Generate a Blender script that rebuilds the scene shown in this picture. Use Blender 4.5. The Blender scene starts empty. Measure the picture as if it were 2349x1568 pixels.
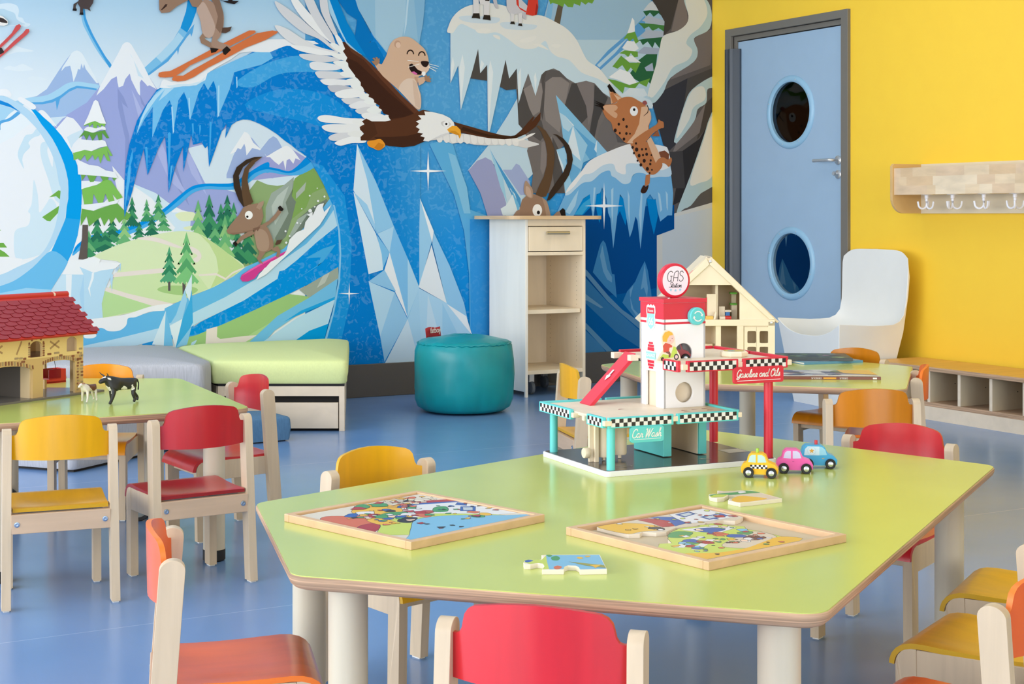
import bpy, bmesh, math, random
from mathutils import Vector, Matrix
from mathutils.geometry import tessellate_polygon

# ------------------------------------------------------------------ scene, camera, light
sc = bpy.context.scene
COL = sc.collection
random.seed(7)
PI = math.pi
EYE = 1.03                                   # camera height
FPX, HZ, CX = 3490.0, 494.0, 1174.5          # focal length, horizon row, centre column (2349x1568 frame)
YAW = math.radians(29.1)                     # camera turned from the mural wall's normal
CA, SA = math.cos(YAW), math.sin(YAW)
WALL_Y, WALL_X = 7.96, 5.906                 # mural wall and yellow wall
TABLE = 0.46

cam = bpy.data.cameras.new('camera')
cam.sensor_fit = 'HORIZONTAL'
cam.sensor_width = 36.0
cam.lens = 36.0 * FPX / 2349.0
cam.shift_y = -(1568 / 2 - HZ) / 2349.0
cam.clip_start = 0.05
camo = bpy.data.objects.new('camera', cam)
COL.objects.link(camo)
camo.location = (0, 0, EYE)
camo.rotation_euler = (PI / 2, 0, -math.radians(90) + (PI / 2 - YAW))
sc.camera = camo

world = bpy.data.worlds.new('daylight')
sc.world = world
world.use_nodes = True
bg = world.node_tree.nodes['Background']
bg.inputs[0].default_value = (0.80, 0.90, 1.0, 1)
bg.inputs[1].default_value = 1.0

def area_light(name, loc, rot, sx, sy, power, color):
    l = bpy.data.lights.new(name, 'AREA')
    l.shape = 'RECTANGLE'
    l.size, l.size_y, l.energy, l.color = sx, sy, power, color
    o = bpy.data.objects.new(name, l)
    COL.objects.link(o)
    o.location, o.rotation_euler = loc, rot
    return o

# daylight through the tall windows of the left wall and of the wall behind the camera
area_light('window_daylight_left', (-4.94, 3.0, 1.42), (0, -PI / 2, 0), 2.6, 9.4, 640, (1.0, 0.985, 0.96))
area_light('window_daylight_front', (0.8, -8.94, 1.42), (PI / 2, 0, 0), 9.4, 2.6, 590, (1.0, 0.985, 0.96))
# added fill lights below the unseen ceiling, evening out the room
for lx_, ly_ in ((1.2, 2.6), (1.2, 5.8), (4.2, 2.6), (4.2, 5.8)):
    area_light('ceiling_fill_light', (lx_, ly_, 2.93), (0, 0, 0), 1.6, 1.6, 22, (1.0, 0.98, 0.95))
sc.view_settings.view_transform = 'Standard'
sc.view_settings.look = 'None'
sc.view_settings.gamma = 1.0
sc.view_settings.use_curve_mapping = False
sc.view_settings.exposure = -0.42

# ------------------------------------------------------------------ geometry of the room
def ray(x, y):
    a = (x - CX) / FPX
    return Vector((a * CA + SA, -a * SA + CA, (HZ - y) / FPX))
def on_z(x, y, z):
    d = ray(x, y); t = (z - EYE) / d.z
    return Vector((d.x * t, d.y * t, z))
def on_y(x, y, Y):
    d = ray(x, y); t = Y / d.y
    return Vector((d.x * t, Y, EYE + d.z * t))
def on_x(x, y, X):
    d = ray(x, y); t = X / d.x
    return Vector((X, d.y * t, EYE + d.z * t))
def cr(a, b):                                 # camera-aligned plan (right, forward) -> room
    return (a * CA + b * SA, -a * SA + b * CA)

def lin(c):
    r = []
    for v in c[:3]:
        v = v / 255.0
        r.append(v / 12.92 if v <= 0.04045 else ((v + 0.055) / 1.055) ** 2.4)
    return (r[0], r[1], r[2], 1.0)

# ------------------------------------------------------------------ materials
MATS = {}
def mat(name, rgb, rough=0.5, kind='plain', spec=0.5, metal=0.0, amt=0.12, scale=(6, 6, 60), coat=0.0, bump=0.0):
    if name in MATS:
        return MATS[name]
    m = bpy.data.materials.new(name)
    m.use_nodes = True
    nt = m.node_tree; N = nt.nodes; L = nt.links
    b = N['Principled BSDF']
    b.inputs['Roughness'].default_value = rough
    b.inputs['Metallic'].default_value = metal
    b.inputs['Specular IOR Level'].default_value = spec
    if coat:
        b.inputs['Coat Weight'].default_value = coat
        b.inputs['Coat Roughness'].default_value = 0.2
    c = lin(rgb)
    if kind == 'plain':
        tc = N.new('ShaderNodeTexCoord'); no = N.new('ShaderNodeTexNoise')
        no.inputs['Scale'].default_value = 9.0
        L.new(tc.outputs['Object'], no.inputs['Vector'])
        mx = N.new('ShaderNodeMix'); mx.data_type = 'RGBA'
        mx.inputs[6].default_value = tuple(v * 0.97 for v in c[:3]) + (1,)
        mx.inputs[7].default_value = tuple(min(1, v * 1.03) for v in c[:3]) + (1,)
        L.new(no.outputs['Fac'], mx.inputs[0]); L.new(mx.outputs[2], b.inputs['Base Color'])
    else:
        tc = N.new('ShaderNodeTexCoord'); mp = N.new('ShaderNodeMapping')
        mp.inputs['Scale'].default_value = scale
        L.new(tc.outputs['Object'], mp.inputs['Vector'])
        no = N.new('ShaderNodeTexNoise')
        no.inputs['Scale'].default_value = 1.0; no.inputs['Detail'].default_value = 4.0
        no.inputs['Distortion'].default_value = 0.6 if kind == 'wood' else 0.0
        L.new(mp.outputs[0], no.inputs['Vector'])
        mx = N.new('ShaderNodeMix'); mx.data_type = 'RGBA'
        mx.inputs[6].default_value = tuple(v * (1 - amt) for v in c[:3]) + (1,)
        mx.inputs[7].default_value = tuple(min(1, v * (1 + amt)) for v in c[:3]) + (1,)
        rp = N.new('ShaderNodeMapRange')
        rp.inputs[1].default_value = 0.32; rp.inputs[2].default_value = 0.68
        L.new(no.outputs['Fac'], rp.inputs[0]); L.new(rp.outputs[0], mx.inputs[0])
        L.new(mx.outputs[2], b.inputs['Base Color'])
        if bump:
            bp = N.new('ShaderNodeBump'); bp.inputs['Strength'].default_value = bump
            bp.inputs['Distance'].default_value = 0.002
            L.new(no.outputs['Fac'], bp.inputs['Height']); L.new(bp.outputs[0], b.inputs['Normal'])
    MATS[name] = m
    return m

def print_material(name, rough, ice=False):
    m = bpy.data.materials.new(name); m.use_nodes = True
    nt = m.node_tree; N = nt.nodes; L = nt.links; b = N['Principled BSDF']
    b.inputs['Roughness'].default_value = rough
    b.inputs['Specular IOR Level'].default_value = 0.05 if ice else 0.45
    at = N.new('ShaderNodeVertexColor'); at.layer_name = 'Col'
    if ice:                                   # printed ice mottling where the colour layer asks for it (alpha)
        tc = N.new('ShaderNodeTexCoord'); no = N.new('ShaderNodeTexNoise')
        no.inputs['Scale'].default_value = 24.0; no.inputs['Detail'].default_value = 3.0
        no.inputs['Distortion'].default_value = 1.4
        L.new(tc.outputs['Object'], no.inputs['Vector'])
        mr = N.new('ShaderNodeMapRange'); mr.inputs[1].default_value = 0.53; mr.inputs[2].default_value = 0.60
        L.new(no.outputs['Fac'], mr.inputs[0])
        mu = N.new('ShaderNodeMath'); mu.operation = 'MULTIPLY'
        L.new(mr.outputs[0], mu.inputs[0]); L.new(at.outputs['Alpha'], mu.inputs[1])
        m2 = N.new('ShaderNodeMath'); m2.operation = 'MULTIPLY'; m2.inputs[1].default_value = 0.13
        L.new(mu.outputs[0], m2.inputs[0])
        mx = N.new('ShaderNodeMix'); mx.data_type = 'RGBA'
        mx.inputs[7].default_value = lin((150, 205, 235))
        L.new(m2.outputs[0], mx.inputs[0]); L.new(at.outputs['Color'], mx.inputs[6])
        L.new(mx.outputs[2], b.inputs['Base Color'])
    else:
        L.new(at.outputs['Color'], b.inputs['Base Color'])
    return m
M_MURAL = print_material('mural_print', 0.55, True)
M_PRINT = print_material('paper_print', 0.35)

# ------------------------------------------------------------------ mesh helpers
class MB:
    def __init__(s):
        s.v = []; s.f = []; s.m = []; s.c = []; s.mi = 0; s.col = (1, 1, 1, 0)
    def add(s, verts, faces, xf=None):
        o = len(s.v)
        for p in verts:
            p = Vector(p)
            s.v.append(tuple(xf(p) if xf else p))
        for f in faces:
            s.f.append(tuple(i + o for i in f)); s.m.append(s.mi); s.c.append(s.col)
        return s
    def box(s, x0, x1, y0, y1, z0, z1, xf=None):
        v = [(x, y, z) for z in (z0, z1) for y in (y0, y1) for x in (x0, x1)]
        return s.add(v, [(0, 2, 3, 1), (4, 5, 7, 6), (0, 1, 5, 4), (2, 6, 7, 3), (0, 4, 6, 2), (1, 3, 7, 5)], xf)
    def extrude(s, loops, t0, t1, xf=None, caps=True):
        # loops: list of 2D loops (outer first, then holes); xf maps (u, w, t) -> xyz
        pts = [p for l in loops for p in l]; n = len(pts)
        tri = tessellate_polygon([[Vector((p[0], p[1], 0)) for p in l] for l in loops]) if caps else []
        v = [(p[0], p[1], t0) for p in pts] + [(p[0], p[1], t1) for p in pts]
        f = [tuple(t) for t in tri] + [tuple(n + i for i in reversed(t)) for t in tri]
        o = 0
        for l in loops:
            k = len(l)
            for i in range(k):
                a, b = o + i, o + (i + 1) % k
                f.append((a, b, b + n, a + n))
            o += k
        return s.add(v, f, xf)
    def flat(s, loops, t=0.0, xf=None):
        pts = [p for l in loops for p in l]
        tri = tessellate_polygon([[Vector((p[0], p[1], 0)) for p in l] for l in loops])
        return s.add([(p[0], p[1], t) for p in pts], [tuple(x) for x in tri], xf)
    def lathe(s, prof, n=32, xf=None, cap=True):
        # prof: list of (r, z) from bottom to top around z
        v = []; f = []
        for r, z in prof:
            for i in range(n):
                a = 2 * PI * i / n
                v.append((r * math.cos(a), r * math.sin(a), z))
        for j in range(len(prof) - 1):
            for i in range(n):
                a, b = j * n + i, j * n + (i + 1) % n
                f.append((a, b, b + n, a + n))
        if cap:
            f.append(tuple(reversed(range(n)))); o = (len(prof) - 1) * n
            f.append(tuple(range(o, o + n)))
        return s.add(v, f, xf)
    def cyl(s, c, r, z0, z1, n=24, xf=None):
        return s.lathe([(r, z0), (r, z1)], n, (lambda p: (xf(p + Vector((c[0], c[1], 0))) if xf else p + Vector((c[0], c[1], 0)))))
    def tube(s, pts, r, n=10, xf=None):
        pts = [Vector(p) for p in pts]; rings = []
        rr = r if isinstance(r, (list, tuple)) else [r] * len(pts)
        up = Vector((0, 0, 1)); v = []; f = []
        for i, p in enumerate(pts):
            d = (pts[min(i + 1, len(pts) - 1)] - pts[max(i - 1, 0)]).normalized()
            a = d.cross(up)
            if a.length < 1e-3: a = d.cross(Vector((0, 1, 0)))
            a.normalize(); b = a.cross(d)
            for k in range(n):
                t = 2 * PI * k / n
                v.append(p + (a * math.cos(t) + b * math.sin(t)) * rr[i])
        for j in range(len(pts) - 1):
            for i in range(n):
                a, b = j * n + i, j * n + (i + 1) % n
                f.append((a, b, b + n, a + n))
        f.append(tuple(reversed(range(n)))); o = (len(pts) - 1) * n
        f.append(tuple(range(o, o + n)))
        return s.add(v, f, xf)
    def grid(s, P, closed=False, xf=None):
        # P: rows of points
        r, c = len(P), len(P[0]); v = [p for row in P for p in row]; f = []
        for i in range(r - 1):
            for j in range(c if closed else c - 1):
                a, b = i * c + j, i * c + (j + 1) % c
                f.append((a, b, b + c, a + c))
        return s.add(v, f, xf)
    def mesh(s, name, mats, smooth=False, fix=True, colors=False, angle=40):
        me = bpy.data.meshes.new(name)
        me.from_pydata(s.v, [], s.f)
        mats = mats if isinstance(mats, (list, tuple)) else [mats]
        for m in mats: me.materials.append(m)
        me.polygons.foreach_set('material_index', s.m)
        if colors:
            ca = me.color_attributes.new('Col', 'FLOAT_COLOR', 'CORNER')
            dat = []
            for p, c in zip(me.polygons, s.c):
                for k in range(p.loop_total):
                    cc = c[k] if isinstance(c[0], (tuple, list)) else c
                    dat.extend(cc)
            ca.data.foreach_set('color', dat)
        if fix:
            bm = bmesh.new(); bm.from_mesh(me)
            bmesh.ops.recalc_face_normals(bm, faces=bm.faces)
            bm.to_mesh(me); bm.free()
        if smooth:
            me.polygons.foreach_set('use_smooth', [True] * len(me.polygons))
            try: me.set_sharp_from_angle(angle=math.radians(angle))
            except Exception: pass
        me.update()
        return me
    def build(s, name, mats, parent=None, bevel=0.0, smooth=False, seg=2, subsurf=0, **k):
        return link(name, s.mesh(name, mats, smooth, **k), parent, bevel, seg, subsurf)

def link(name, me, parent=None, bevel=0.0, seg=2, subsurf=0):
    o = bpy.data.objects.new(name, me); COL.objects.link(o)
    if parent is not None: o.parent = parent
    if bevel:
        b = o.modifiers.new('bevel', 'BEVEL'); b.width = bevel; b.segments = seg
        b.limit_method = 'ANGLE'; b.angle_limit = math.radians(40)
    if subsurf:
        b = o.modifiers.new('subd', 'SUBSURF'); b.levels = subsurf; b.render_levels = subsurf
    return o
def tag(o, label, cat, group=None):
    o['label'] = label; o['category'] = cat
    if group: o['group'] = group
    return o
def thing(name, label, cat, loc=(0, 0, 0), rz=0.0, group=None):
    o = bpy.data.objects.new(name, None); COL.objects.link(o)
    o.empty_display_size = 0.05
    o.location = loc; o.rotation_euler = (0, 0, rz)
    return tag(o, label, cat, group)
def struct(o):
    o['kind'] = 'structure'; return o
def part(o, label):
    o['label'] = label; return o

def spline(pts, k=5):
    n = len(pts); out = []
    for i in range(n):
        p0, p1, p2, p3 = pts[i - 1], pts[i], pts[(i + 1) % n], pts[(i + 2) % n]
        for j in range(k):
            t = j / k; t2 = t * t; t3 = t2 * t
            out.append(tuple(0.5 * (2 * p1[a] + (p2[a] - p0[a]) * t + (2 * p0[a] - 5 * p1[a] + 4 * p2[a] - p3[a]) * t2 + (3 * p1[a] - p0[a] - 3 * p2[a] + p3[a]) * t3) for a in (0, 1)))
    return out
def circ(cx, cy, r, n=24, ry=None, a0=0.0):
    ry = r if ry is None else ry
    return [(cx + r * math.cos(a0 + 2 * PI * i / n), cy + ry * math.sin(a0 + 2 * PI * i / n)) for i in range(n)]
def rrect(x0, x1, y0, y1, r, n=5):
    out = []
    for cx, cy, a in ((x1 - r, y0 + r, -PI / 2), (x1 - r, y1 - r, 0), (x0 + r, y1 - r, PI / 2), (x0 + r, y0 + r, PI)):
        for i in range(n + 1):
            t = a + PI / 2 * i / n
            out.append((cx + r * math.cos(t), cy + r * math.sin(t)))
    return out
def round_poly(pts, r, n=6):
    out = []; m = len(pts)
    for i in range(m):
        p, a, b = Vector(pts[i]).to_2d(), Vector(pts[i - 1]).to_2d(), Vector(pts[(i + 1) % m]).to_2d()
        d1 = (a - p).normalized(); d2 = (b - p).normalized()
        ang = d1.angle(d2); t = r / math.tan(ang / 2)
        c = p + (d1 + d2).normalized() * (r / math.sin(ang / 2))
        s0 = p + d1 * t - c; s1 = p + d2 * t - c
        a0 = math.atan2(s0.y, s0.x); a1 = math.atan2(s1.y, s1.x)
        da = (a1 - a0 + PI) % (2 * PI) - PI
        for k in range(n + 1):
            q = a0 + da * k / n
            out.append((c.x + r * math.cos(q), c.y + r * math.sin(q)))
    return out
def text_obj(name, body, size, material, parent, matrix, shear=0.0, extrude=0.0004, align='CENTER', space=1.0):
    cu = bpy.data.curves.new(name, 'FONT')
    cu.body = body; cu.size = size; cu.align_x = align; cu.align_y = 'CENTER'
    cu.shear = shear; cu.extrude = extrude; cu.space_character = space
    t = bpy.data.objects.new(name, cu); COL.objects.link(t)
    me = bpy.data.meshes.new_from_object(t)
    COL.objects.unlink(t); bpy.data.objects.remove(t); bpy.data.curves.remove(cu)
    me.materials.clear(); me.materials.append(material)
    o = link(name, me, parent); o.matrix_local = matrix
    return o
# single-stroke lettering for the hand-drawn signs of the toy garage
GLY = {
 'a': ([[(.38, .42), (.22, .48), (.06, .36), (.05, .14), (.18, .02), (.34, .14), (.40, .44), (.38, .14), (.44, .02), (.56, .10)]], .50),
 'r': ([[(0, .04), (.08, .30), (.10, .48), (.16, .40), (.30, .40), (.28, .14), (.34, .02), (.46, .10)]], .42),
 's': ([[(0, .06), (.16, .26), (.24, .50), (.30, .28), (.28, .06), (.12, .02), (.04, .12)], [(.28, .06), (.42, .10)]], .40),
 'h': ([[(0, .10), (.14, .55), (.22, .96), (.12, .98), (.08, .6), (.05, .02)], [(.05, .02), (.14, .34), (.28, .46), (.34, .30), (.32, .06), (.40, .02), (.50, .10)]], .48),
 'o': ([[(.24, .47), (.08, .38), (.05, .14), (.18, .01), (.34, .12), (.36, .36), (.24, .47), (.34, .38), (.48, .40)]], .44),
 'l': ([[(0, .10), (.16, .5), (.24, .94), (.14, .98), (.08, .6), (.08, .14), (.16, .01), (.28, .10)]], .26),
 'i': ([[(0, .10), (.08, .45), (.06, .12), (.14, .01), (.26, .10)], [(.11, .64), (.13, .72)]], .24),
 'n': ([[(0, .10), (.06, .44), (.04, .02)], [(.04, .02), (.10, .32), (.24, .46), (.28, .30), (.26, .06), (.34, .01), (.46, .10)]], .44),
 'e': ([[(0, .10), (.20, .20), (.30, .38), (.18, .48), (.06, .34), (.06, .12), (.20, .01), (.38, .10)]], .36),
 'd': ([[(.36, .40), (.22, .47), (.06, .36), (.05, .12), (.18, .01), (.32, .14), (.44, .6), (.50, .98), (.42, .6), (.36, .12), (.44, .01), (.56, .10)]], .52),
 't': ([[(0, .10), (.14, .5), (.20, .82), (.10, .30), (.10, .06), (.18, .01), (.30, .10)], [(0, .56), (.30, .60)]], .28),
 'C': ([[(.58, .76), (.54, .94), (.34, 1.0), (.10, .76), (.04, .34), (.16, .04), (.36, 0), (.60, .14)]], .58),
 'W': ([[(0, .86), (.08, 1.0), (.14, .8), (.09, .06), (.16, .06), (.42, .92), (.46, .88), (.42, .06), (.49, .06), (.72, .74), (.86, 1.0)]], .82),
 'G': ([[(.56, .78), (.50, .96), (.32, 1.0), (.10, .76), (.04, .38), (.16, .10), (.36, .10), (.52, .44), (.58, .52), (.54, .10), (.40, -.20), (.16, -.22), (.14, -.10), (.60, .12)]], .60),
 'O': ([[(.36, 1.0), (.12, .80), (.04, .36), (.16, .04), (.36, .02), (.58, .28), (.60, .72), (.46, .96), (.30, .92), (.36, .76), (.62, .84)]], .64),
 'S': ([[(.54, .82), (.46, 1.0), (.28, .98), (.16, .80), (.26, .60), (.44, .46), (.48, .22), (.32, .02), (.10, .06), (.02, .16)], [(.46, .12), (.60, .10)]], .56),
 '1': ([[(.62, .84), (.50, .98), (.30, .98), (.10, .78), (.05, .40), (.16, .06), (.34, 0), (.48, .12)], [(.48, -.04), (.48, .52)], [(.34, .52), (.62, .52)]], .70),
 '2': ([[(.06, 0), (.06, .40), (.12, .80), (.34, 1.0), (.54, 1.0)], [(.54, 1.0), (.54, 0)], [(.06, .36), (.54, .36)]], .64),
 '3': ([[(.50, .84), (.38, 1.0), (.18, .96), (.10, .78), (.20, .60), (.42, .48), (.52, .26), (.42, .06), (.20, .0), (.04, .16)]], .56),
 ' ': ([], .30)}
def stroke_text(name, body, size, width, material, parent, matrix, slant=.25, gap=0.0):
    adv = sum(GLY[c][1] + gap for c in body); x0 = -adv / 2; m = MB()
    lay = 0
    for c in body:
        for line in GLY[c][0]:
            n = len(line); P = []
            if n > 2:
                for i in range(n - 1):
                    p0, p1, p2, p3 = line[max(i - 1, 0)], line[i], line[i + 1], line[min(i + 2, n - 1)]
                    for j in range(6):
                        t = j / 6; t2 = t * t; t3 = t2 * t
                        P.append(tuple(.5 * (2 * p1[a] + (p2[a] - p0[a]) * t + (2 * p0[a] - 5 * p1[a] + 4 * p2[a] - p3[a]) * t2 + (3 * p1[a] - p0[a] - 3 * p2[a] + p3[a]) * t3) for a in (0, 1)))
                P.append(line[-1])
            else: P = list(line)
            Q = [Vector(((x0 + x + slant * (y - .5)) * size, (y - .42) * size)) for x, y in P]; A_ = []; B_ = []
            for i, q in enumerate(Q):
                d = (Q[min(i + 1, len(Q) - 1)] - Q[max(i - 1, 0)])
                d = d.normalized() if d.length > 1e-9 else Vector((1, 0)); nn = Vector((-d.y, d.x)) * width / 2
                A_.append((q.x + nn.x, q.y + nn.y, lay * 2e-6)); B_.append((q.x - nn.x, q.y - nn.y, lay * 2e-6))
            m.grid([A_, B_]); lay += 1
        x0 += GLY[c][1] + gap
    o = m.build(name, material, parent, fix=False); o.matrix_local = matrix
    return o
def frame(origin, ux, uy):
    ux = Vector(ux).normalized(); uy = Vector(uy).normalized(); uz = ux.cross(uy)
    m = Matrix((ux, uy, uz)).transposed().to_4x4(); m.translation = Vector(origin)
    return m
# ------------------------------------------------------------------ the room
X0, Y0, CEIL = -5.0, -9.0, 2.95
M_YEL = mat('yellow_wall_paint', (255, 209, 58), 0.55)
M_WHITE = mat('white_wall_paint', (238, 238, 234), 0.7)
M_BASE = mat('taupe_baseboard', (88, 82, 76), 0.5)
M_FRAME = mat('grey_door_frame', (118, 113, 105), 0.45)
M_DOOR = mat('blue_door_laminate', (160, 187, 212), 0.42)
M_RING = mat('blue_porthole_ring', (150, 192, 220), 0.35)
M_GUARD = mat('dark_hinge_guard', (52, 62, 74), 0.35)
M_STEEL = mat('brushed_steel', (214, 215, 216), 0.3, metal=.75)
M_DARK = mat('corridor_painted_shade', (30, 34, 40), 0.8)
M_BLACK = mat('black_rubber', (28, 28, 30), 0.55)

def floor_material():
    m = bpy.data.materials.new('blue_linoleum'); m.use_nodes = True
    nt = m.node_tree; N = nt.nodes; L = nt.links; b = N['Principled BSDF']
    b.inputs['Roughness'].default_value = 0.3
    b.inputs['Specular IOR Level'].default_value = 0.55
    tc = N.new('ShaderNodeTexCoord')
    no = N.new('ShaderNodeTexNoise'); no.inputs['Scale'].default_value = 2.2; no.inputs['Detail'].default_value = 6
    L.new(tc.outputs['Object'], no.inputs['Vector'])
    mx = N.new('ShaderNodeMix'); mx.data_type = 'RGBA'
    mx.inputs[6].default_value = lin((106, 143, 194)); mx.inputs[7].default_value = lin((119, 156, 206))
    L.new(no.outputs['Fac'], mx.inputs[0])
    sp = N.new('ShaderNodeSeparateXYZ'); L.new(tc.outputs['Object'], sp.inputs[0])
    ad = N.new('ShaderNodeMath'); ad.operation = 'ADD'; ad.inputs[1].default_value = 0.46
    L.new(sp.outputs['Y'], ad.inputs[0])
    md = N.new('ShaderNodeMath'); md.operation = 'MODULO'; md.inputs[1].default_value = 2.13
    L.new(ad.outputs[0], md.inputs[0])
    lt = N.new('ShaderNodeMath'); lt.operation = 'LESS_THAN'; lt.inputs[1].default_value = 0.0035
    L.new(md.outputs[0], lt.inputs[0])
    m2 = N.new('ShaderNodeMix'); m2.data_type = 'RGBA'; m2.inputs[7].default_value = lin((150, 178, 218))
    L.new(lt.outputs[0], m2.inputs[0]); L.new(mx.outputs[2], m2.inputs[6])
    L.new(m2.outputs[2], b.inputs['Base Color'])
    n2 = N.new('ShaderNodeTexNoise'); n2.inputs['Scale'].default_value = 5.0
    L.new(tc.outputs['Object'], n2.inputs['Vector'])
    mr = N.new('ShaderNodeMapRange'); mr.inputs[3].default_value = 0.17; mr.inputs[4].default_value = 0.27
    L.new(n2.outputs['Fac'], mr.inputs[0]); L.new(mr.outputs[0], b.inputs['Roughness'])
    return m

struct(MB().box(X0, WALL_X + .1, Y0, WALL_Y + .1, -.1, 0).build('floor', floor_material()))
struct(MB().box(X0 - .1, WALL_X + .1, Y0 - .1, WALL_Y + .1, CEIL, CEIL + .1).build('ceiling', M_WHITE))
wall_back = struct(MB().box(X0 - .1, WALL_X + .1, WALL_Y, WALL_Y + .1, 0, CEIL).build('wall_back', M_WHITE))

# yellow wall with the door opening
D0, D1, DT = 6.70, 7.73, 2.163
m = MB()
m.extrude([[(Y0, 0), (D0, 0), (D0, DT), (D1, DT), (D1, 0), (WALL_Y, 0), (WALL_Y, CEIL), (Y0, CEIL)]], WALL_X, WALL_X + .1,
          lambda p: Vector((p.z, p.x, p.y)))
struct(m.build('wall_right', M_YEL))
# left and front walls with tall window openings
def window_wall(name, a0, a1, axis, pos, out, openings):
    xf = (lambda p: Vector((p.z, p.x, p.y))) if axis == 'x' else (lambda p: Vector((p.x, p.z, p.y)))
    loops = [[(a0, 0), (a1, 0), (a1, CEIL), (a0, CEIL)]]
    for w0, w1 in openings:
        loops.append([(w0, .12), (w0, 2.74), (w1, 2.74), (w1, .12)])
    m = MB(); m.extrude(loops, pos, pos + out, xf)
    return struct(m.build(name, M_WHITE))
window_wall('wall_left', Y0, WALL_Y, 'x', X0, -.1, [(-1.7, 1.3), (1.5, 4.5), (4.7, 7.7)])
window_wall('wall_front', X0, WALL_X + .1, 'y', Y0, -.1, [(-3.9, -.9), (-.7, 2.3), (2.5, 5.5)])

struct(MB().box(X0, WALL_X, WALL_Y - .022, WALL_Y, 0, .187).build('baseboard_back', M_BASE, bevel=.003))
struct(MB().box(WALL_X - .018, WALL_X, Y0, 6.638, 0, .187).build('baseboard_right', M_BASE, bevel=.003))
struct(MB().box(WALL_X - .018, WALL_X, 7.792, WALL_Y - .022, 0, .187).build('baseboard_corner', M_BASE, bevel=.003))

# door in the yellow wall
door = bpy.data.objects.new('door_1', None); COL.objects.link(door); struct(door)
m = MB()
m.extrude([[(6.642, 0), (D0, 0), (D0, DT - .002), (D1, DT - .002), (D1, 0), (7.790, 0), (7.790, 2.208), (6.642, 2.208)]], WALL_X - .022, WALL_X + .06,
          lambda p: Vector((p.z, p.x, p.y)))
m.build('door_frame', M_FRAME, door, bevel=.002)
m = MB()
m.extrude([[(D0, 0), (D0 + .012, 0), (D0 + .012, DT - .034), (D1 - .032, DT - .034), (D1 - .032, 0), (D1, 0), (D1, DT - .004), (D0, DT - .004)]], WALL_X + .004, WALL_X + .06,
          lambda p: Vector((p.z, p.x, p.y)))
m.build('frame_rebate', M_FRAME, door, bevel=.002)
PH = ((7.188, 1.652), (7.182, .741)); PR = .186
m = MB()
m.extrude([[(D0 + .008, .008), (D1 - .034, .008), (D1 - .034, DT - .04), (D0 + .008, DT - .04)]] + [circ(a, b, PR, 48) for a, b in PH], WALL_X + .012, WALL_X + .054,
          lambda p: Vector((p.z, p.x, p.y)))
slab = m.build('door_leaf', M_DOOR, door)
mg = bpy.data.materials.new('porthole_glass'); mg.use_nodes = True
nt = mg.node_tree; nt.nodes.remove(nt.nodes['Principled BSDF'])
tr = nt.nodes.new('ShaderNodeBsdfTransparent'); gl = nt.nodes.new('ShaderNodeBsdfGlossy'); mxs = nt.nodes.new('ShaderNodeMixShader'); fr = nt.nodes.new('ShaderNodeFresnel')
tr.inputs[0].default_value = (.6, .65, .7, 1); gl.inputs['Roughness'].default_value = 0.01; gl.inputs[0].default_value = (.38, .38, .38, 1); fr.inputs[0].default_value = 1.55
nt.links.new(fr.outputs[0], mxs.inputs[0]); nt.links.new(tr.outputs[0], mxs.inputs[1]); nt.links.new(gl.outputs[0], mxs.inputs[2])
nt.links.new(mxs.outputs[0], nt.nodes['Material Output'].inputs[0])
for a, b in PH:
    toX = lambda p, a=a, b=b: Vector((WALL_X + .012 - p.z, a + p.x, b + p.y))
    r = MB().lathe([(PR - .004, -.012), (PR - .004, .006), (PR + .004, .012), (PR + .022, .012), (PR + .034, .004), (PR + .036, 0.0), (PR + .036, -.004)], 56, toX, cap=False).build('porthole_ring', M_RING, door, smooth=True)
    g = MB(); g.add([(p[0], p[1], -.012) for p in circ(0, 0, PR - .002, 48)], [tuple(range(48))], toX)
    g.build('porthole_pane', mg, door)
    for k in range(8):
        q = 2 * PI * k / 8 + .3
        MB().lathe([(.004, .010), (.004, .0135), (.002, .0145)], 8, lambda p, q=q: toX(p + Vector((math.cos(q) * (PR + .014), math.sin(q) * (PR + .014), 0)))).build('screw', M_STEEL, r)
# finger guard along the hinge side
gx = lambda p: Vector((WALL_X - .022 + p.x, 7.71 + p.y, p.z))
pf = [(-.004, .062), (-.018, .058), (-.028, .044), (-.026, .030), (-.014, .022), (-.014, .014), (-.030, .004), (-.032, -.012), (-.020, -.026), (.0, -.034), (.02, -.048), (.03, -.048), (.03, .062)]
m = MB(); m.extrude([pf], .02, 2.078, gx); m.build('hinge_guard', M_GUARD, door, smooth=True, angle=25)
# lever handle and lock
hx = lambda y, z: (lambda p: Vector((WALL_X + .012 - p.z, y + p.x, z + p.y)))
h = MB().lathe([(.027, 0), (.027, .006), (.024, .008)], 28, hx(6.757, 1.349)).build('handle_rose', M_STEEL, door, smooth=True)
MB().tube([(WALL_X + .008, 6.757, 1.349), (WALL_X - .038, 6.757, 1.349), (WALL_X - .052, 6.768, 1.349), (WALL_X - .055, 6.79, 1.349), (WALL_X - .055, 6.90, 1.349)], .0098, 12).build('lever', M_STEEL, h, smooth=True)
h = MB().lathe([(.026, 0), (.026, .006), (.023, .008)], 28, hx(6.757, 1.267)).build('lock_rose', M_STEEL, door, smooth=True)
m = MB(); m.lathe([(.009, .004), (.009, .022), (.010, .024), (.013, .034), (.011, .040)], 16, hx(6.757, 1.272)); m.build('thumb_turn', M_STEEL, h, smooth=True)
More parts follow.
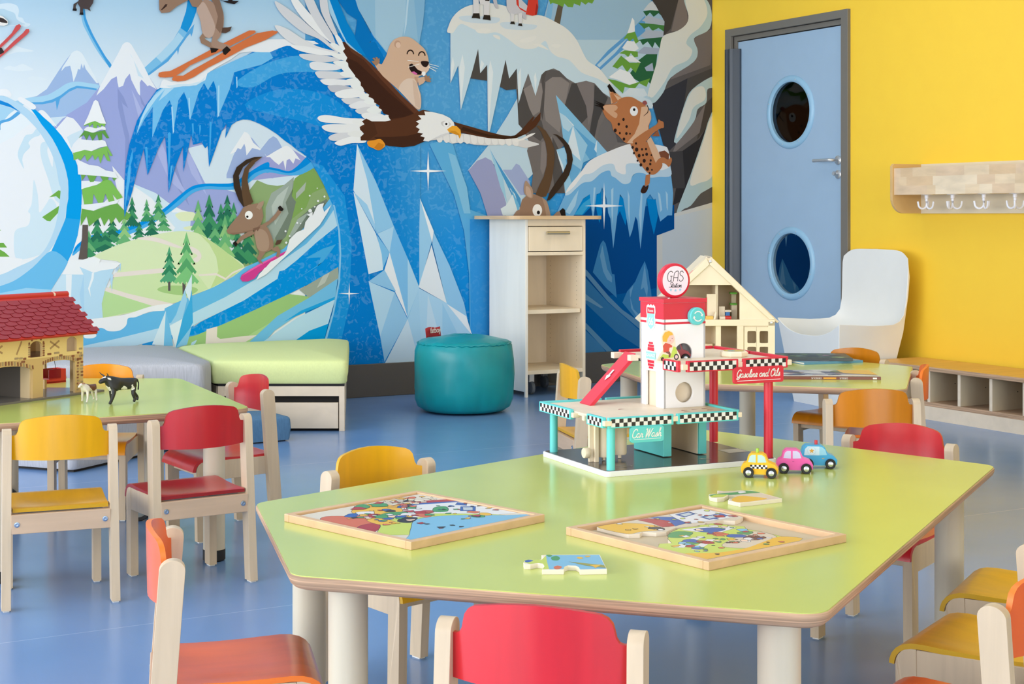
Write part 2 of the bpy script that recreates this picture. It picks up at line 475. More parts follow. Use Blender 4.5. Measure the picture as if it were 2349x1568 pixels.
# added box behind the door blocks sky light; its dark colour stands for shade
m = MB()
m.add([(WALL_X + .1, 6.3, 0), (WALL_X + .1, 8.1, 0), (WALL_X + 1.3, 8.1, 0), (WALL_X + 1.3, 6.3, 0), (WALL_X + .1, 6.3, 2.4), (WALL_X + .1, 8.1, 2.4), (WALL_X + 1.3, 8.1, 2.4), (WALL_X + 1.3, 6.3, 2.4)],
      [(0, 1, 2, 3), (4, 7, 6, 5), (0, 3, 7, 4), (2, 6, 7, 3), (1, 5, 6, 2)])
struct(m.build('corridor_light_block', M_DARK))
# ------------------------------------------------------------------ printed mural on the back wall
# Every shape below is traced on the wall itself: outline points are carried onto the wall plane at its real size.
SRC = {'f': (0, 0, 1.0), '1': (0, 0, .25543), '2': (550, 0, .25543), '3': (1000, 0, .27671), '4': (0, 380, .26786), '5': (450, 330, .33160), '6': (1050, 200, .25543), '7': (1230, 580, .18306)}
LAYER = [0]
class Print:
    def __init__(s, name, label=None):
        s.m = MB(); s.name = name; s.label = label
    def P(s, src, col, pts, sm=0, ice=0.0):
        ox, oy, k = SRC[src]
        if isinstance(pts, str):
            v = [float(q) for q in pts.replace(',', ' ').split()]; pts = list(zip(v[::2], v[1::2]))
        pts = [(ox + x * k, oy + y * k) for x, y in pts]
        if sm: pts = spline(pts, 4)
        LAYER[0] += 1
        Y = WALL_Y - .0006 - LAYER[0] * .00002
        w = [on_y(x, y, WALL_Y) for x, y in pts]
        c = lin(col); s.m.col = (c[0], c[1], c[2], ice)
        s.m.flat([[(p.x, p.z) for p in w]], 0, lambda q: Vector((q.x, Y, q.y)))
        return s
    def G(s, x0, x1, stops, ice=0.0):            # vertical print gradient between photo columns
        LAYER[0] += 1
        Y = WALL_Y - .0006 - LAYER[0] * .00002
        zx = on_y(x0, HZ, WALL_Y).x, on_y(x1, HZ, WALL_Y).x
        for (za, ca), (zb, cb) in zip(stops, stops[1:]):
            a = lin(ca)[:3] + (ice,); b = lin(cb)[:3] + (ice,)
            s.m.col = (a, a, b, b)
            s.m.add([(zx[0], Y, za), (zx[1], Y, za), (zx[1], Y, zb), (zx[0], Y, zb)], [(0, 1, 2, 3)])
        return s
    def star(s, x, y, rx, ry):
        pts = []
        for i in range(8):
            a = i * PI / 4; q = 1.0 if i % 2 == 0 else .09
            pts.append((x + rx * q * math.cos(a), y + ry * q * math.sin(a)))
        return s.P('f', (235, 240, 244), pts)
    def C(s, src, col, x, y, rx, ry=None, n=20):
        return s.P(src, col, circ(x, y, rx, n, ry))
    def pine(s, src, x, yt, yb, hw, c1, c2, tiers=4):
        for i in range(tiers):
            a = yt + (yb - yt) * i / tiers * .86; bq = yt + (yb - yt) * (i + 1.15) / (tiers + .15)
            w = hw * (i + 1.3) / (tiers + .3); pts = [(x, a - (yb - yt) * .03)]
            n = 7
            for j in range(n + 1):
                u = 1 - 2 * j / n
                pts.append((x + w * u, bq - (1 - abs(u)) * (yb - yt) * -.02))
                if j < n: pts.append((x + w * (u - 1 / n), bq - (yb - yt) * .045))
            s.P(src, c1 if i % 2 == 0 else c2, pts)
        return s
    def done(s):
        o = s.m.build(s.name, M_MURAL, wall_back, fix=False, colors=True)
        if s.label: o['label'] = s.label
        return o
W_ = (226, 230, 233)      # print white
W2 = (198, 219, 231)      # shaded snow
A = Print('mural_landscape', 'printed winter landscape of mountains, ice wave and snow')
P, G = A.P, A.G
sky = [(0.187, (226, 232, 234)), (1.55, (220, 230, 235)), (1.75, (208, 222, 231)), (2.05, (178, 207, 226)), (2.35, (142, 187, 216)), (2.95, (128, 178, 210))]
G(-2200, 1632, sky)
G(700, 1640, [(.187, (0, 128, 208)), (.8, (20, 138, 212)), (1.3, (62, 148, 208)), (1.7, (78, 154, 206)), (2.95, (80, 148, 196))], 1.0)
# clouds
P('1', (205, 222, 232), '-200 60 0 35 90 30 150 50 170 95 165 150 200 160 225 200 272 215 240 240 150 230 0 240 -200 230', 1)
P('1', (178, 207, 224), '-200 120 0 80 70 95 130 120 150 170 190 200 225 218 150 222 0 235 -200 230', 1)
P('1', (212, 225, 232), '-100 400 0 370 60 345 110 370 140 405 200 430 300 455 260 465 150 470 60 495 0 490', 1)
P('1', (214, 226, 233), '30 620 80 590 130 600 200 575 260 600 300 625 240 635 160 640 100 630', 1)
P('1', (212, 225, 232), '245 705 290 685 340 690 375 695 425 715 370 720 300 718', 1)
# far mountain
P('1', (152, 178, 216), '330 862 420 800 540 615 600 530 640 480 690 455 740 480 800 600 890 750 900 800 860 850 700 1000 300 1000 250 880')
P('1', (216, 227, 233), '550 640 560 605 600 545 640 480 665 460 690 453 715 462 740 482 790 575 885 745 865 745 800 660 770 620 755 575 745 615 730 570 720 625 700 620 690 660 660 735 645 650 630 590 585 600')
P('1', (154, 184, 220), '300 925 400 930 540 890 640 810 700 790 870 805 780 930 640 1040 460 1070 380 1010')
P('1', (160, 204, 229), '-200 1000 60 930 240 880 340 868 430 850 520 800 600 750 690 733 790 745 888 765 865 808 780 790 690 785 620 815 540 875 470 910 380 930 250 930 100 1010 0 1110 -200 1200', 1)
P('1', (82, 160, 214), '250 918 380 916 470 893 540 858 620 798 690 770 780 780 870 796 865 812 780 797 690 792 620 824 540 887 510 990 500 905 470 920 380 936 250 936')
P('1', (82, 160, 214), '-60 1120 0 1085 80 1060 170 990 190 1010 100 1080 10 1110 0 1170', 1)
# sky ribbons
P('1', (126, 186, 222), '722 60 745 75 755 160 810 300 870 410 930 510 985 600 930 540 850 420 780 290 740 200', 1)
P('1', (62, 152, 212), '745 80 762 90 775 170 830 300 890 410 950 510 1000 580 985 610 930 520 860 400 800 290 755 180', 1)
P('1', (24, 142, 208), '1690 -30 1775 20 1760 110 1720 220 1660 330 1620 400 1560 350 1620 250 1670 100')
P('1', (120, 184, 222), '1620 250 1570 340 1480 440 1295 610 1330 680 1500 545 1610 430 1690 300')
P('1', (166, 206, 228), '1600 290 1560 350 1440 475 1400 512 1450 560 1560 460 1650 340')
P('1', (82, 160, 214), '1745 215 1730 290 1718 330 1708 300 1680 330 1610 430 1598 495 1590 450 1510 550 1330 682 1325 662 1500 528 1600 412 1690 280')
# main mountain
P('1', (150, 162, 211), '200 1330 300 1290 600 1030 780 920 900 770 1000 590 1060 480 1100 400 1140 378 1180 400 1290 590 1340 690 1410 800 2200 800 2400 1300 2400 2050 1000 2050 700 1700 300 1700')
P('1', (134, 148, 198), '1055 790 1110 870 1150 970 1100 930 1090 900 1130 1100 1160 1220 1165 1560 1180 1800 1120 1500 1125 1250 1060 960')
P('1', (168, 178, 220), '1180 800 1230 900 1290 1030 1320 1100 1250 1080 1210 920')
P('1', (134, 148, 198), '1300 940 1255 850 1270 930 1320 990 1500 1250 1620 1600 1700 1850 1600 1700 1520 1300')
P('1', (166, 176, 220), '1400 1350 1440 1250 1500 1400 1620 1640 1700 1780 1520 1620')
P('1', (166, 176, 220), '1640 1330 1720 1400 1800 1600 1860 1760 1720 1560')
P('1', (224, 229, 233), '865 858 900 770 1000 590 1060 480 1100 400 1120 383 1140 377 1160 383 1180 400 1290 590 1340 690 1405 800 1340 765 1325 775 1300 745 1270 715 1255 740 1258 858 1240 840 1180 720 1165 660 1125 710 1105 770 1065 785 1055 740 1048 685 1000 710 930 800')
P('1', W2, '1165 480 1200 540 1240 680 1290 705 1250 640 1210 560 1180 500')
# snow hills at left
P('1', (224, 229, 233), '-300 1330 0 1290 120 1230 200 1160 290 1100 330 1150 400 1230 500 1160 600 1045 660 1065 700 1110 745 1170 700 1400 800 2400 -300 2700')
P('1', W2, '455 1055 600 1043 560 1065 520 1110 490 1140')
P('1', W2, '600 1230 640 1205 745 1160 735 1210 660 1290 640 1330')
P('1', (192, 217, 230), '330 1155 290 1200 230 1215 200 1270 165 1350 165 1420 215 1515 200 1440 215 1380 270 1320 255 1280 300 1235 360 1210', 1)
P('1', (196, 219, 231), '365 1300 410 1270 430 1300 425 1370 470 1500 480 1400 520 1500 600 1800 500 1800 430 1600 370 1420', 1)
P('4', (200, 221, 232), '290 120 320 230 330 330 340 400 400 320 430 280 480 330 500 480 480 600 380 740 200 800 130 780 120 600 150 540 240 510 260 420 240 390 270 330 280 220', 1)
P('4', (226, 230, 233), '-200 790 80 785 190 795 180 830 300 792 260 860 90 1000 -200 1040')
for q in ('420 270 500 210 520 215 515 290 480 260', '360 440 510 340 500 400 430 475 400 470', '-30 540 10 550 -30 570', '-30 660 30 660 60 700 -30 700', '-30 700 40 740 82 778 -30 778'):
    P('4', (108, 166, 72), q)
# big ice ring at left
P('f', (173, 208, 230), '-60 205 0 217 40 235 77 262 102 290 128 330 140 358 152 394 157 434 153 474 145 514 129 551 107 583 75 613 35 642 0 656 -60 670 -60 640 0 630 40 612 78 594 102 573 123 530 134 482 139 434 135 420 128 380 115 345 95 310 75 285 45 258 0 240 -60 228', 1)
P('f', (0, 152, 222), '68 246 77 248 90 259 102 271 116 283 128 296 141 311 153 329 165 349 174 370 180 386 184 400 186.5 415 187 430 187.5 450 187 470 184 505 150 503 153 474 156.5 455 157 434 156 414 152 394 147 376 140 358 131 338 120 318 108 301 95 285 82 265')
P('f', (40, 158, 222), '184 503 178 540 166 578 155 600 118 575 129 551 145 514 150 500')
P('f', (105, 182, 226), '155 600 145 621 118 664 100 700 0 720 -80 720 -80 685 0 656 35 642 75 613 118 575', 1)
P('f', (150, 203, 233), '60 660 118 664 95 720 -80 720 -80 690 0 672')
P('1', (20, 130, 205), '-60 870 0 900 80 930 190 1012 100 965 0 935 -60 930')
P('1', (226, 230, 233), '-60 800 0 800 60 800 100 840 90 870 30 860 -60 850', 1)
P('1', (226, 230, 233), '160 880 200 875 310 940 318 975 280 980 200 930 165 905', 1)
P('1', (226, 230, 233), '350 995 385 990 430 1030 500 1120 505 1135 450 1095 400 1060 360 1020', 1)
# valley seen through the wave
P('f', (203, 219, 230), '430 340 470 330 560 262 650 300 720 360 700 420 600 460 470 420')
P('4', (224, 229, 233), '960 0 1060 120 1180 170 1330 240 1460 330 1560 380 1640 400 1600 620 760 900 640 850 690 520 1000 200')
P('4', W2, '1060 120 1180 170 1330 232 1460 330 1500 530 1420 440 1300 280 1200 210')
P('4', (198, 219, 234), '1440 400 1640 400 1620 600 1480 560 1500 530')
P('4', (214, 224, 186), '1500 420 1560 395 1660 400 1680 450 1640 470 1550 470', 1)
P('4', (214, 224, 186), '1570 530 1640 515 1660 540 1600 550', 1)
P('2', (152, 172, 212), '-120 1566 -60 1400 40 1190 110 1240 220 1380 300 1480 300 1600 -120 1600')
P('2', (226, 230, 233), '-90 1385 40 1183 65 1190 85 1210 120 1280 225 1370 160 1340 110 1330 60 1395 50 1320 40 1290 10 1340 -20 1330 -40 1365')
P('2', (152, 174, 214), '180 1350 260 1250 300 1222 330 1240 350 1270 420 1400 300 1440')
P('2', (152, 157, 206), '150 1440 420 1310 600 1420 560 1566 100 1620 120 1500')
P('2', (226, 230, 233), '230 1410 330 1350 400 1312 420 1308 440 1315 480 1350 545 1440 500 1420 480 1470 445 1425 420 1440 410 1530 390 1440 350 1480 310 1450 270 1410')
P('5', (138, 164, 112), '340 420 360 330 420 250 490 280 560 290 620 280 700 240 800 150 900 280 960 420 940 420 760 600 640 720 520 790 300 860 340 560')
P('5', (124, 160, 86), '680 240 800 150 890 300 800 340 760 440 660 520 620 620 600 560 640 480 660 330')
P('5', (150, 164, 154), '480 440 520 340 600 290 675 228 670 300 620 400 640 480 600 560 550 640 530 700 480 560')
P('5', (112, 126, 112), '672 232 668 310 618 405 638 480 590 570 545 650 560 700 620 640 660 520 690 400 660 360')
P('5', (176, 188, 180), '520 430 560 360 640 290 600 400 590 480 545 560 530 500')
P('5', (164, 176, 164), '690 340 760 262 750 320 690 380')
P('5', (112, 126, 112), '640 660 700 520 800 440 900 380 940 430 760 590 660 700')
P('5', (156, 170, 160), '640 640 700 520 780 470 720 560 660 650')
# river ribbon through the valley
P('4', (74, 166, 222), '640 700 680 668 760 640 900 600 1080 560 1250 490 1400 400 1520 300 1640 205 1760 175 1900 178 2010 170 2110 105 2240 20 2300 0 2300 60 2240 62 2120 135 2020 200 1900 205 1770 200 1650 235 1530 340 1420 420 1280 510 1100 590 900 640 760 690 690 720 620 770', 1)
P('4', (0, 138, 216), '650 690 680 658 760 603 900 573 1080 528 1250 458 1400 368 1520 268 1640 178 1760 153 1900 153 2000 143 2100 78 2240 -10 2300 -30 2300 20 2240 25 2110 108 2010 172 1900 180 1760 177 1640 208 1520 303 1400 403 1250 493 1080 563 900 605 760 645 690 680 630 745', 1)
P('5', (74, 166, 222), '330 260 400 200 480 172 560 182 640 200 720 165 800 110 830 150 740 205 680 218 600 212 500 197 430 217 360 270', 1)
P('5', (0, 134, 212), '330 250 400 190 480 160 560 170 640 188 700 152 770 85 800 115 720 175 640 203 560 186 480 176 400 205 340 262', 1)
# dark pines
dk, md, lt, pl_ = (38, 108, 84), (62, 140, 96), (104, 172, 116), (140, 190, 124)
for x, yt, yb, hw, a, b in ((830, 430, 740, 110, dk, md), (960, 460, 660, 120, dk, md), (900, 560, 740, 140, md, dk), (760, 560, 790, 90, lt, md), (1065, 430, 680, 90, pl_, lt), (1130, 270, 520, 75, md, dk), (1255, 290, 480, 60, lt, md), (1355, 250, 470, 75, md, lt), (1400, 400, 560, 80, md, lt), (1300, 420, 600, 80, md, dk), (1190, 480, 630, 70, dk, md),
                            (1945, 255, 520, 85, dk, md), (1890, 330, 620, 90, md, dk), (2000, 320, 640, 90, md, lt), (1790, 255, 620, 110, md, dk), (1695, 300, 640, 95, lt, pl_), (1840, 480, 760, 120, md, lt), (2120, 520, 840, 120, dk, md), (2030, 560, 840, 110, md, dk), (1925, 430, 790, 100, lt, pl_)):
    A.pine('4', x, yt, yb, hw, a, b)
# green hill
P('4', (206, 222, 180), '800 775 1000 680 1200 620 1400 575 1560 560 1700 580 1830 660 1950 750 2095 870 1960 960 1830 1040 1640 1110 1540 1160 1440 1185 880 1300 870 1180 980 950 1030 830 860 800', 1)
P('4', (186, 209, 146), '1700 580 1830 660 1950 750 2095 870 1960 960 1800 1050 1870 900 1850 780 1790 670')
P('4', (196, 218, 168), '980 950 1400 915 1700 940 1780 1050 1640 1110 1540 1160 1440 1185 880 1300 870 1180')
P('4', (176, 211, 150), '890 1060 1100 1120 1320 1190 1440 1190 880 1300 870 1180')
pk = (222, 214, 207)
P('4', pk, '985 915 1400 875 1400 915 960 955')
P('4', pk, '900 1035 1100 1095 1480 1180 1300 1198 1100 1135 885 1068')
P('4', pk, '1180 615 1330 612 1500 672 1560 700 1520 704 1330 650 1200 630', 1)
P('4', pk, '1630 690 1700 725 1724 780 1684 828 1650 800 1690 770 1640 735', 1)
P('4', pk, '1700 930 1850 918 1930 960 1990 908 2090 866 2082 882 1990 926 1930 978 1850 937 1700 942')
P('4', (158, 194, 128), '1345 1060 1400 1030 1520 1025 1660 1040 1690 1070 1600 1110 1420 1090', 1)
P('4', (88, 82, 84), '1437 990 1458 990 1458 1070 1438 1070'); P('4', (88, 82, 84), '1560 1000 1588 1000 1584 1098 1562 1098')
A.pine('4', 1448, 700, 1000, 95, (82, 160, 118), (48, 128, 92), 5); A.pine('4', 1595, 580, 1010, 125, (120, 188, 124), (84, 158, 104), 5)
# big snowy pine
g1, g2 = (104, 162, 76), (122, 182, 86)
P('4', (92, 84, 80), '705 505 752 505 752 600 745 805 670 800 700 620')
P('4', g1, '700 365 800 385 900 350 1000 318 1060 380 1120 420 1090 470 1060 450 1020 490 990 440 950 500 930 450 890 515 860 440 760 520 740 430 690 515 690 440')
P('4', (222, 229, 234), '695 335 840 320 1015 293 1000 322 880 350 800 386 695 366')
P('4', g2, '700 190 830 165 900 110 950 130 1050 270 1000 290 960 240 980 300 930 310 900 240 880 315 840 320 800 240 790 325 720 330 705 250')
P('4', (222, 229, 234), '695 130 780 128 870 138 830 162 720 192 695 202')
P('4', g1, '660 0 760 0 860 40 960 60 1000 105 975 130 940 70 920 120 880 130 840 60 800 138 770 140 740 70 700 130 690 60')
P('1', (222, 229, 234), '690 1430 800 1480 880 1490 950 1530 1030 1545 1060 1600 900 1580 700 1566')
P('1', g2, '655 1372 740 1345 820 1357 960 1310 1010 1400 985 1400 960 1350 990 1450 960 1440 930 1380 900 1470 880 1400 850 1440 830 1390 780 1450 760 1390 720 1440 700 1420 660 1440')
P('1', (224, 229, 233), '720 1250 780 1255 850 1262 910 1253 945 1268 960 1312 900 1322 820 1357 760 1345 660 1372 635 1350')
P('1', (92, 150, 70), '760 1168 850 1188 940 1168 978 1240 955 1240 915 1190 915 1255 885 1260 870 1200 830 1265 800 1205 775 1258 750 1210 705 1240')
P('1', (224, 229, 233), '752 1165 790 1138 860 1150 930 1133 947 1165 900 1165 840 1190 790 1180', 1)
P('1', g2, '750 1120 800 1098 850 1088 900 1108 947 1112 935 1142 910 1120 900 1146 870 1120 868 1152 840 1150 830 1110 800 1142 790 1115 755 1134')
P('1', (228, 232, 234), '840 910 858 896 880 912 915 1020 952 1112 900 1108 850 1086 800 1102 748 1126 790 1040')
# ice blocks
P('4', (176, 211, 232), '440 1070 480 1000 530 930 700 850 860 870 980 870 940 960 900 1050 870 1180 880 1320 745 1330 700 1240 550 1080')
P('4', (164, 204, 231), '715 935 720 1250 700 1240 680 1100'); P('4', (190, 218, 234), '480 1000 530 935 565 935 565 1090 440 1070')
P('4', (222, 230, 235), '563 932 614 932 605 1180 565 1110')
P('4', (226, 231, 234), '530 930 590 805 640 802 700 806 800 775 860 800 850 825 1036 830 985 880 870 895 800 915 740 890 680 865 715 932')
P('4', (222, 231, 236), '785 915 804 915 800 965 768 1050 776 1125 752 1050 780 960')
for q in ('985 880 998 875 992 910', '1000 870 1016 862 1008 905', '1020 845 1034 835 1030 905', '938 930 966 930 956 1080', '895 1000 912 980 908 1050'): P('4', (170, 208, 232), q)
# slide
P('f', (98, 178, 224), '170 760 210 752 300 728 378 706 412 690 490 658 535 634 563 612 590 600 650 570 688 530 730 490 756 455 775 500 740 560 690 590 640 620 582 655 510 690 440 720 365 752 268 778 180 800')
P('f', (30, 140, 210), '320 775 400 745 450 722 440 760 330 800')
P('f', (176, 211, 231), '180 795 268 776 365 752 440 718 516 681 583 642 636 605 702 559 742 516 768 476 780 520 725 556 682 595 652 619 636 639 560 688 520 708 450 742 420 760 350 782 300 795 180 812')
P('f', (0, 138, 216), '430 758 460 738 520 708 560 688 600 662 636 639 640 622 652 619 682 595 725 556 775 516 780 615 710 650 660 675 580 712 516 741 450 768 420 775', 0, 1.0)
P('f', (70, 165, 220), '740 570 700 592 735 590 728 610 680 640 740 600 770 560')
P('f', (150, 190, 122), '420 790 420 775 450 768 516 741 580 712 662 674 712 680 640 724 585 775 470 800')
P('f', (166, 202, 138), '540 790 580 762 640 728 590 775 600 800')
P('f', pk, '473 755 498 748 497 772 505 777 560 770 590 768 560 785 470 800'); P('f', (150, 162, 150), '686 664 775 612 776 640 708 682')
P('f', (178, 188, 180), '726 660 740 632 756 624 745 648')
P('f', (110, 184, 226), '570 785 636 724 709 682 774 638 768 685 682 722 629 758 605 785')
P('f', (30, 158, 222), '650 738 690 712 768 680 765 690 700 715')
P('f', (176, 212, 233), '600 785 682 728 768 686 752 742 709 758 670 785'); P('f', (0, 150, 218), '670 785 709 758 752 742 742 785')
P('4', W_, '720 1325 880 1300 1080 1270 1300 1200 1480 1180 1410 1220 1400 1240 1280 1250 1160 1295 1095 1305 1078 1365 1020 1410 930 1415 880 1390 830 1390 740 1410', 1)
P('4', W_, '714 1455 740 1435 800 1430 824 1455 790 1475 730 1475', 1)
# standing crystals at the bottom left
for c, q in (((204, 224, 234), '1418 1240 1300 1530 1440 1540 1440 1370'), ((110, 184, 226), '1418 1240 1452 1370 1480 1540 1400 1540'), ((206, 225, 235), '1642 928 1580 1060 1620 1160 1640 1060'), ((150, 200, 230), '1580 1060 1500 1290 1560 1310 1600 1150'),
             ((60, 164, 218), '1640 1060 1650 1340 1600 1440 1500 1560 1560 1310 1620 1160'), ((212, 228, 236), '1450 1370 1560 1310 1500 1560'), ((150, 200, 230), '1520 1250 1452 1360 1560 1310'), ((130, 192, 228), '1500 1560 1640 1370 1600 1530'), ((176, 212, 232), '1640 1510 1685 1488 1670 1520 1620 1560')):
    P('4', c, q)
# right half: blue ice wall
# the wave around the valley
P('f', (0, 120, 200), '742 790 753 755 762 715 770 682 775 645 777.5 615 778 582 777 555 775 529 769.5 498 762 469 753 446 742 423 729.5 397 715 373 701 358 692 351 682 345 668 333 652 322 634 307 614 294 595 284 575 276 566 274.5 557 274 543 278 531 286 516 317 519 284 508 301 490 352 479 383 476 334 470 340 462 327 442 332 438 309 429 352 420 395 419 337 403 378 386 443 384 378 378 312 363 340 338 402 329 342 314 393 303 439 289 484 285 498 284 474 285 415 288 375 296 332 314 276 335 240 358 207 375 197 472 168 536 143 600 107 634 112 667 102 800 70 860 200 860 840 742 840', 0, 1.0)
for i in range(8):
    k = (i + .5) / 8; mixc = lambda c: tuple(int(a * (1 - k) + b * k) for a, b in zip((0, 120, 200), c))
    G(850 + i * 14, 865 + i * 14, [(.187, mixc((0, 128, 208))), (.8, mixc((20, 138, 212))), (1.3, mixc((62, 148, 208))), (1.7, mixc((78, 154, 206))), (2.6, mixc((80, 148, 196)))], 1.0)
P('f', (24, 142, 214), '780 585 778 540 762 470 742 424 715 373 740 380 790 450 806 560 800 700 780 790 742 790 762 715 775 645', 0, 1.0)
P('f', (130, 190, 228), '742 785 762 715 775 645 778 582 775 529 763 470 767 470 779 529 782 582 779 645 766 716 747 785')
P('f', (60, 158, 218), '540 190 600 150 680 128 760 140 780 175 720 165 640 170 580 200', 1, 1.0)
P('f', (18, 138, 212), '560 240 640 205 740 215 800 260 780 300 700 280 620 262', 1, 1.0)
P('1', (112, 184, 228), '1400 830 1470 770 1600 775 1700 770 1800 740 1850 660 2000 590 2200 500 2400 430 2450 520 2349 580 2200 620 2100 650 2060 800 1950 1060 1940 800 1915 725 1865 810 1830 745 1780 830 1705 1080 1680 900 1650 825 1600 900 1550 1205 1540 950 1520 900 1460 990 1365 1235 1370 960 1290 1080 1220 1215 1260 1060 1320 940', 0, .6)
P('1', (170, 211, 234), '1380 860 1470 785 1560 790 1480 860 1420 910 1480 800 1400 890 1300 1030 1225 1190 1270 1050 1320 940')
for q in ('1535 960 1548 955 1562 1180 1550 1200', '1690 880 1702 878 1708 1060 1700 1070', '1955 770 1968 765 1966 1040 1952 1050', '2118 690 2128 690 2130 780 2122 795'): P('1', (160, 208, 236), q)
for q in ('1505 1195 1520 1185 1532 1200 1525 1440 1510 1560', '1300 1320 1318 1318 1325 1360 1320 1560', '1720 1110 1735 1105 1738 1180 1728 1240', '1785 1125 1800 1120 1802 1160 1790 1210', '1880 1095 1898 1095 1890 1300 1876 1440', '1190 1330 1190 1420 1150 1560 1140 1566 1165 1420'): P('1', (64, 162, 224), q)
P('4', (80, 172, 228), '1100 0 1118 0 1112 120 1080 300 1066 420 1076 200'); P('4', (80, 172, 228), '1460 0 1476 0 1458 120 1444 220')
P('1', W_, '1430 790 1450 730 1470 712 1540 735 1640 715 1760 640 1900 560 2000 500 2070 450 2200 400 2349 355 2650 352 2820 370 2860 395 2740 405 2640 415 2570 410 2500 435 2420 470 2340 470 2250 465 2150 475 2060 540 1950 600 1860 660 1840 720 1760 765 1690 772 1600 772 1530 792')
P('1', (200, 221, 233), '1480 770 1540 790 1640 775 1700 774 1770 760 1830 725 1840 690 1800 730 1700 755 1600 755 1550 765')
# upper ice columns
P('2', (160, 203, 228), '740 0 830 0 1130 500 1000 470 920 330')
P('2', (0, 128, 200), '795 -20 870 -20 960 200 1090 420 1140 520 1060 470 960 380 900 260')
P('2', (0, 112, 184), '865 -20 1030 -20 1060 80 1200 350 1155 385 1210 375 1300 530 1260 640 1140 520 1030 340 1050 180 960 120')
P('2', (140, 182, 208), '1030 -20 1660 -20 1650 120 1640 220 1600 420 1580 500 1320 480 1200 330 1060 80', 0)
P('2', (158, 192, 212), '1210 -20 1490 -20 1480 200 1440 400 1320 470 1215 330')
P('2', (178, 206, 222), '1500 -20 1516 -20 1495 220 1470 330')
P('2', (126, 174, 206), '1560 -20 1660 -20 1650 120 1640 220 1600 400')
# crystals on the ice wall
P('5', (92, 168, 214), '1610 0 1760 -40 1850 250 1880 450 2020 500 2060 1320 1890 1320 1885 900 1850 600 1780 350', 0)
P('5', (126, 186, 220), '1740 60 1790 80 1870 300 1895 480 1850 480 1800 300')
P('5', (50, 146, 214), '1890 520 2060 520 2060 1320 1895 1320', 0, .5)
for c, q in (((206, 222, 233), '1110 0 1085 320 1240 610 1200 300 1160 100'), ((140, 193, 228), '1110 0 1240 260 1365 570 1245 620 1180 250'), ((150, 198, 230), '1085 330 1240 610 1235 560 1180 420'), ((204, 223, 235), '1085 330 1100 420 1190 900 1290 870 1290 780 1240 620'),
             ((166, 206, 232), '1250 620 1365 570 1335 750'), ((122, 186, 228), '1245 625 1335 750 1290 860 1280 760'), ((122, 184, 228), '1365 570 1460 790 1540 990 1460 1210 1335 750'), ((224, 230, 235), '1335 750 1460 1200 1300 870'), ((140, 192, 228), '1190 950 1300 870 1380 1020'),
             ((172, 209, 232), '1190 950 1370 1025 1270 1330 1210 1050'), ((144, 194, 229), '1370 1025 1460 1210 1300 1505 1270 1330'), ((192, 216, 233), '1460 1210 1550 1540 1290 1540'), ((160, 203, 232), '1550 1540 1600 1540 1535 1000 1460 1210'),
             ((150, 198, 229), '1545 375 1640 600 1625 680 1540 990 1540 600'), ((226, 231, 235), '1545 375 1640 605 1630 680'), ((142, 193, 228), '1640 610 1750 840 1850 1100 1890 1290 1730 1100 1630 690'), ((220, 228, 234), '1625 700 1730 1100 1535 990'),
             ((166, 206, 233), '1535 995 1730 1100 1890 1290 1910 1540 1560 1540'), ((186, 214, 234), '1600 1040 1700 1400 1640 1540 1580 1540'), ((150, 198, 230), '1700 1100 1800 1300 1780 1540 1700 1300'), ((224, 230, 235), '1730 1105 1865 1190 1905 1320'), ((166, 207, 233), '1460 790 1540 990 1460 1200')):
    P('5', c, q)
A.star(981, 392, 42, 46); A.star(800, 673, 24, 26)
# distant snow between crystals and cliff
P('6', (182, 206, 220), '80 755 280 510 440 260 530 100 545 330 580 380 640 480 620 570 670 780 600 850 700 1000 560 1160 430 1160 330 700 240 630')
P('6', (148, 154, 192), '92 748 170 660 245 630 300 660 340 740 430 1040 420 1160 265 1160 200 950')
P('6', (152, 166, 204), '400 740 480 740 520 685 550 700 640 840 660 960 560 970')
P('6', (72, 146, 198), '280 545 330 640 560 1000 560 1080 520 1050 400 800'); P('6', (150, 196, 220), '285 560 400 800 440 1040 380 900')
P('6', (206, 222, 230), '460 900 490 960 430 1060 380 1090 400 1150 450 1150 560 1130 510 960'); P('6', (108, 176, 216), '470 900 550 1060 540 1130 500 1000')
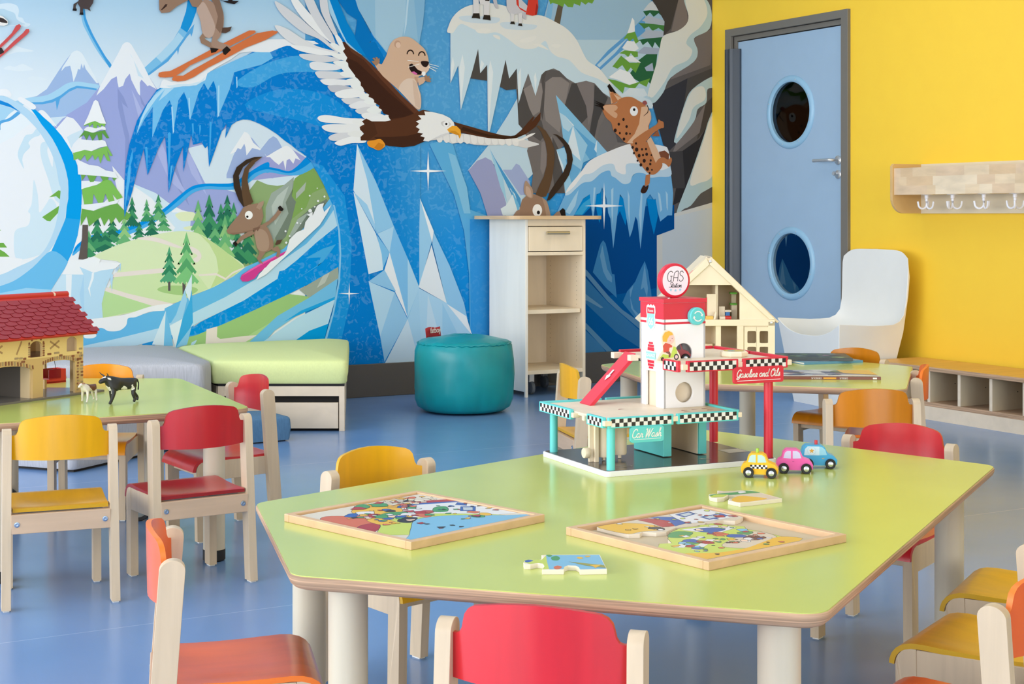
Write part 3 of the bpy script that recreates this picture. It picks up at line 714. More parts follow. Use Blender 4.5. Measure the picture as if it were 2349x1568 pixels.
# upper right sky, firs
P('3', (150, 182, 204), '935 -20 1760 -20 1920 200 1920 860 1300 860 880 190')
P('3', (176, 200, 212), '1150 330 1900 330 1920 860 1300 860 1180 500')
P('3', (124, 176, 212), '935 -20 975 -20 950 160 905 160')
P('3', (92, 152, 202), '1310 545 1420 420 1600 265 1730 130 1730 260 1560 400 1360 580'); P('3', (176, 202, 216), '1330 540 1450 430 1590 310 1480 440 1350 560')
P('3', (94, 84, 70), '1012 20 1050 50 1022 212 972 190'); P('3', (110, 156, 62), '925 -20 1320 -20 1290 32 1260 20 1235 40 1200 15 1190 50 1140 30 1130 62 1090 60 1060 30 1050 60 1000 35 960 25 945 38')
sg, dg = (104, 154, 62), (44, 96, 62)
for c, q in (((196, 202, 208), '1715 85 1760 30 1790 10 1850 95'), (dg, '1712 95 1770 85 1860 92 1880 145 1840 110 1800 140 1770 105 1740 135'), ((168, 178, 192), '1702 170 1750 130 1890 170 1890 212 1790 205'), ((70, 124, 66), '1672 190 1800 200 1890 212 1885 262 1840 232 1790 258 1760 220 1720 240 1700 215'),
             ((168, 178, 192), '1688 300 1740 248 1890 262 1880 312 1760 328'), (dg, '1655 335 1740 320 1880 308 1850 402 1810 350 1790 400 1750 345 1710 375 1690 340'), ((158, 168, 186), '1658 440 1720 388 1850 402 1830 455 1740 450'), (dg, '1675 500 1740 450 1830 450 1800 725 1740 660 1700 690 1590 625 1640 560'), ((160, 172, 190), '1725 560 1790 520 1800 590 1740 590'),
             ((224, 226, 226), '1600 225 1622 148 1640 170 1645 262 1580 282'), (sg, '1548 325 1582 278 1645 264 1676 345 1650 365 1630 320 1600 345 1580 320'), ((222, 225, 226), '1538 400 1580 340 1640 345 1678 402 1640 428 1590 420'), (sg, '1515 442 1560 418 1668 428 1670 470 1640 475 1610 440 1590 475 1560 450'),
             ((222, 225, 226), '1560 480 1620 460 1695 520 1640 515 1590 510'), (sg, '1458 552 1530 462 1600 520 1690 520 1650 605 1610 560 1580 600 1540 540 1500 570'), ((226, 228, 228), '1428 640 1520 572 1600 600 1665 690 1600 708 1500 660'), (sg, '1420 655 1480 665 1600 705 1770 650 1740 720 1680 690 1640 740 1560 720 1545 775 1480 715'), ((206, 216, 220), '1530 790 1600 730 1720 735 1750 790 1640 830')):
    P('3', c, q)
P('3', (200, 214, 220), '1420 690 1540 780 1700 800 1800 840 1790 900 1500 900')
# cliff at the right edge
P('3', (92, 87, 86), '1775 -20 2300 -20 2300 1800 1960 1800 1925 1350 1900 1200 1790 860 1850 770 1770 800 1830 600 1890 300 1900 200 1850 100')
P('3', (68, 63, 60), '1780 -20 2010 -20 1940 240 1880 300 1890 180'); P('3', (122, 112, 108), '2010 -20 2060 -20 2085 180 2060 250 1945 262')
P('3', (56, 56, 62), '1840 770 2080 650 2060 900 1990 1190 1930 1250 1880 1200 1790 860'); P('3', (116, 108, 106), '2130 330 2200 270 2300 240 2270 540 1940 660')
P('3', (76, 73, 72), '2080 650 2300 560 2300 640 2120 740 2050 880'); P('3', (74, 68, 64), '2230 860 2300 790 2300 970 2160 1160 2180 1000')
P('3', (122, 114, 112), '1990 1180 2130 1010 2230 860 2180 1100 1950 1280'); P('3', (48, 47, 50), '2040 1250 2180 1150 2290 960 2160 1600 1960 1700'); P('3', (66, 64, 66), '1930 1260 2040 1250 2060 1560 1950 1560')
cream, rim = (214, 215, 208), (176, 198, 202)
P('3', rim, '2056 -20 2215 -20 2278 90 2262 240 2150 305 2135 340 2165 425 2130 515 1940 645 1880 765 1800 855 1760 800 1752 770 1830 500 1850 400 1880 300 2000 255 2070 200 2088 130', 1)
P('3', cream, '2066 -20 2200 -20 2245 110 2190 220 2105 290 2070 360 2120 420 2080 500 1960 560 1890 680 1800 800 1765 800 1752 770 1830 500 1850 400 1880 300 2000 255 2070 200 2088 130', 1)
P('3', rim, '2300 630 2300 722 2245 742 2235 852 2165 905 2135 1005 2005 1172 1980 1182 1973 1145 2050 880 2120 740', 1); P('3', cream, '2200 715 2230 760 2220 830 2130 890 2090 1000 1985 1150 2050 900 2120 750', 1)
P('6', rim, '2295 260 2295 885 2180 950 2090 1060 2030 1090 1960 1120 2080 800 2200 450 2250 290', 1); P('6', (222, 219, 208), '2295 290 2295 760 2160 860 2080 850 2200 480 2255 300', 1)
P('6', (92, 88, 86), '2295 885 2180 950 2090 1060 2030 1100 2295 1040')
P('f', (206, 206, 202), '1640 462 1640 820 1503 820 1502 520 1507 508 1522 496 1560 485'); P('f', (196, 204, 210), '1640 474 1548 496 1525 506 1518 526 1518 820 1640 820')
# hanging ledge with icicles
P('3', (112, 106, 104), '640 540 760 610 820 720 870 620 900 590 970 560 1020 590 1080 650 1150 690 1240 670 1310 690 1380 770 1440 810 1640 1250 1420 1290 1310 1260 1100 1150 1000 790 1060 1200 1000 1260 1070 1600 780 1600 800 1440 750 1250 770 1180 715 1070 680 1030 668 800')
for c, q in (((78, 74, 72), '668 740 720 720 800 960 715 1070 680 1030'), ((136, 128, 124), '720 740 800 690 890 690 860 920 800 960 770 900'), ((82, 77, 75), '862 620 935 570 900 800 880 1000 858 920 880 760'), ((134, 126, 122), '905 640 1000 620 1100 690 1060 900 1020 1100 905 1000 890 900'),
             ((90, 86, 85), '930 572 1020 590 1080 650 1110 690 1040 640 960 640 890 690 910 600'), ((74, 71, 70), '1120 690 1200 690 1270 950 1180 1050 1060 880'), ((122, 114, 112), '1160 690 1240 672 1300 690 1310 900 1260 1040 1240 880'), ((70, 68, 68), '1310 700 1420 810 1340 1000 1300 1180 1260 1150 1300 900'), ((108, 103, 102), '1350 1050 1440 900 1500 1180 1430 1260 1320 1190'), ((88, 84, 84), '1420 860 1600 1190 1500 1180'),
             ((84, 80, 78), '715 1070 860 1170 900 1120 870 1000 800 960'), ((110, 104, 102), '760 1250 870 1180 860 1400 800 1440'), ((128, 120, 118), '870 1180 960 1130 1000 1240 880 1450 860 1400'), ((82, 78, 76), '960 1130 1020 1250 1060 1600 980 1600 960 1400')):
    P('3', c, q)
P('3', (76, 72, 69), '345 400 425 520 420 670 282 650'); P('3', (76, 72, 69), '570 480 670 560 662 738 578 748 520 714')
P('3', (192, 211, 220), '115 265 180 160 320 80 500 70 700 150 900 200 1050 280 1180 450 1330 630 1460 700 1500 780 1430 800 1380 770 1310 690 1240 670 1150 690 1080 650 1020 590 970 568 900 590 870 620 820 795 760 608 720 720 680 858 665 568 602 652 572 496 530 690 442 1090 425 1092 420 538 362 608 345 406 300 580 200 916 180 543 115 692')
for q in ('190 560 215 450 235 560 202 880', '428 600 445 500 470 600 432 1060', '676 620 700 560 700 700 682 830', '806 640 820 600 830 660 820 770', '118 560 135 470 150 540 118 670', '360 560 372 500 395 530 364 600'): P('3', (216, 224, 226), q)
P('3', (218, 218, 212), '88 265 95 230 130 150 200 80 300 40 450 28 600 60 750 120 870 130 980 180 1080 240 1160 330 1220 450 1260 510 1350 570 1430 670 1455 702 1400 690 1330 650 1200 600 1100 500 1000 470 940 420 900 340 820 400 700 400 600 330 500 270 400 280 300 240 200 200 140 270 110 275', 1)
P('3', (196, 210, 218), '190 140 280 130 420 140 520 150 500 190 380 195 260 185 200 165', 1); P('3', (196, 210, 218), '530 190 640 185 740 200 830 210 800 245 680 250 560 235', 1)
for q in ('325 250 400 235 455 250 400 275 350 275', '690 335 760 310 830 302 790 345 710 355', '950 375 1000 365 1030 380 990 398', '470 290 520 300 525 330 480 310', '800 370 860 365 930 415 870 395'): P('3', (222, 221, 214), q, 1)
# crystals in front of the cliff
for c, q in (((128, 184, 216), '875 70 1340 585 1180 650 940 760 900 560 950 540 920 300'), ((92, 160, 206), '1030 345 1180 480 1340 585 1180 650 1120 560'), ((216, 226, 230), '905 225 960 260 1040 345 940 365'), ((176, 206, 222), '905 225 940 365 990 400 1030 345 960 262'),
             ((210, 223, 230), '1030 345 1060 480 1105 690 960 600'), ((150, 196, 222), '1030 345 1160 520 1105 690 1060 480'), ((150, 196, 222), '880 560 960 540 1120 680 1060 900 960 960 930 700'), ((206, 222, 230), '880 560 940 700 970 860 900 640'), ((104, 168, 210), '960 640 1100 740 1020 880 990 760'), ((206, 222, 230), '1240 480 1270 520 1250 600 1220 560'), ((140, 190, 220), '1245 475 1340 590 1240 620')):
    P('6', c, q)
# lower snow ledge and cave
P('f', (0, 74, 142), '1300 480 1545 470 1545 525 1505 540 1505 830 1320 830')
P('f', (0, 92, 160), '1320 690 1505 660 1505 830 1320 830')
for c, q in (((0, 130, 202), '1000 1145 1100 1020 1180 960 1200 1060 1120 1145'), ((56, 160, 212), '1040 1145 1120 1040 1190 990 1190 1040 1110 1145'), ((0, 128, 200), '1220 980 1280 940 1290 1130 1265 1220 1240 1100'), ((0, 128, 200), '1430 970 1500 1000 1510 1180 1500 1240 1450 1110 1420 1170'), ((0, 128, 200), '1690 1000 1780 1010 1790 1160 1755 1325 1720 1180')):
    P('6', c, q)
P('6', (112, 172, 216), '860 1180 960 960 1060 900 1140 840 1280 760 1360 745 1400 810 1480 860 1540 820 1600 765 1680 770 1740 800 1910 795 1928 950 1918 1150 1880 1150 1812 1205 1790 1120 1770 1000 1755 1010 1720 960 1690 1000 1672 1110 1650 1300 1635 1452 1608 1200 1590 1160 1560 1290 1538 1348 1510 1180 1480 1000 1450 960 1430 1120 1405 1330 1390 1448 1365 1180 1345 1130 1330 1000 1290 900 1270 950 1240 960 1210 1195 1195 1100 1180 960 1120 1000 1040 1145 1000 1180')
for q in ('1215 900 1232 900 1212 1120 1203 1100', '1370 920 1392 900 1385 1240 1375 1150', '1520 920 1536 980 1538 1240 1522 1120', '1640 940 1652 960 1640 1340 1620 1150', '1790 940 1810 960 1830 1100 1812 1120', '1860 930 1880 960 1880 1110 1868 1080', '960 1120 1040 980 1080 920 1050 1060 1000 1140'): P('6', (160, 200, 226), q)
P('6', (184, 208, 224), '958 965 1000 880 1100 760 1180 660 1340 580 1540 508 1700 508 1840 528 1882 560 1902 700 1908 795 1800 805 1720 810 1670 775 1600 770 1560 800 1540 855 1480 868 1410 815 1375 795 1355 748 1280 772 1200 842 1120 858 1060 905 1000 960', 1)
P('6', (226, 226, 226), '962 950 1000 880 1100 760 1180 660 1340 580 1540 508 1700 508 1840 528 1882 560 1902 700 1820 745 1740 720 1640 690 1510 690 1500 780 1420 755 1390 690 1300 700 1200 770 1120 790 1040 890', 1)
# cave crystals and diagonal tracks
for c, q in (((62, 132, 186), '700 240 780 -60 800 -120 830 -160 860 -120 890 0 940 260 972 268 1000 560 860 430'), ((104, 160, 202), '790 40 820 -100 850 60 880 200 940 300 940 370 880 330 830 230'), ((62, 132, 186), '1070 620 1130 480 1230 360 1290 220 1350 100 1390 220 1430 480 1440 600 1300 900'), ((104, 160, 202), '1160 460 1210 400 1170 560 1210 700 1290 780 1280 840 1180 690'), ((104, 160, 202), '1300 460 1350 140 1390 440 1380 560 1340 430'),
             ((92, 140, 178), '600 200 620 210 900 540 1070 710 1300 870 1310 970 1000 710 880 600 620 290 600 280'), ((52, 118, 170), '600 300 880 610 1300 980 1310 1200 1000 1000 600 620'), ((104, 150, 184), '600 500 620 520 830 680 800 690 640 600 600 590'), ((92, 144, 182), '600 870 620 880 980 1250 900 1260 620 960 600 950'), ((64, 128, 178), '600 960 800 1150 880 1260 600 1260')):
    P('7', c, q)
A.star(1384, 472, 44, 54)
A.done()

# ------------------------------------------------------------------ printed animals
def scallop(pts, rad, src='f'):
    return pts
E1 = Print('painted_eagle', 'printed bald eagle in flight with spread wings')
Q = E1.P
fl, fs, fd = (228, 230, 230), (206, 208, 212), (186, 188, 196)
# far wing
Q('2', (206, 205, 204), '1700 1262 1800 1250 1900 1290 2000 1275 2100 1300 2200 1305 2349 1300 2400 1290 2560 1330 2680 1300 2680 1290 2540 1250 2349 1240 2000 1200 1800 1200')
for x in range(1760, 2500, 62): Q('2', (222, 221, 218), [(x, 1200 + (x - 1760) * .05), (x + 46, 1205 + (x - 1760) * .05), (x + 54, 1262 + (x - 1760) * .055), (x + 26, 1280 + (x - 1760) * .045), (x + 4, 1255 + (x - 1760) * .05)], 1)
Q('3', (226, 224, 220), '620 1165 700 1150 780 1108 820 1102 800 1120 720 1160 660 1178')
Q('3', (80, 48, 30), '140 1010 300 1055 420 1090 540 1120 640 1130 700 1080 800 965 808 975 790 1010 862 930 860 990 820 1050 740 1110 660 1145 560 1155 430 1145 320 1125 200 1100')
Q('3', (58, 36, 22), '200 1075 330 1115 450 1140 560 1152 660 1143 740 1108 690 1115 600 1130 450 1120 320 1085 220 1050')
# long primaries
for c, q in ((fs, '310 12 400 60 520 150 660 270 760 350 880 470 820 440 700 350 560 290 420 180 340 90'), (fl, '450 -40 500 -20 620 120 760 260 830 390 700 300 560 170 470 40'), (fs, '570 -40 640 -30 720 130 820 300 850 400 760 320 650 160 590 40'), (fs, '715 -40 770 -40 800 120 870 300 900 380 830 300 760 180 720 80'), ((214, 216, 218), '310 228 420 260 560 350 700 420 880 470 800 480 640 445 480 400 360 310'),
             (fl, '450 405 600 420 760 455 900 490 780 500 620 480 500 445'), (fs, '535 487 680 490 860 520 900 540 760 560 620 545 550 520'), ((220, 223, 226), '622 570 680 555 800 570 930 600 860 630 720 635 640 620'), (fs, '675 645 760 640 900 650 1000 690 860 710 720 705 685 680'), ((224, 226, 228), '722 715 820 710 960 720 1020 760 900 770 780 765 735 745'),
             (fd, '790 770 900 765 1010 790 1050 820 920 830 830 828 795 800'), (fl, '855 830 960 800 1080 800 1120 860 1000 880 900 880 860 860'), (fs, '915 885 1040 880 1140 890 1180 930 1060 945 960 935 920 910'), ((222, 224, 226), '978 945 1080 905 1180 920 1220 960 1100 980 1010 975 982 960'), (fs, '1035 985 1140 960 1220 980 1260 1020 1140 1030 1060 1020'), ((226, 228, 228), '1088 1025 1180 1010 1280 1030 1330 1070 1220 1090 1120 1070'), (fl, '1130 1065 1240 1040 1340 1050 1350 1080 1260 1095 1170 1095')):
    Q('2', c, q, 1)
for q in ('850 330 880 322 930 400 960 480 900 430', '805 400 850 390 920 440 960 500 880 470', '805 490 880 480 960 500 970 550 880 530', '832 560 900 545 990 560 1000 600 900 600', '905 600 980 580 1040 640 1020 680 940 650', '892 655 980 640 1060 690 1020 700 930 690', '945 720 1040 700 1110 740 1060 760 980 750', '990 760 1080 740 1130 800 1100 820 1020 800', '1060 860 1140 840 1200 890 1150 900 1090 890', '1108 905 1190 890 1230 930 1180 940 1130 930', '1135 985 1210 950 1270 990 1220 1020 1160 1010', '1250 1060 1320 1030 1350 1070 1300 1085'):
    Q('2', (226, 230, 228), q, 1)
# brown arm of the wing
Q('2', (74, 42, 28), '915 380 935 375 990 430 1080 490 1160 560 1300 700 1440 850 1600 1000 1720 1010 1700 1060 1560 1060 1350 1080 1330 1050 1330 1035 1285 1020 1280 990 1240 970 1250 950 1200 920 1200 890 1150 870 1155 850 1110 820 1115 800 1080 770 1080 730 1030 690 1030 660 970 600 980 580 945 550 960 520 920 460 940 440')
Q('2', (92, 54, 36), '935 375 990 430 1080 490 1160 560 1300 700 1440 850 1600 1000 1560 1020 1400 860 1250 700 1180 620 1110 540 1000 470')
Q('2', (60, 34, 24), '960 520 1050 560 1200 700 1330 830 1450 930 1555 1020 1540 1040 1340 1070 1330 1035 1285 1020 1250 950 1200 900 1155 850 1110 810 1080 740 1030 680 970 600')
# tail
for c, q in ((fl, '692 1060 720 1038 800 1035 950 1060 1100 1070 1110 1120 900 1110 760 1100 710 1085'), ((224, 226, 226), '730 1140 780 1118 920 1115 1080 1120 1090 1190 900 1195 780 1180'), (fs, '790 1235 850 1200 960 1190 1080 1200 1080 1240 940 1260 830 1265'), (fl, '845 1285 900 1255 1020 1220 1120 1230 1120 1280 1000 1285 900 1308'), ((226, 228, 226), '1000 1090 1060 1065 1120 1075 1120 1120 1040 1120'), ((222, 224, 222), '960 1200 1020 1175 1100 1190 1090 1230 1000 1225')):
    Q('2', c, q, 1)
# body
Q('2', (84, 50, 32), '1090 1090 1130 1065 1180 1090 1300 1090 1450 1060 1560 1020 1640 985 1700 1000 1740 1080 1720 1200 1650 1270 1560 1310 1460 1322 1340 1312 1250 1290 1150 1262 1080 1262 1078 1230 1110 1200 1075 1165 1070 1140 1115 1115')
Q('2', (64, 38, 26), '1200 1230 1350 1230 1500 1220 1620 1190 1690 1230 1640 1275 1560 1310 1460 1322 1340 1312 1260 1292')
Q('2', (74, 44, 28), '1100 1095 1130 1065 1200 1100 1230 1200 1150 1262 1080 1262 1078 1230 1115 1200 1072 1160 1120 1130')
Q('2', (222, 146, 46), '1140 1270 1200 1258 1260 1250 1300 1300 1280 1330 1240 1350 1190 1330 1150 1310', 1); Q('2', (196, 122, 34), '1200 1325 1240 1280 1290 1300 1270 1340 1235 1350')
# head
Q('2', (228, 228, 226), '1650 1000 1720 1005 1820 1030 1880 1060 1915 1100 1925 1150 1880 1185 1800 1210 1740 1240 1690 1270 1640 1265 1655 1235 1615 1222 1640 1200 1590 1190 1610 1160 1575 1140 1605 1110 1575 1090 1625 1070 1595 1035 1660 1035')
Q('2', (208, 208, 208), '1740 1240 1800 1210 1880 1185 1870 1205 1800 1230 1700 1265')
Q('2', (200, 198, 196), '1800 1100 1840 1085 1890 1112 1860 1140 1815 1130', 1); E1.C('2', (232, 232, 232), 1846, 1113, 26); E1.C('2', (30, 24, 20), 1848, 1113, 10)
Q('2', (230, 164, 52), '1855 1162 1900 1130 1940 1132 1975 1165 1982 1210 1968 1245 1955 1215 1910 1200 1870 1185'); Q('2', (204, 138, 36), '1870 1172 1930 1178 1965 1205 1968 1245 1955 1215 1910 1200')
E1.done()

R = Print('painted_marmot', 'printed laughing beige marmot riding on the eagle'); Q = R.P
fur, fu2 = (203, 170, 144), (186, 150, 126)
Q('2', fur, '1190 550 1240 570 1300 590 1360 625 1340 660 1280 660 1240 640 1215 600'); Q('2', (156, 122, 96), '1175 550 1205 545 1185 525 1200 518 1215 535 1212 512 1230 515 1235 530 1248 522 1250 560 1220 592 1195 575')
Q('2', fur, '1280 560 1310 500 1335 420 1370 365 1420 338 1475 330 1530 342 1590 385 1650 440 1680 500 1690 560 1688 620 1660 665 1600 690 1590 760 1620 860 1620 960 1600 985 1560 960 1420 810 1250 650', 1)
Q('2', fu2, '1560 690 1600 690 1590 760 1600 770 1575 740'); Q('2', fur, '1590 700 1650 690 1665 720 1640 750 1600 770'); Q('2', (156, 122, 96), '1650 690 1670 668 1680 690 1700 676 1695 700 1715 705 1700 718 1712 738 1675 735 1655 720')
Q('2', (214, 192, 174), '1420 800 1450 740 1490 710 1530 705 1570 720 1600 800 1615 900 1612 975 1560 950 1470 860', 1); Q('2', (204, 178, 158), '1545 715 1580 740 1612 900 1612 975 1570 950 1555 850')
R.C('2', fu2, 1410, 398, 30, 34); R.C('2', (216, 186, 164), 1416, 406, 22, 26)
for cx_ in (1525, 1628):
    Q('2', (40, 26, 22), [(cx_ + 34 * math.cos(PI + PI * i / 12), (488 if cx_ < 1600 else 502) + 42 * math.sin(PI + PI * i / 12)) for i in range(13)] + [(cx_ + 24 * math.cos(PI * i / 12) , (490 if cx_ < 1600 else 504) - 32 * math.sin(PI * i / 12)) for i in range(13)])
Q('2', (216, 188, 166), '1560 590 1600 570 1690 580 1690 630 1660 650 1610 640 1570 620', 1)
Q('2', (34, 22, 22), '1516 580 1540 572 1560 590 1590 625 1630 645 1620 672 1580 672 1535 650 1515 615'); Q('2', (206, 100, 160), '1530 648 1560 642 1590 665 1570 674', 0)
Q('2', (40, 28, 26), '1620 556 1640 548 1680 552 1692 570 1670 602 1645 600 1625 580', 1); Q('2', (236, 236, 232), '1628 648 1650 642 1662 650 1660 678 1640 684 1628 665')
for q in ('1500 540 1600 552 1600 556 1500 545', '1505 603 1605 574 1605 578 1505 607', '1690 572 1780 596 1780 600 1690 577', '1690 590 1770 616 1770 620 1690 595', '1690 600 1757 640 1754 644 1688 606'): Q('2', (236, 236, 232), q)
R.done()

R = Print('painted_lynx', 'printed spotted orange lynx leaping upwards'); Q = R.P
lx_, lt_ = (181, 116, 74), (216, 176, 144)
Q('6', (124, 74, 52), '1800 580 1850 568 1890 600 1885 660 1840 640 1800 620'); Q('6', (150, 92, 62), '1735 440 1790 380 1805 440')
Q('6', lx_, '1680 790 1720 780 1715 860 1700 880 1670 890'); Q('6', (58, 36, 28), '1635 930 1660 880 1680 892 1705 878 1700 910 1680 945 1650 952', 1)
Q('6', lx_, '1545 500 1620 470 1690 490 1760 590 1810 660 1830 700 1800 750 1750 785 1700 770 1640 700 1590 620 1560 550', 1)
Q('6', lt_, '1690 480 1725 445 1770 530 1812 620 1770 680 1740 610')
Q('6', lx_, '1760 700 1800 640 1840 630 1880 650 1905 630 1915 660 1890 715 1860 690 1825 685 1800 750 1750 780', 1)
Q('6', (206, 160, 126), '1370 150 1350 20 1370 10 1470 100 1400 140'); Q('6', (34, 26, 22), '1335 -10 1355 -30 1400 30 1420 60 1360 40'); Q('6', lx_, '1360 60 1380 40 1460 100 1410 140 1385 150')
Q('6', lt_, '1390 60 1460 100 1430 120')
Q('6', lx_, '1280 170 1310 160 1410 145 1440 110 1500 88 1560 92 1620 125 1665 150 1690 180 1720 230 1730 280 1710 340 1700 400 1640 450 1560 500 1500 500 1440 440 1390 390 1370 320 1320 270', 1)
Q('6', lt_, '1640 180 1690 170 1725 230 1728 290 1700 350 1705 400 1640 450 1560 505 1510 500 1580 420 1620 330')
Q('6', (30, 24, 22), '1215 118 1300 150 1310 160 1300 215 1275 180 1215 160 1265 165 1215 135 1270 152')
Q('6', (206, 160, 126), '1295 175 1350 160 1410 162 1428 185 1410 210 1395 215 1425 240 1420 270 1400 276 1340 230', 1)
R.C('6', (234, 234, 234), 1574, 215, 36, 44); R.C('6', (26, 22, 22), 1576, 202, 11, 13); Q('6', (148, 84, 84), '1650 135 1675 120 1692 140 1685 158 1660 155', 1)
Q('6', (34, 24, 22), '1695 160 1708 190 1700 230 1660 262 1660 258 1694 226 1702 190 1690 165')
Q('6', lx_, '1645 518 1560 490 1640 420 1720 370 1780 330 1795 290 1810 300 1835 310 1842 330 1840 365 1810 372 1740 420', 1)
for i, (x, y, r) in enumerate(((1480, 290, 11), (1438, 332, 11), (1508, 354, 11), (1406, 388, 14), (1447, 412, 9), (1506, 416, 11), (1538, 418, 7), (1484, 466, 12), (1562, 540, 11), (1598, 560, 15), (1646, 558, 9), (1682, 556, 9), (1620, 614, 13), (1655, 610, 9), (1688, 602, 12), (1730, 610, 7), (1574, 592, 9), (1666, 660, 14), (1724, 658, 9), (1720, 690, 10), (1636, 697, 12), (1694, 733, 14), (1735, 742, 7), (1714, 770, 8), (1606, 660, 8), (1592, 505, 9))):
    R.C('6', (48, 34, 30), x, y, r, r * 1.25, 12)
R.done()

R = Print('painted_ibex', 'printed brown ibex peeking over the cupboard with long curved horns'); Q = R.P
br, b2, hn, hd = (146, 118, 98), (164, 138, 118), (92, 70, 50), (56, 44, 34)
Q('6', hd, '790 1020 820 940 870 860 940 760 975 680 970 600 940 510 880 440 845 420 880 425 940 460 990 520 1015 580 1026 650 1010 730 990 790 960 840 930 880 890 930 850 980 820 1010', 0)
Q('6', hn, '692 960 720 890 765 800 790 700 795 600 780 500 740 400 700 350 720 345 780 390 830 470 860 560 862 640 850 740 835 830 810 920 785 980 740 988 705 975', 0)
Q('6', (150, 124, 106), '485 1160 520 1110 560 1090 600 1160'); Q('6', (150, 124, 106), '840 1160 880 1120 920 1105 920 1160'); Q('6', (36, 30, 26), '905 1110 935 1085 955 1100 962 1160 925 1160')
Q('6', br, '548 1170 550 1080 570 1010 610 970 680 960 740 985 790 1020 810 1080 830 1170'); Q('6', b2, '745 985 790 1020 810 1080 830 1170 790 1170 770 1060')
Q('6', b2, '590 950 588 880 605 838 640 880 665 920 665 990 630 990', 1); Q('6', (186, 160, 142), '605 950 605 890 640 910 655 985 625 980', 1)
R.C('6', (236, 236, 234), 706, 1105, 43, 56); R.C('6', (28, 24, 24), 716, 1124, 14, 17)
R.done()

R = Print('painted_ibex', 'printed ibex riding a pink snowboard down the ice slide'); Q = R.P
Q('5', W_, '410 940 430 900 480 850 520 800 560 775 620 735 640 660 690 610 740 590 750 540 780 500 760 490 800 470 800 495 830 430 850 415 878 410 870 440 880 470 930 420 900 480 850 560 720 680 600 790 480 900')
for x, y, r in ((694, 546, 7), (717, 550, 5), (725, 448, 5), (783, 462, 13), (815, 434, 6), (838, 394, 8), (882, 364, 7), (780, 358, 6), (832, 306, 4), (613, 603, 7), (641, 637, 6), (618, 682, 8)): R.C('5', W_, x, y, r, None, 10)
Q('5', (200, 62, 140), '300 930 310 905 370 865 440 825 520 785 620 738 600 765 540 800 510 815 470 860 430 890 400 930 350 950 315 950'); Q('5', (226, 96, 166), '305 915 370 865 440 825 520 785 618 740 520 795 440 838 370 880')
Q('5', W_, '430 905 470 855 500 850 530 810 510 835 560 790 540 830 480 880')
Q('5', hd, '325 440 290 390 255 300 250 220 275 160 340 110 400 90 455 88 420 110 360 130 320 160 290 220 300 290 320 360 345 400')
Q('5', hn, '325 430 310 330 310 240 330 170 380 115 455 88 400 130 400 135 360 180 350 250 365 330 390 400 360 430')
Q('5', br, '430 760 425 720 440 700 480 740 440 800 460 830 430 820 415 790'); Q('5', br, '520 720 560 705 578 740 570 780 545 785 555 745 520 735')
Q('5', br, '445 560 500 530 545 480 565 450 585 470 545 520 480 570'); Q('5', (34, 28, 26), '560 440 575 425 600 450 590 465 570 462')
Q('5', br, '395 600 440 560 480 570 510 620 530 690 515 730 460 750 420 730 405 670', 1); Q('5', b2, '405 600 450 590 485 620 500 680 490 730 450 742 420 720 405 660', 1)
Q('5', (86, 64, 52), '540 695 555 665 592 660 575 690 545 700')
Q('5', br, '380 590 300 640 270 680 260 700 285 690 320 660 400 620'); Q('5', (34, 28, 26), '248 685 265 670 282 690 270 712')
Q('5', br, '205 600 230 560 290 490 320 440 360 420 420 410 450 440 460 500 440 560 400 590 320 610 250 625 215 620'); Q('5', (132, 104, 86), '225 615 300 610 400 590 445 550 430 580 380 602 320 615 250 628'); Q('5', b2, '410 440 430 405 462 393 460 420 435 455'); Q('5', (118, 90, 74), '385 585 400 610 410 590 420 605 440 570 400 580')
R.C('5', (236, 236, 234), 359, 492, 27, 29); R.C('5', (28, 24, 24), 349, 503, 8)
R.done()

R = Print('painted_skier', 'printed ibex skiing on two long orange skis'); Q = R.P
ski, sk2 = (204, 112, 66), (224, 128, 78)
Q('1', ski, '1415 680 1420 655 1450 645 1520 640 1600 600 1900 440 2230 275 2280 275 2292 290 2280 300 2200 345 2060 415 1960 470 1700 590 1640 640 1560 690 1480 697 1430 695'); Q('1', ski, '1538 710 1560 680 1640 680 1720 630 1900 530 2080 420 2300 300 2440 275 2490 285 2480 300 2380 360 2200 430 1960 560 1860 610 1740 690 1660 725 1590 733 1545 725')
Q('1', br, '1820 290 1850 330 1830 350 1900 390 1960 400 1940 440 1880 430 1800 390 1785 340'); Q('1', (34, 28, 26), '1880 430 1960 440 1930 470 1890 478')
Q('1', (160, 132, 114), '1760 60 1800 20 1860 0 1990 100 2000 240 1970 330 1950 370 2050 410 2060 440 2000 450 1900 420 1895 370 1900 330 1850 340 1810 290 1795 200', 1); Q('1', (184, 160, 146), '1760 80 1820 20 1880 120 1925 240 1900 330 1850 338 1812 290 1795 190', 1); Q('1', (128, 102, 86), '1880 -20 1960 -20 2000 120 1998 240 1970 300 1930 250 1950 150 1920 50')
Q('1', (34, 28, 26), '1990 450 2030 415 2068 450 2020 495 2000 490'); Q('1', (86, 66, 56), '1990 250 2040 248 2075 240 2060 280 2020 300 1980 295')
Q('1', (146, 118, 98), '1420 -30 1425 90 1445 120 1500 115 1520 110 1580 60 1690 0 1720 60 1770 70 1800 30 1830 -30'); Q('1', (60, 42, 36), '1440 90 1480 40 1498 40 1490 60 1450 92')
Q('1', (38, 32, 32), '1960 0 2010 10 2040 10 2060 -20 2100 -20 2080 10 2140 10 2100 40 2040 30')
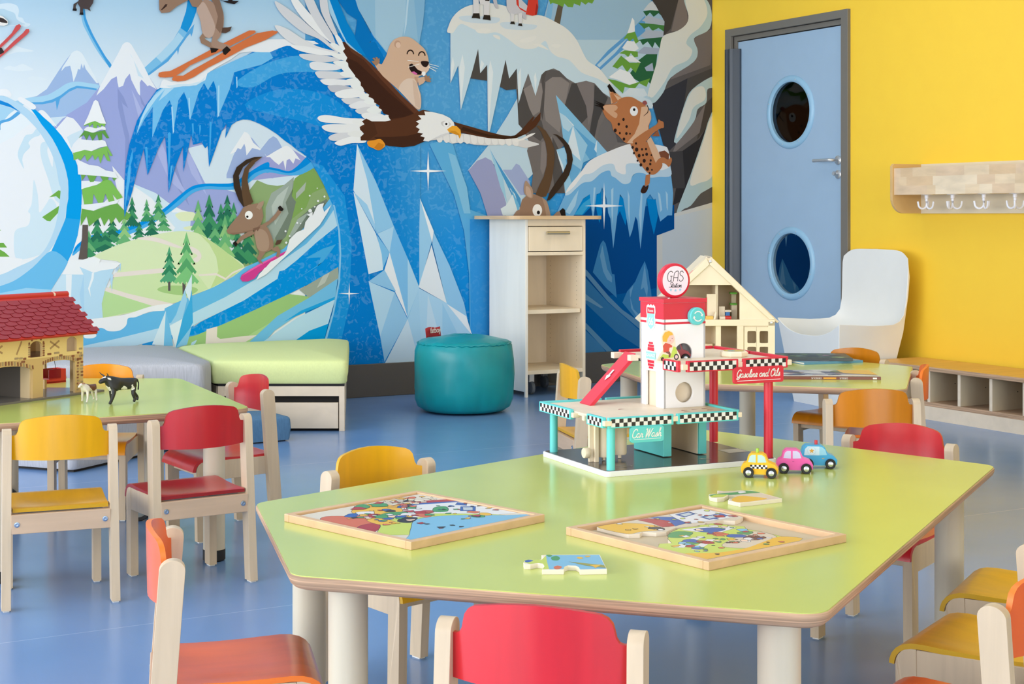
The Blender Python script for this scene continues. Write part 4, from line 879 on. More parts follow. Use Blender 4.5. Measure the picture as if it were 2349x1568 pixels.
# second skier and climber at the top left
for q in ('-40 450 0 400 100 300 140 230 170 218 185 235 175 260 60 380 -40 470', '-40 540 0 490 120 370 200 300 230 262 255 262 260 285 240 310 100 430 -40 550'): Q('1', (198, 82, 82), q)
Q('1', (52, 46, 46), '-40 430 10 430 35 470 0 490 -40 490'); Q('1', (228, 226, 222), '-30 130 20 150 66 190 66 220 30 235 -30 230'); Q('1', (60, 52, 52), '-30 150 30 170 62 195 62 210 10 205 -30 190')
Q('1', (74, 64, 64), '705 -20 840 -20 830 30 800 75 810 105 780 85 740 80 740 135 712 130 715 70 690 30 675 60 680 98 650 95 655 40 700 12'); Q('1', (34, 30, 32), '650 80 685 80 682 102 646 98'); Q('1', (34, 30, 32), '712 115 742 115 744 137 708 135')
R.done()

R = Print('painted_goats', 'printed legs of two white goats on the snowy ledge, one with a red bag'); Q = R.P
gy, gd = (212, 210, 210), (186, 184, 190)
for q in ('300 -20 345 -20 352 115 302 115', '388 -20 440 -20 432 130 388 130', '345 -20 400 -20 390 40 360 40', '612 90 645 90 635 185 615 185', '672 100 708 100 702 200 678 200'): Q('3', gy, q)
Q('3', gd, '460 -20 490 -20 510 75 490 70 470 30'); Q('3', (196, 194, 198), '575 -20 680 -20 760 60 730 130 700 110 650 120 600 110 578 60'); Q('3', gd, '705 110 740 100 738 165 712 150'); Q('3', (40, 34, 34), '385 -20 440 -20 435 12 400 8')
Q('3', (206, 62, 48), '760 -20 835 -20 840 60 828 125 790 132 735 120 750 50'); Q('3', (206, 62, 48), '655 -20 675 -20 680 60 740 95 735 105 690 80 660 40'); Q('3', (160, 44, 36), '825 30 840 60 828 125 812 128')
for q in ('302 112 352 112 358 158 325 152 288 152', '390 125 440 128 446 172 415 165 380 162', '615 180 640 180 648 204 606 200', '678 196 702 196 708 220 672 214'): Q('3', (46, 40, 34), q)
R.done()
# ------------------------------------------------------------------ wood and plastics
M_BIRCH = mat('pale_birch_ply', (243, 226, 198), 0.45, 'wood', amt=.07, scale=(9, 9, 1.3))
M_BEECH = mat('pale_beech', (208, 187, 158), 0.4, 'wood', amt=.07, scale=(40, 40, 3))
M_LEG = mat('cream_table_leg', (210, 200, 178), 0.42, 'wood', amt=.03, scale=(30, 30, 2))
M_PANEL = mat('white_birch_panel', (248, 244, 234), 0.45, 'wood', amt=.04, scale=(3, 9, 1.2))
M_PLYEDGE = mat('plywood_edge', (190, 155, 124), 0.5, 'wood', amt=.36, scale=(3, 3, 260))
M_GREEN = mat('lime_laminate', (198, 210, 110), 0.18, 'wood', amt=.03, scale=(3, 3, 3), spec=.5)
M_AMBERTOP = mat('amber_bench_top', (222, 172, 88), 0.4, 'wood', amt=.08, scale=(2, 30, 30))
M_WPLASTIC = mat('white_plastic', (238, 238, 234), 0.42)
M_SCREW = mat('zinc_screw', (150, 170, 195), 0.3, metal=.8)

# ------------------------------------------------------------------ tables
def make_table(name, label, poly, leg_inset, group='lime green activity tables'):
    # poly: sharp plan corners, counter-clockwise
    cx = sum(p[0] for p in poly) / len(poly); cy = sum(p[1] for p in poly) / len(poly)
    t = thing(name, label, 'table', (cx, cy, 0), 0, group)
    loc = [(p[0] - cx, p[1] - cy) for p in poly]
    r = round_poly(loc, .045, 7)
    def inset(P, d):
        n = len(P); out = []
        for i in range(n):
            a, p, b = Vector(P[i - 1]), Vector(P[i]), Vector(P[(i + 1) % n])
            e = (b - a).normalized(); nn = Vector((-e.y, e.x)); out.append((p.x + nn.x * d, p.y + nn.y * d))
        return out
    rows = []
    for d, z in ((0.002, TABLE - .0015), (0, TABLE - .003), (0, TABLE - .010), (.003, TABLE - .017), (.010, TABLE - .023), (.018, TABLE - .026)):
        rows.append([(x, y, z) for x, y in inset(r, d)])
    m = MB(); m.grid(rows, closed=True); n = len(r)
    m.add(rows[-1], [tuple(reversed(range(n)))])
    m.build('table_edge', M_PLYEDGE, t, smooth=True)
    m = MB(); m.extrude([inset(r, .0022)], TABLE - .004, TABLE)
    top = m.build('table_top', M_GREEN, t)
    k = len(loc)
    for i in range(k):
        p, a, b = Vector(loc[i]), Vector(loc[i - 1]), Vector(loc[(i + 1) % k])
        d = ((a - p).normalized() + (b - p).normalized()).normalized() * leg_inset
        q = p + d
        l = MB().lathe([(.030, .032), (.0325, .034), (.0325, TABLE - .0265)], 28, lambda v, q=q: v + Vector((q.x, q.y, 0))).build('leg', M_LEG, t, smooth=True)
        MB().lathe([(.029, 0), (.0335, .004), (.0335, .034), (.030, .036)], 28, lambda v, q=q: v + Vector((q.x, q.y, 0))).build('rubber_foot', M_BLACK, l, smooth=True)
    return t
T_FRONT = [(1.022, 2.885), (.866, 2.278), (1.445, 1.681), (2.654, 2.495), (2.408, 3.329)]
T_BACK = [(3.130, 4.933), (2.964, 4.315), (3.558, 3.730), (4.118, 4.283), (3.956, 5.096)]
T_LEFT = [(1.519, 4.317), (1.577, 5.22), (1.03, 5.53), (.31, 5.115), (.76, 4.335)]
make_table('activity_table', 'large lime five-sided table in front carrying the toy garage and puzzles', T_FRONT, .115)
make_table('activity_table', 'lime five-sided table at the back carrying the doll house and books', T_BACK, .115)
make_table('activity_table', 'lime table at left carrying the toy farmhouse and cows', T_LEFT, .125)

# ------------------------------------------------------------------ cupboard on castors
C0, C1, CY = 4.254, 4.655, 7.488
t = thing('storage_cupboard', 'tall narrow birch cupboard with one drawer and open shelves by the mural', 'cupboard', (C0, CY, 0))
W, Dp = C1 - C0, .43
b = lambda *a: MB().box(*a)
b(0, .018, 0, Dp, .03, 1.008).build('side_panel', M_PANEL, t, bevel=.0015)
b(W - .018, W, 0, Dp, .03, 1.008).build('side_panel', M_BIRCH, t, bevel=.0015)
b(.018, W - .018, Dp - .012, Dp, .10, 1.008).build('back_panel', M_BIRCH, t)
b(-.0, .018, -.0, .012, 0.0, .03).build('plinth_foot', M_PANEL, t)
b(.018, W - .018, .004, Dp - .012, .97, 1.008).build('top_rail', M_BIRCH, t, bevel=.001)
b(.018, W - .018, .0, Dp - .012, .803, .822).build('fixed_shelf', M_BIRCH, t, bevel=.001)
b(.018, W - .030, .012, Dp - .012, .470, .493).build('shelf', M_BIRCH, t, bevel=.001)
b(.018, W - .018, .003, Dp - .012, .127, .149).build('bottom_shelf', M_BIRCH, t, bevel=.001)
m = MB(); m.extrude([rrect(-.118, W + .108, -.05, Dp + .02, .07, 7)], 1.008, 1.0285); m.build('cupboard_top', mat('honey_ply', (214, 182, 142), .45, 'wood', amt=.08, scale=(6, 6, 120)), t, bevel=.003)
dr = b(.022, W - .022, -.004, .016, .827, .966).build('drawer', M_BIRCH, t, bevel=.0015)
MB().tube([(.125, -.028, .931), (.275, -.028, .931)], .0095, 12).build('handle', mat('brass_steel_handle', (196, 186, 160), .3, metal=.7), dr, smooth=True)
for x in (.14, .26): MB().tube([(x, -.004, .931), (x, -.028, .931)], .005, 8).build('handle_post', M_STEEL, dr, smooth=True)
hole = MB()
for zz in range(22):
    for yy in (.07, Dp - .06):
        z = .19 + zz * .027
        if abs(z - .48) < .03: continue
        hole.box(W - .0186, W - .0179, yy - .0018, yy + .0018, z - .0018, z + .0018)
hole.build('shelf_pin_holes', mat('drilled_hole', (120, 95, 70), .8), t)['kind'] = 'stuff'
m = MB(); m.lathe([(.010, 0), (.010, .006), (.006, .010)], 16, lambda p: Vector((W + p.z, .06 + p.x, .955 + p.y))); lk = m.build('lock', mat('brass', (200, 170, 100), .3, metal=.9), t, smooth=True)
m = MB(); m.box(W + .006, W + .009, .056, .064, .925, .955); m.lathe([(.013, 0), (.013, .003)], 16, lambda p: Vector((W + .006 + p.z, .06 + p.x, .917 + p.y))); m.build('key', M_STEEL, lk)
m = MB(); m.box(W + .010, W + .0125, .052, .058, .870, .905); m.lathe([(.011, 0), (.011, .003)], 16, lambda p: Vector((W + .010 + p.z, .055 + p.x, .912 + p.y))); m.build('key', M_STEEL, lk)
M_CASTOR = mat('grey_castor', (110, 116, 124), .5)
for x in (.07 + .04, W - .06):
    for y in (.13, Dp - .06):
        c = MB().lathe([(.030, -.012), (.038, -.009), (.038, .009), (.030, .012)], 24, lambda p, x=x, y=y: Vector((x + p.z, y + p.x, .038 + p.y))).build('castor', M_CASTOR, t, smooth=True)
        MB().box(x - .016, x + .016, y - .012, y + .012, .07, .127).build('castor_bracket', M_STEEL, c)

# ------------------------------------------------------------------ teal pouf
t = thing('round_pouf', 'round teal nylon pouf with a red sewn label', 'pouf', (3.685, 7.14, 0))
prof = [(.02, .004), (.17, .004), (.215, .010), (.240, .03), (.256, .07), (.262, .12), (.264, .20), (.262, .27), (.258, .32), (.250, .352), (.240, .366), (.232, .371), (.222, .374), (.19, .384), (.14, .394), (.08, .400), (.02, .402)]
n = 72; rows = []
for r, z in prof:
    row = []
    for i in range(n):
        a = 2 * PI * i / n
        w = 0.0
        if .01 < z < .12: w = .006 * math.sin(9 * a + 1) * (.12 - z) / .12 + .003 * math.sin(23 * a)
        if .33 < z < .376: w = .0022 * math.sin(31 * a) + .0018 * math.sin(47 * a + 2)
        if .12 <= z <= .33: w = .003 * math.sin(5 * a + z * 20)
        rr = r + w
        row.append((rr * math.cos(a), rr * math.sin(a), z + (.0025 * math.sin(37 * a) + .002 * math.sin(11 * a) if .33 < z < .376 else .004 * math.sin(3 * a + r * 30) * (r < .2 and z > .3))))
    rows.append(row)
m = MB(); m.grid(rows, closed=True); m.add(rows[0], [tuple(reversed(range(n)))]); m.add(rows[-1], [tuple(range(n))])
M_TEAL = mat('teal_nylon', (0, 150, 158), 0.34, 'fabric', amt=.08, scale=(7, 7, 7), bump=.25)
m.build('cover', M_TEAL, t, smooth=True, angle=80)
seam = [(.247 * math.cos(2 * PI * i / 96), .247 * math.sin(2 * PI * i / 96), .3605 + .0025 * math.sin(37 * 2 * PI * i / 96)) for i in range(97)]
MB().tube(seam, .0035, 6).build('piping', M_TEAL, t, smooth=True)
# red label standing up at the back left rim
lx = Vector((CA, SA, 0)); base = Vector((-.055, .232, .36)) 
m = MB(); P = []
for j in range(4):
    row = []
    for i in range(9):
        s = i / 8; q = base + lx * ((s - .62) * .135) + Vector((0, .004 * math.sin(s * 5), .0)) + Vector((0, 0, j / 3 * .066 + .004 * math.sin(s * 6) + s * .006)) - lx * (.012 * j / 3)
        row.append(q)
    P.append(row)
m.grid(P); lb = m.build('label_tab', mat('red_label', (176, 30, 44), .5), t, smooth=True)
sd = lb.modifiers.new('thick', 'SOLIDIFY'); sd.thickness = .0015
text_obj('label_lettering', 'fatboy', .043, mat('white_ink', (238, 236, 232), .5), lb, frame(base + lx * (-.008) + Vector((0, -.006, .052)) - Vector((-SA, CA, 0)) * .004, lx, (0, 0, 1)), space=.92)

# ------------------------------------------------------------------ upholstered corner seating
def cushion(pl, z0, z1, mt, parent, name='cushion', bulge=.02, rnd=.03):
    # pillow with rounded upper edge over a plan polygon (counter-clockwise)
    r = round_poly(pl, rnd, 4); n = len(r)
    dense = []
    for i in range(n):
        a, bq = Vector(r[i]), Vector(r[(i + 1) % n]); k = max(1, int((bq - a).length / .04))
        for j in range(k): dense.append(a.lerp(bq, j / k))
    n = len(dense); c = sum(dense, Vector((0, 0))) / n
    rows = []
    H = z1 - z0
    for s, zz in ((.985, z0), (.998, z0 + .012), (1.0, z0 + .03), (1.012, z0 + H * .5), (1.008, z1 - .030), (1.002, z1 - .010), (.992, z1 - .002), (.972, z1 + .003), (.9, z1 + bulge * .35), (.75, z1 + bulge * .75), (.5, z1 + bulge), (.2, z1 + bulge * 1.1)):
        rows.append([(c.x + (p.x - c.x) * s, c.y + (p.y - c.y) * s, zz) for p in dense])
    m = MB(); m.grid(rows, closed=True); m.add(rows[0], [tuple(reversed(range(n)))]); m.add(rows[-1], [tuple(range(n))])
    return m.build(name, mt, parent, smooth=True, angle=80)
M_LIME = mat('lime_fabric', (220, 231, 162), .9, 'fabric', amt=.025, scale=(160, 160, 90), bump=.06)
M_GREY = mat('grey_fabric', (178, 180, 187), .9, 'fabric', amt=.10, scale=(220, 220, 14), bump=.15)
M_BLUEF = mat('blue_fabric', (82, 124, 162), .9, 'fabric', amt=.08, scale=(160, 160, 40), bump=.15)
def rel(pts, o): return [(cr(*p)[0] - o[0], cr(*p)[1] - o[1]) for p in pts]
# lime bench
o = cr(-1.1, 7.6)
t = thing('drawer_bench', 'lime cushioned wooden bench with a drawer under the mural', 'bench', (o[0], o[1], 0))
pl = rel([(-1.425, 7.25), (-.785, 7.25), (-.915, 8.52), (-1.77, 8.06)], o)
cushion(pl, .228, .335, M_LIME, t, bulge=.028)
pb = rel([(-1.405, 7.265), (-.80, 7.265), (-.925, 8.50), (-1.755, 8.05)], o)
m = MB(); m.extrude([pb], .215, .228); m.build('base_board', mat('dark_underside', (40, 38, 38), .8), t)
fo = Vector(rel([(-1.405, 7.265)], o)[0]); fx = (Vector(rel([(-.80, 7.265)], o)[0]) - fo); FL_ = fx.length; fx.normalize(); fy = Vector((-fx.y, fx.x))
bx = lambda p: Vector((fo.x + fx.x * p.x + fy.x * p.y, fo.y + fx.y * p.x + fy.y * p.y, p.z))
M_BOX = mat('pale_maple', (234, 216, 192), .4, 'wood', amt=.05, scale=(3, 12, 14))
MB().box(.03, FL_ - .026, 0, .018, .168, .215, bx).build('front_rail', M_BOX, t, bevel=.001)
MB().box(0, .03, 0, .03, 0, .215, bx).build('corner_post', M_BOX, t, bevel=.001)
MB().box(FL_ - .026, FL_, 0, .03, 0, .215, bx).build('corner_post', M_BOX, t, bevel=.001)
MB().box(.034, FL_ - .03, -.004, .014, .014, .137, bx).build('drawer', M_BOX, t, bevel=.0015)
for a, c in ((1, 2), (0, 3)):
    A, B = Vector(pb[a]), Vector(pb[c]); d = (B - A).normalized(); nn = Vector((-d.y, d.x)) * (.018 if a == 1 else -.018)
    st = A + d * .03
    m = MB(); m.extrude([[tuple(st), tuple(B), tuple(B + nn), tuple(st + nn)] if a == 1 else [tuple(st + nn), tuple(B + nn), tuple(B), tuple(st)]], 0, .215); m.build('side_panel', M_BOX, t)
m = MB(); m.box(.03, FL_ - .03, .05, .055, .0, .21, bx); m.build('drawer_recess', mat('dark_underside', (40, 38, 38), .8), t)
# grey corner seat
o = cr(-2.2, 7.5)
t = thing('corner_seat', 'long grey upholstered corner seat against the mural', 'seat', (o[0], o[1], 0))
cushion(rel([(-2.75, 6.95), (-1.435, 7.05), (-1.44, 7.25), (-1.785, 8.05), (-3.1, 7.30)], o), .012, .338, M_GREY, t, 'upholstered_block', bulge=.03)
m = MB(); m.extrude([rel([(-2.72, 6.99), (-1.46, 7.09), (-1.46, 7.25), (-1.79, 7.98), (-3.05, 7.3)], o)], 0, .014); m.build('plinth', mat('dark_underside', (40, 38, 38), .8), t)
# grey block under the farmhouse table
o = cr(-2.0, 6.5)
t = thing('seat_block', 'pale grey upholstered seat block on the floor behind the farmhouse table', 'seat', (o[0], o[1], 0))
cushion(rel([(-1.75, 6.08), (-1.47, 6.72), (-2.18, 6.92), (-2.55, 6.40)], o), .012, .29, M_GREY, t, 'upholstered_block', bulge=.015)
m = MB(); m.extrude([rel([(-1.76, 6.11), (-1.50, 6.70), (-2.18, 6.88), (-2.5, 6.42)], o)], 0, .014); m.build('plinth', mat('dark_underside', (40, 38, 38), .8), t)
# blue floor cushion
t = thing('floor_cushion', 'flat blue fabric cushion lying on the floor by the lime bench', 'cushion', (2.2, 6.72, 0))
cushion([(-.34, -.19), (.30, -.15), (.28, .13), (-.36, .10)], .006, .108, M_BLUEF, t, bulge=.012, rnd=.014)
m = MB(); m.extrude([[(-.32, -.17), (.28, -.13), (.26, .11), (-.34, .08)]], 0, .008); m.build('base', M_BLACK, t)

# ------------------------------------------------------------------ low cubby bench along the yellow wall
BX, BY1, BY0 = 5.55, 6.08, 4.45
t = thing('cubby_bench', 'low amber-topped bench with open cubbyholes under the coat rack', 'bench', (BX, BY0, 0))
LB = BY1 - BY0; DB = WALL_X - BX - .02
b = lambda *a: MB().box(*a)
b(0, DB, 0, LB, .2472, .2692).build('bench_top_edge', M_PLYEDGE, t, bevel=.004)
b(.004, DB - .002, .004, LB - .004, .2692, .2706).build('bench_top', M_AMBERTOP, t)
M_CUB = mat('cubby_birch', (210, 194, 164), .5, 'wood', amt=.06, scale=(14, 14, 2))
b(.02, DB, 0.004, LB - .01, .068, .090).build('bottom_board', M_PLYEDGE, t)
b(.02, DB, .006, LB - .012, .0, .068).build('plinth', M_BOX, t)
b(DB - .012, DB - .004, .006, LB - .012, .09, .2472).build('back_board', M_CUB, t)
ys = [on_x(1760 + u * .25075, 950, BX + .02).y for u in (1480, 1757, 2052)]
step = ys[0] - ys[1]
k = 0; yy = ys[0] + 3 * step
while yy > BY0:
    if yy < BY1 - .01:
        b(.02, DB - .012, yy - BY0 - .009, yy - BY0 + .009, .09, .2472).build('divider', M_BOX if 0 else M_CUB, t, bevel=.001)
        b(.018, .021, yy - BY0 - .009, yy - BY0 + .009, .09, .2472).build('divider_edge', M_BOX, t)
        m = MB(); m.lathe([(.003, 0), (.003, .001)], 10, lambda p, yy=yy: Vector((.19 + p.x, yy - BY0 - .009 - p.z, .175 + p.y))); m.build('pin_hole', M_BLACK, t)
    yy -= step

# ------------------------------------------------------------------ coat rack
t = thing('coat_rack', 'wall-mounted birch coat rack with white triple hooks', 'coat rack', (WALL_X, 6.062, 1.041))
RD = .226
pl = [(0, 0)]
for i in range(9):
    a = PI / 2 * i / 8
    pl.append((-(RD - .085) - .085 * math.sin(a), .085 - .085 * math.cos(a)))
pl += [(-RD, .25), (-RD + .012, .263), (0, .263)]
m = MB(); m.extrude([pl], 0, .018, lambda p: Vector((p.x, p.z, p.y))); m.build('end_panel', mat('honey_birch', (216, 178, 118), .45, 'wood', amt=.06, scale=(5, 5, 5)), t, bevel=.0015)
MB().box(-.022, -.002, -1.5, 0, 0, .2635).build('back_board', mat('pale_maple_rack', (230, 216, 188), .45, 'wood', amt=.04, scale=(9, 2, 12)), t)
MB().box(-.196, -.022, -1.5, 0, .098, .116).build('shelf', M_BIRCH, t)
z0f, z1f = .098, .239
rows_f = 3; random.seed(3)
for j in range(3):
    y = 0.0; za = z0f + (z1f - z0f) * j / 3; zb = z0f + (z1f - z0f) * (j + 1) / 3
    first = True
    while y > -1.5:
        Ls = random.uniform(.05, .22) if not first else random.uniform(.03, .06); first = False
        sh = random.choice([(222, 196, 160), (228, 205, 172), (216, 186, 148), (230, 211, 182), (219, 192, 160)])
        mm = mat('maple_stave_%d' % (sum(sh) % 97), sh, .45, 'wood', amt=.10, scale=(20, 6, 22))
        MB().box(-.214, -.196, max(y - Ls, -1.5), y, za, zb).build('stave', mm, t)
        y -= Ls
M_HOOK = mat('white_hook', (240, 240, 246), .3)
for k, u in enumerate((705, 1145, 1672, 2200)):
    p = on_x(2030 + u * .1358, 450, WALL_X - .15)
    h = bpy.data.objects.new('triple_hook', None); COL.objects.link(h); h.parent = t
    h.location = (-.15, p.y - 6.062, .098); h.rotation_euler = (0, 0, (.6, 1.2, .15, 1.75)[k])
    MB().lathe([(.008, -.035), (.008, -.022), (.011, -.020), (.011, -.004), (.030, -.002), (.030, 0)], 16).build('swivel', M_HOOK, h, smooth=True)
    for q in range(3):
        a = q * 2 * PI / 3; pts = [(0, 0, -.02), (0, 0, -.045)]
        for i in range(11):
            s = PI * i / 10
            pts.append(((.022 - .022 * math.cos(s)) * math.cos(a), (.022 - .022 * math.cos(s)) * math.sin(a), -.050 - .024 * math.sin(s)))
        pts.append((pts[-1][0] * 1.06, pts[-1][1] * 1.06, -.036))
        MB().tube(pts, .0052, 8).build('prong', M_HOOK, h, smooth=True)

# ------------------------------------------------------------------ white moulded lounge chair
t = thing('lounge_chair', 'white moulded plastic lounge chair standing by the yellow wall', 'chair', (5.395, 6.412, 0), math.radians(-97))
# local: x across (left to right of sitter), y backwards from the front lip, z up
def wchair():
    prof = [(0, .385), (.06, .375), (.14, .366), (.22, .362), (.29, .366), (.345, .382), (.390, .415), (.416, .47), (.428, .55), (.433, .63), (.437, .71), (.440, .78), (.442, .82), (.444, .846)]
    hw = [.300, .302, .303, .303, .302, .300, .298, .297, .298, .301, .304, .305, .298, .270]
    edge = [.462, .458, .453, .449, .449, .452, .468, .500, .560, .632, .706, .765, .800, .818]
    ey = [.0, .06, .14, .215, .28, .340, .382, .410, .423, .428, .431, .434, .437, .440]
    T = 28; rows = []
    for i, (y, z) in enumerate(prof):
        row = []
        for j in range(T + 1):
            u = -1 + 2 * j / T; w = abs(u) ** (2.6 if i < 5 else 4.0 if i < 7 else 7.0)
            zz = z + (edge[i] - z) * w; yy = y + (ey[i] - y) * w
            row.append((hw[i] * math.sin(u * PI / 2) if False else hw[i] * u, yy, zz))
        rows.append(row)
    m = MB(); m.grid(rows)
    base = lambda x, y: (x * .80, y, 0.0)
    # front face
    f = rows[0]; R = []
    for k in range(5):
        s = k / 4; R.append([(p[0] * (1 - .27 * s), p[1] + .055 * s, p[2] * (1 - s)) for p in f])
    m.grid(R)
    # back face: from the top edge down to the floor
    tp = rows[-1]; Bk = []
    for k in range(9):
        s = k / 8; row = []
        for p in tp:
            u = p[0] / .270
            wid = [.270, .300, .300, .291, .281, .268, .255, .240, .222][k]
            row.append((wid * u, .457 - .075 * s - .09 * max(0, s - .5), p[2] * (1 - s) * (1 - .03 * abs(u) * (1 - s))))
        Bk.append(row)
    m.grid([tp] + Bk[0:])
    # sides
    for sgn, j in ((-1, 0), (1, T)):
        inner = [r[j] for r in rows]
        outer = [r[0 if sgn < 0 else T] for r in Bk]
        pts = [R[-1][j]] + [R[k][j] for k in (3, 2, 1)] + inner + outer
        v3 = [Vector(p) for p in pts]
        m.add(v3, [tuple(q) for q in tessellate_polygon([[Vector((p.y, p.z, 0)) for p in v3]])])
    return m
m = wchair()
wc = m.mesh('shell', M_WPLASTIC, smooth=True, angle=50)
bm = bmesh.new(); bm.from_mesh(wc); bmesh.ops.remove_doubles(bm, verts=bm.verts, dist=.0008); bmesh.ops.recalc_face_normals(bm, faces=bm.faces); bm.to_mesh(wc); bm.free()
wc.polygons.foreach_set('use_smooth', [True] * len(wc.polygons)); wc.set_sharp_from_angle(angle=math.radians(46))
link('shell', wc, t, bevel=.012, seg=3)
# ------------------------------------------------------------------ children's chairs
CH = {}
def chair_meshes():
    if CH: return
    # rear legs / back posts: straight bars leaning forward towards the top, rounded tips
    for s in (-1, 1):
        m = MB()
        prof = []
        d, hgt = .021, .47
        for i in range(13):
            a = PI * i / 12
            prof.append((d * math.cos(a) * 1.0, hgt - .018 + .018 * math.sin(a)))
        prof = [(d * .95, .004)] + prof + [(-d * .95, .004)]
        def xf(p, s=s):
            k = p.y / .47
            return Vector((s * (.139 - .004 * k) + p.z, -.135 + .034 * k + p.x, p.y))
        m.extrude([prof], -.0115, .0115, xf)
        CH['post%d' % s] = m.mesh('leg', M_BEECH, smooth=True)
        m = MB(); m.box(s * .139 - .008, s * .139 + .008, -.150, -.122, 0, .0042); CH['glideR%d' % s] = m.mesh('foot_glide', M_WPLASTIC)
        m = MB()
        pl = [(.096, .004), (.134, .004), (.138, .225)]
        for i in range(6):
            a = PI / 2 * i / 5
            pl.append((.108 + .030 * math.cos(a), .225 + .030 * math.sin(a)))
        pl += [(.100, .255)]
        m.extrude([pl], s * .1185 - .011, s * .1185 + .011, lambda p: Vector((p.z, p.x, p.y)))
        CH['front%d' % s] = m.mesh('leg', M_BEECH, smooth=True)
        m = MB(); m.box(s * .1185 - .008, s * .1185 + .008, .102, .128, 0, .0042); CH['glideF%d' % s] = m.mesh('foot_glide', M_WPLASTIC)
        m = MB(); m.extrude([[(-.115, .198), (.100, .192), (.100, .2545), (-.115, .2545)]], s * .1185 - .0105, s * .1185 + .0105, lambda p: Vector((p.z, p.x, p.y)))
        CH['side%d' % s] = m.mesh('side_rail', M_BEECH)
        m = MB(); m.lathe([(.0072, 0), (.0070, .0012), (.0042, .0016), (.0038, .0004), (.001, .0002)], 16, lambda p, s=s: Vector((s * .112 + p.x, -.1405 - p.z, .223 + p.y))); CH['screw%d' % s] = m.mesh('screw', M_SCREW)
    m = MB(); m.box(-.127, .127, -.1400, -.119, .198, .2485); CH['rear_rail'] = m.mesh('rear_rail', mat('pink_beech', (208, 178, 148), .42, 'wood', amt=.06, scale=(3, 30, 30)))
    m = MB(); m.box(-.107, .107, .100, .118, .205, .2485); CH['front_rail'] = m.mesh('front_rail', M_BEECH)

def seat_mesh(mt, me):
    # plywood seat with dished middle and waterfall front
    prof = [(-.128, .262), (-.115, .263), (-.09, .262), (-.06, .261), (-.02, .261), (.02, .262), (.06, .264), (.09, .2655), (.110, .2645), (.125, .2605), (.137, .253), (.145, .243), (.149, .232), (.150, .224)]
    nrm = []
    top = []; bot = []; T = 14
    for i, (y, z) in enumerate(prof):
        a = prof[max(i - 1, 0)]; b = prof[min(i + 1, len(prof) - 1)]
        d = Vector((b[0] - a[0], b[1] - a[1])).normalized(); n = Vector((-d.y, d.x))
        hw = .122 + .008 * min(1, (y + .13) / .2)
        rt, rb = [], []
        for j in range(T + 1):
            u = -1 + 2 * j / T
            dish = .0075 * max(0, 1 - (u / .82) ** 2) * max(0, 1 - ((y + .01) / .105) ** 2) ** .7 if abs(y + .01) < .105 and abs(u) < .82 else 0
            x = hw * u * (1 if abs(u) < .99 else .997)
            rt.append((x, y, z - dish)); rb.append((x, y - n.x * .0095, z - n.y * .0095 - dish))
        top.append(rt); bot.append(rb)
    m = MB(); m.grid(top); m.grid([list(reversed(r)) for r in bot])
    m.mi = 1
    for j in (0, T): m.grid([[r[j] for r in top], [r[j] for r in bot]])
    m.grid([top[0], bot[0]]); m.grid([top[-1], bot[-1]])
    return m.mesh('seat', [mt, me], smooth=True, angle=35)

def back_mesh(mt, me):
    out = [(-.1265, .452), (-.118, .4525), (-.1125, .455), (-.1085, .462), (-.1065, .472), (-.104, .4815), (-.098, .4895), (-.089, .4945), (-.075, .4975), (-.05, .5015), (-.025, .504), (0, .505)]
    top = out + [(-x, z) for x, z in reversed(out[:-1])]
    K = 7; F = []; B = []
    for x, zt in top:
        fr, bk = [], []
        zb = .3865 + .003 * (abs(x) / .1265) ** 2
        y0 = -.012 - .034 * (1 - (x / .1265) ** 2)
        for k in range(K + 1):
            z = zb + (zt - zb) * k / K
            lean = -.106 - .02 * (z - .42)
            yy = lean + y0 + .012
            fr.append((x, yy + .0045, z)); bk.append((x, yy - .0045, z))
        F.append(fr); B.append(bk)
    m = MB(); m.grid(F); m.grid(B)
    m.mi = 1
    for k in (0, K): m.grid([[r[k] for r in F], [r[k] for r in B]])
    m.grid([F[0], B[0]]); m.grid([F[-1], B[-1]])
    return m.mesh('backrest', [mt, me], smooth=True, angle=35)

PAINT = {'yellow': ((232, 170, 0), (206, 160, 20)), 'red': ((190, 24, 38), (150, 30, 34)), 'orange': ((228, 98, 34), (238, 120, 30)),
         'amber': ((208, 126, 0), (180, 112, 20)), 'light_orange': ((250, 160, 20), (200, 110, 20)), 'coral': ((208, 34, 44), (196, 40, 46))}
def place_chair(color, x, y, heading, label):
    chair_meshes()
    if 'seat_' + color not in CH:
        c, e = PAINT[color]
        mt = mat(color + '_stained_ply', c, .3, 'wood', amt=.07, scale=(26, 5, 3), coat=.25)
        me = mat(color + '_ply_edge', e, .4)
        CH['seat_' + color] = seat_mesh(mt, me); CH['back_' + color] = back_mesh(mt, me)
    t = thing('child_chair', label, 'chair', (x, y, 0), math.radians(heading - 90), "children's stacking chairs")
    link('seat', CH['seat_' + color], t); link('backrest', CH['back_' + color], t)
    for s in (-1, 1):
        l = link('leg', CH['post%d' % s], t, bevel=.003); link('foot_glide', CH['glideR%d' % s], l)
        l = link('leg', CH['front%d' % s], t, bevel=.002); link('foot_glide', CH['glideF%d' % s], l)
        link('side_rail', CH['side%d' % s], t, bevel=.002)
    r = link('rear_rail', CH['rear_rail'], t, bevel=.0015)
    for s in (-1, 1): link('screw', CH['screw%d' % s], r)
    link('front_rail', CH['front_rail'], t, bevel=.0015)
    return t
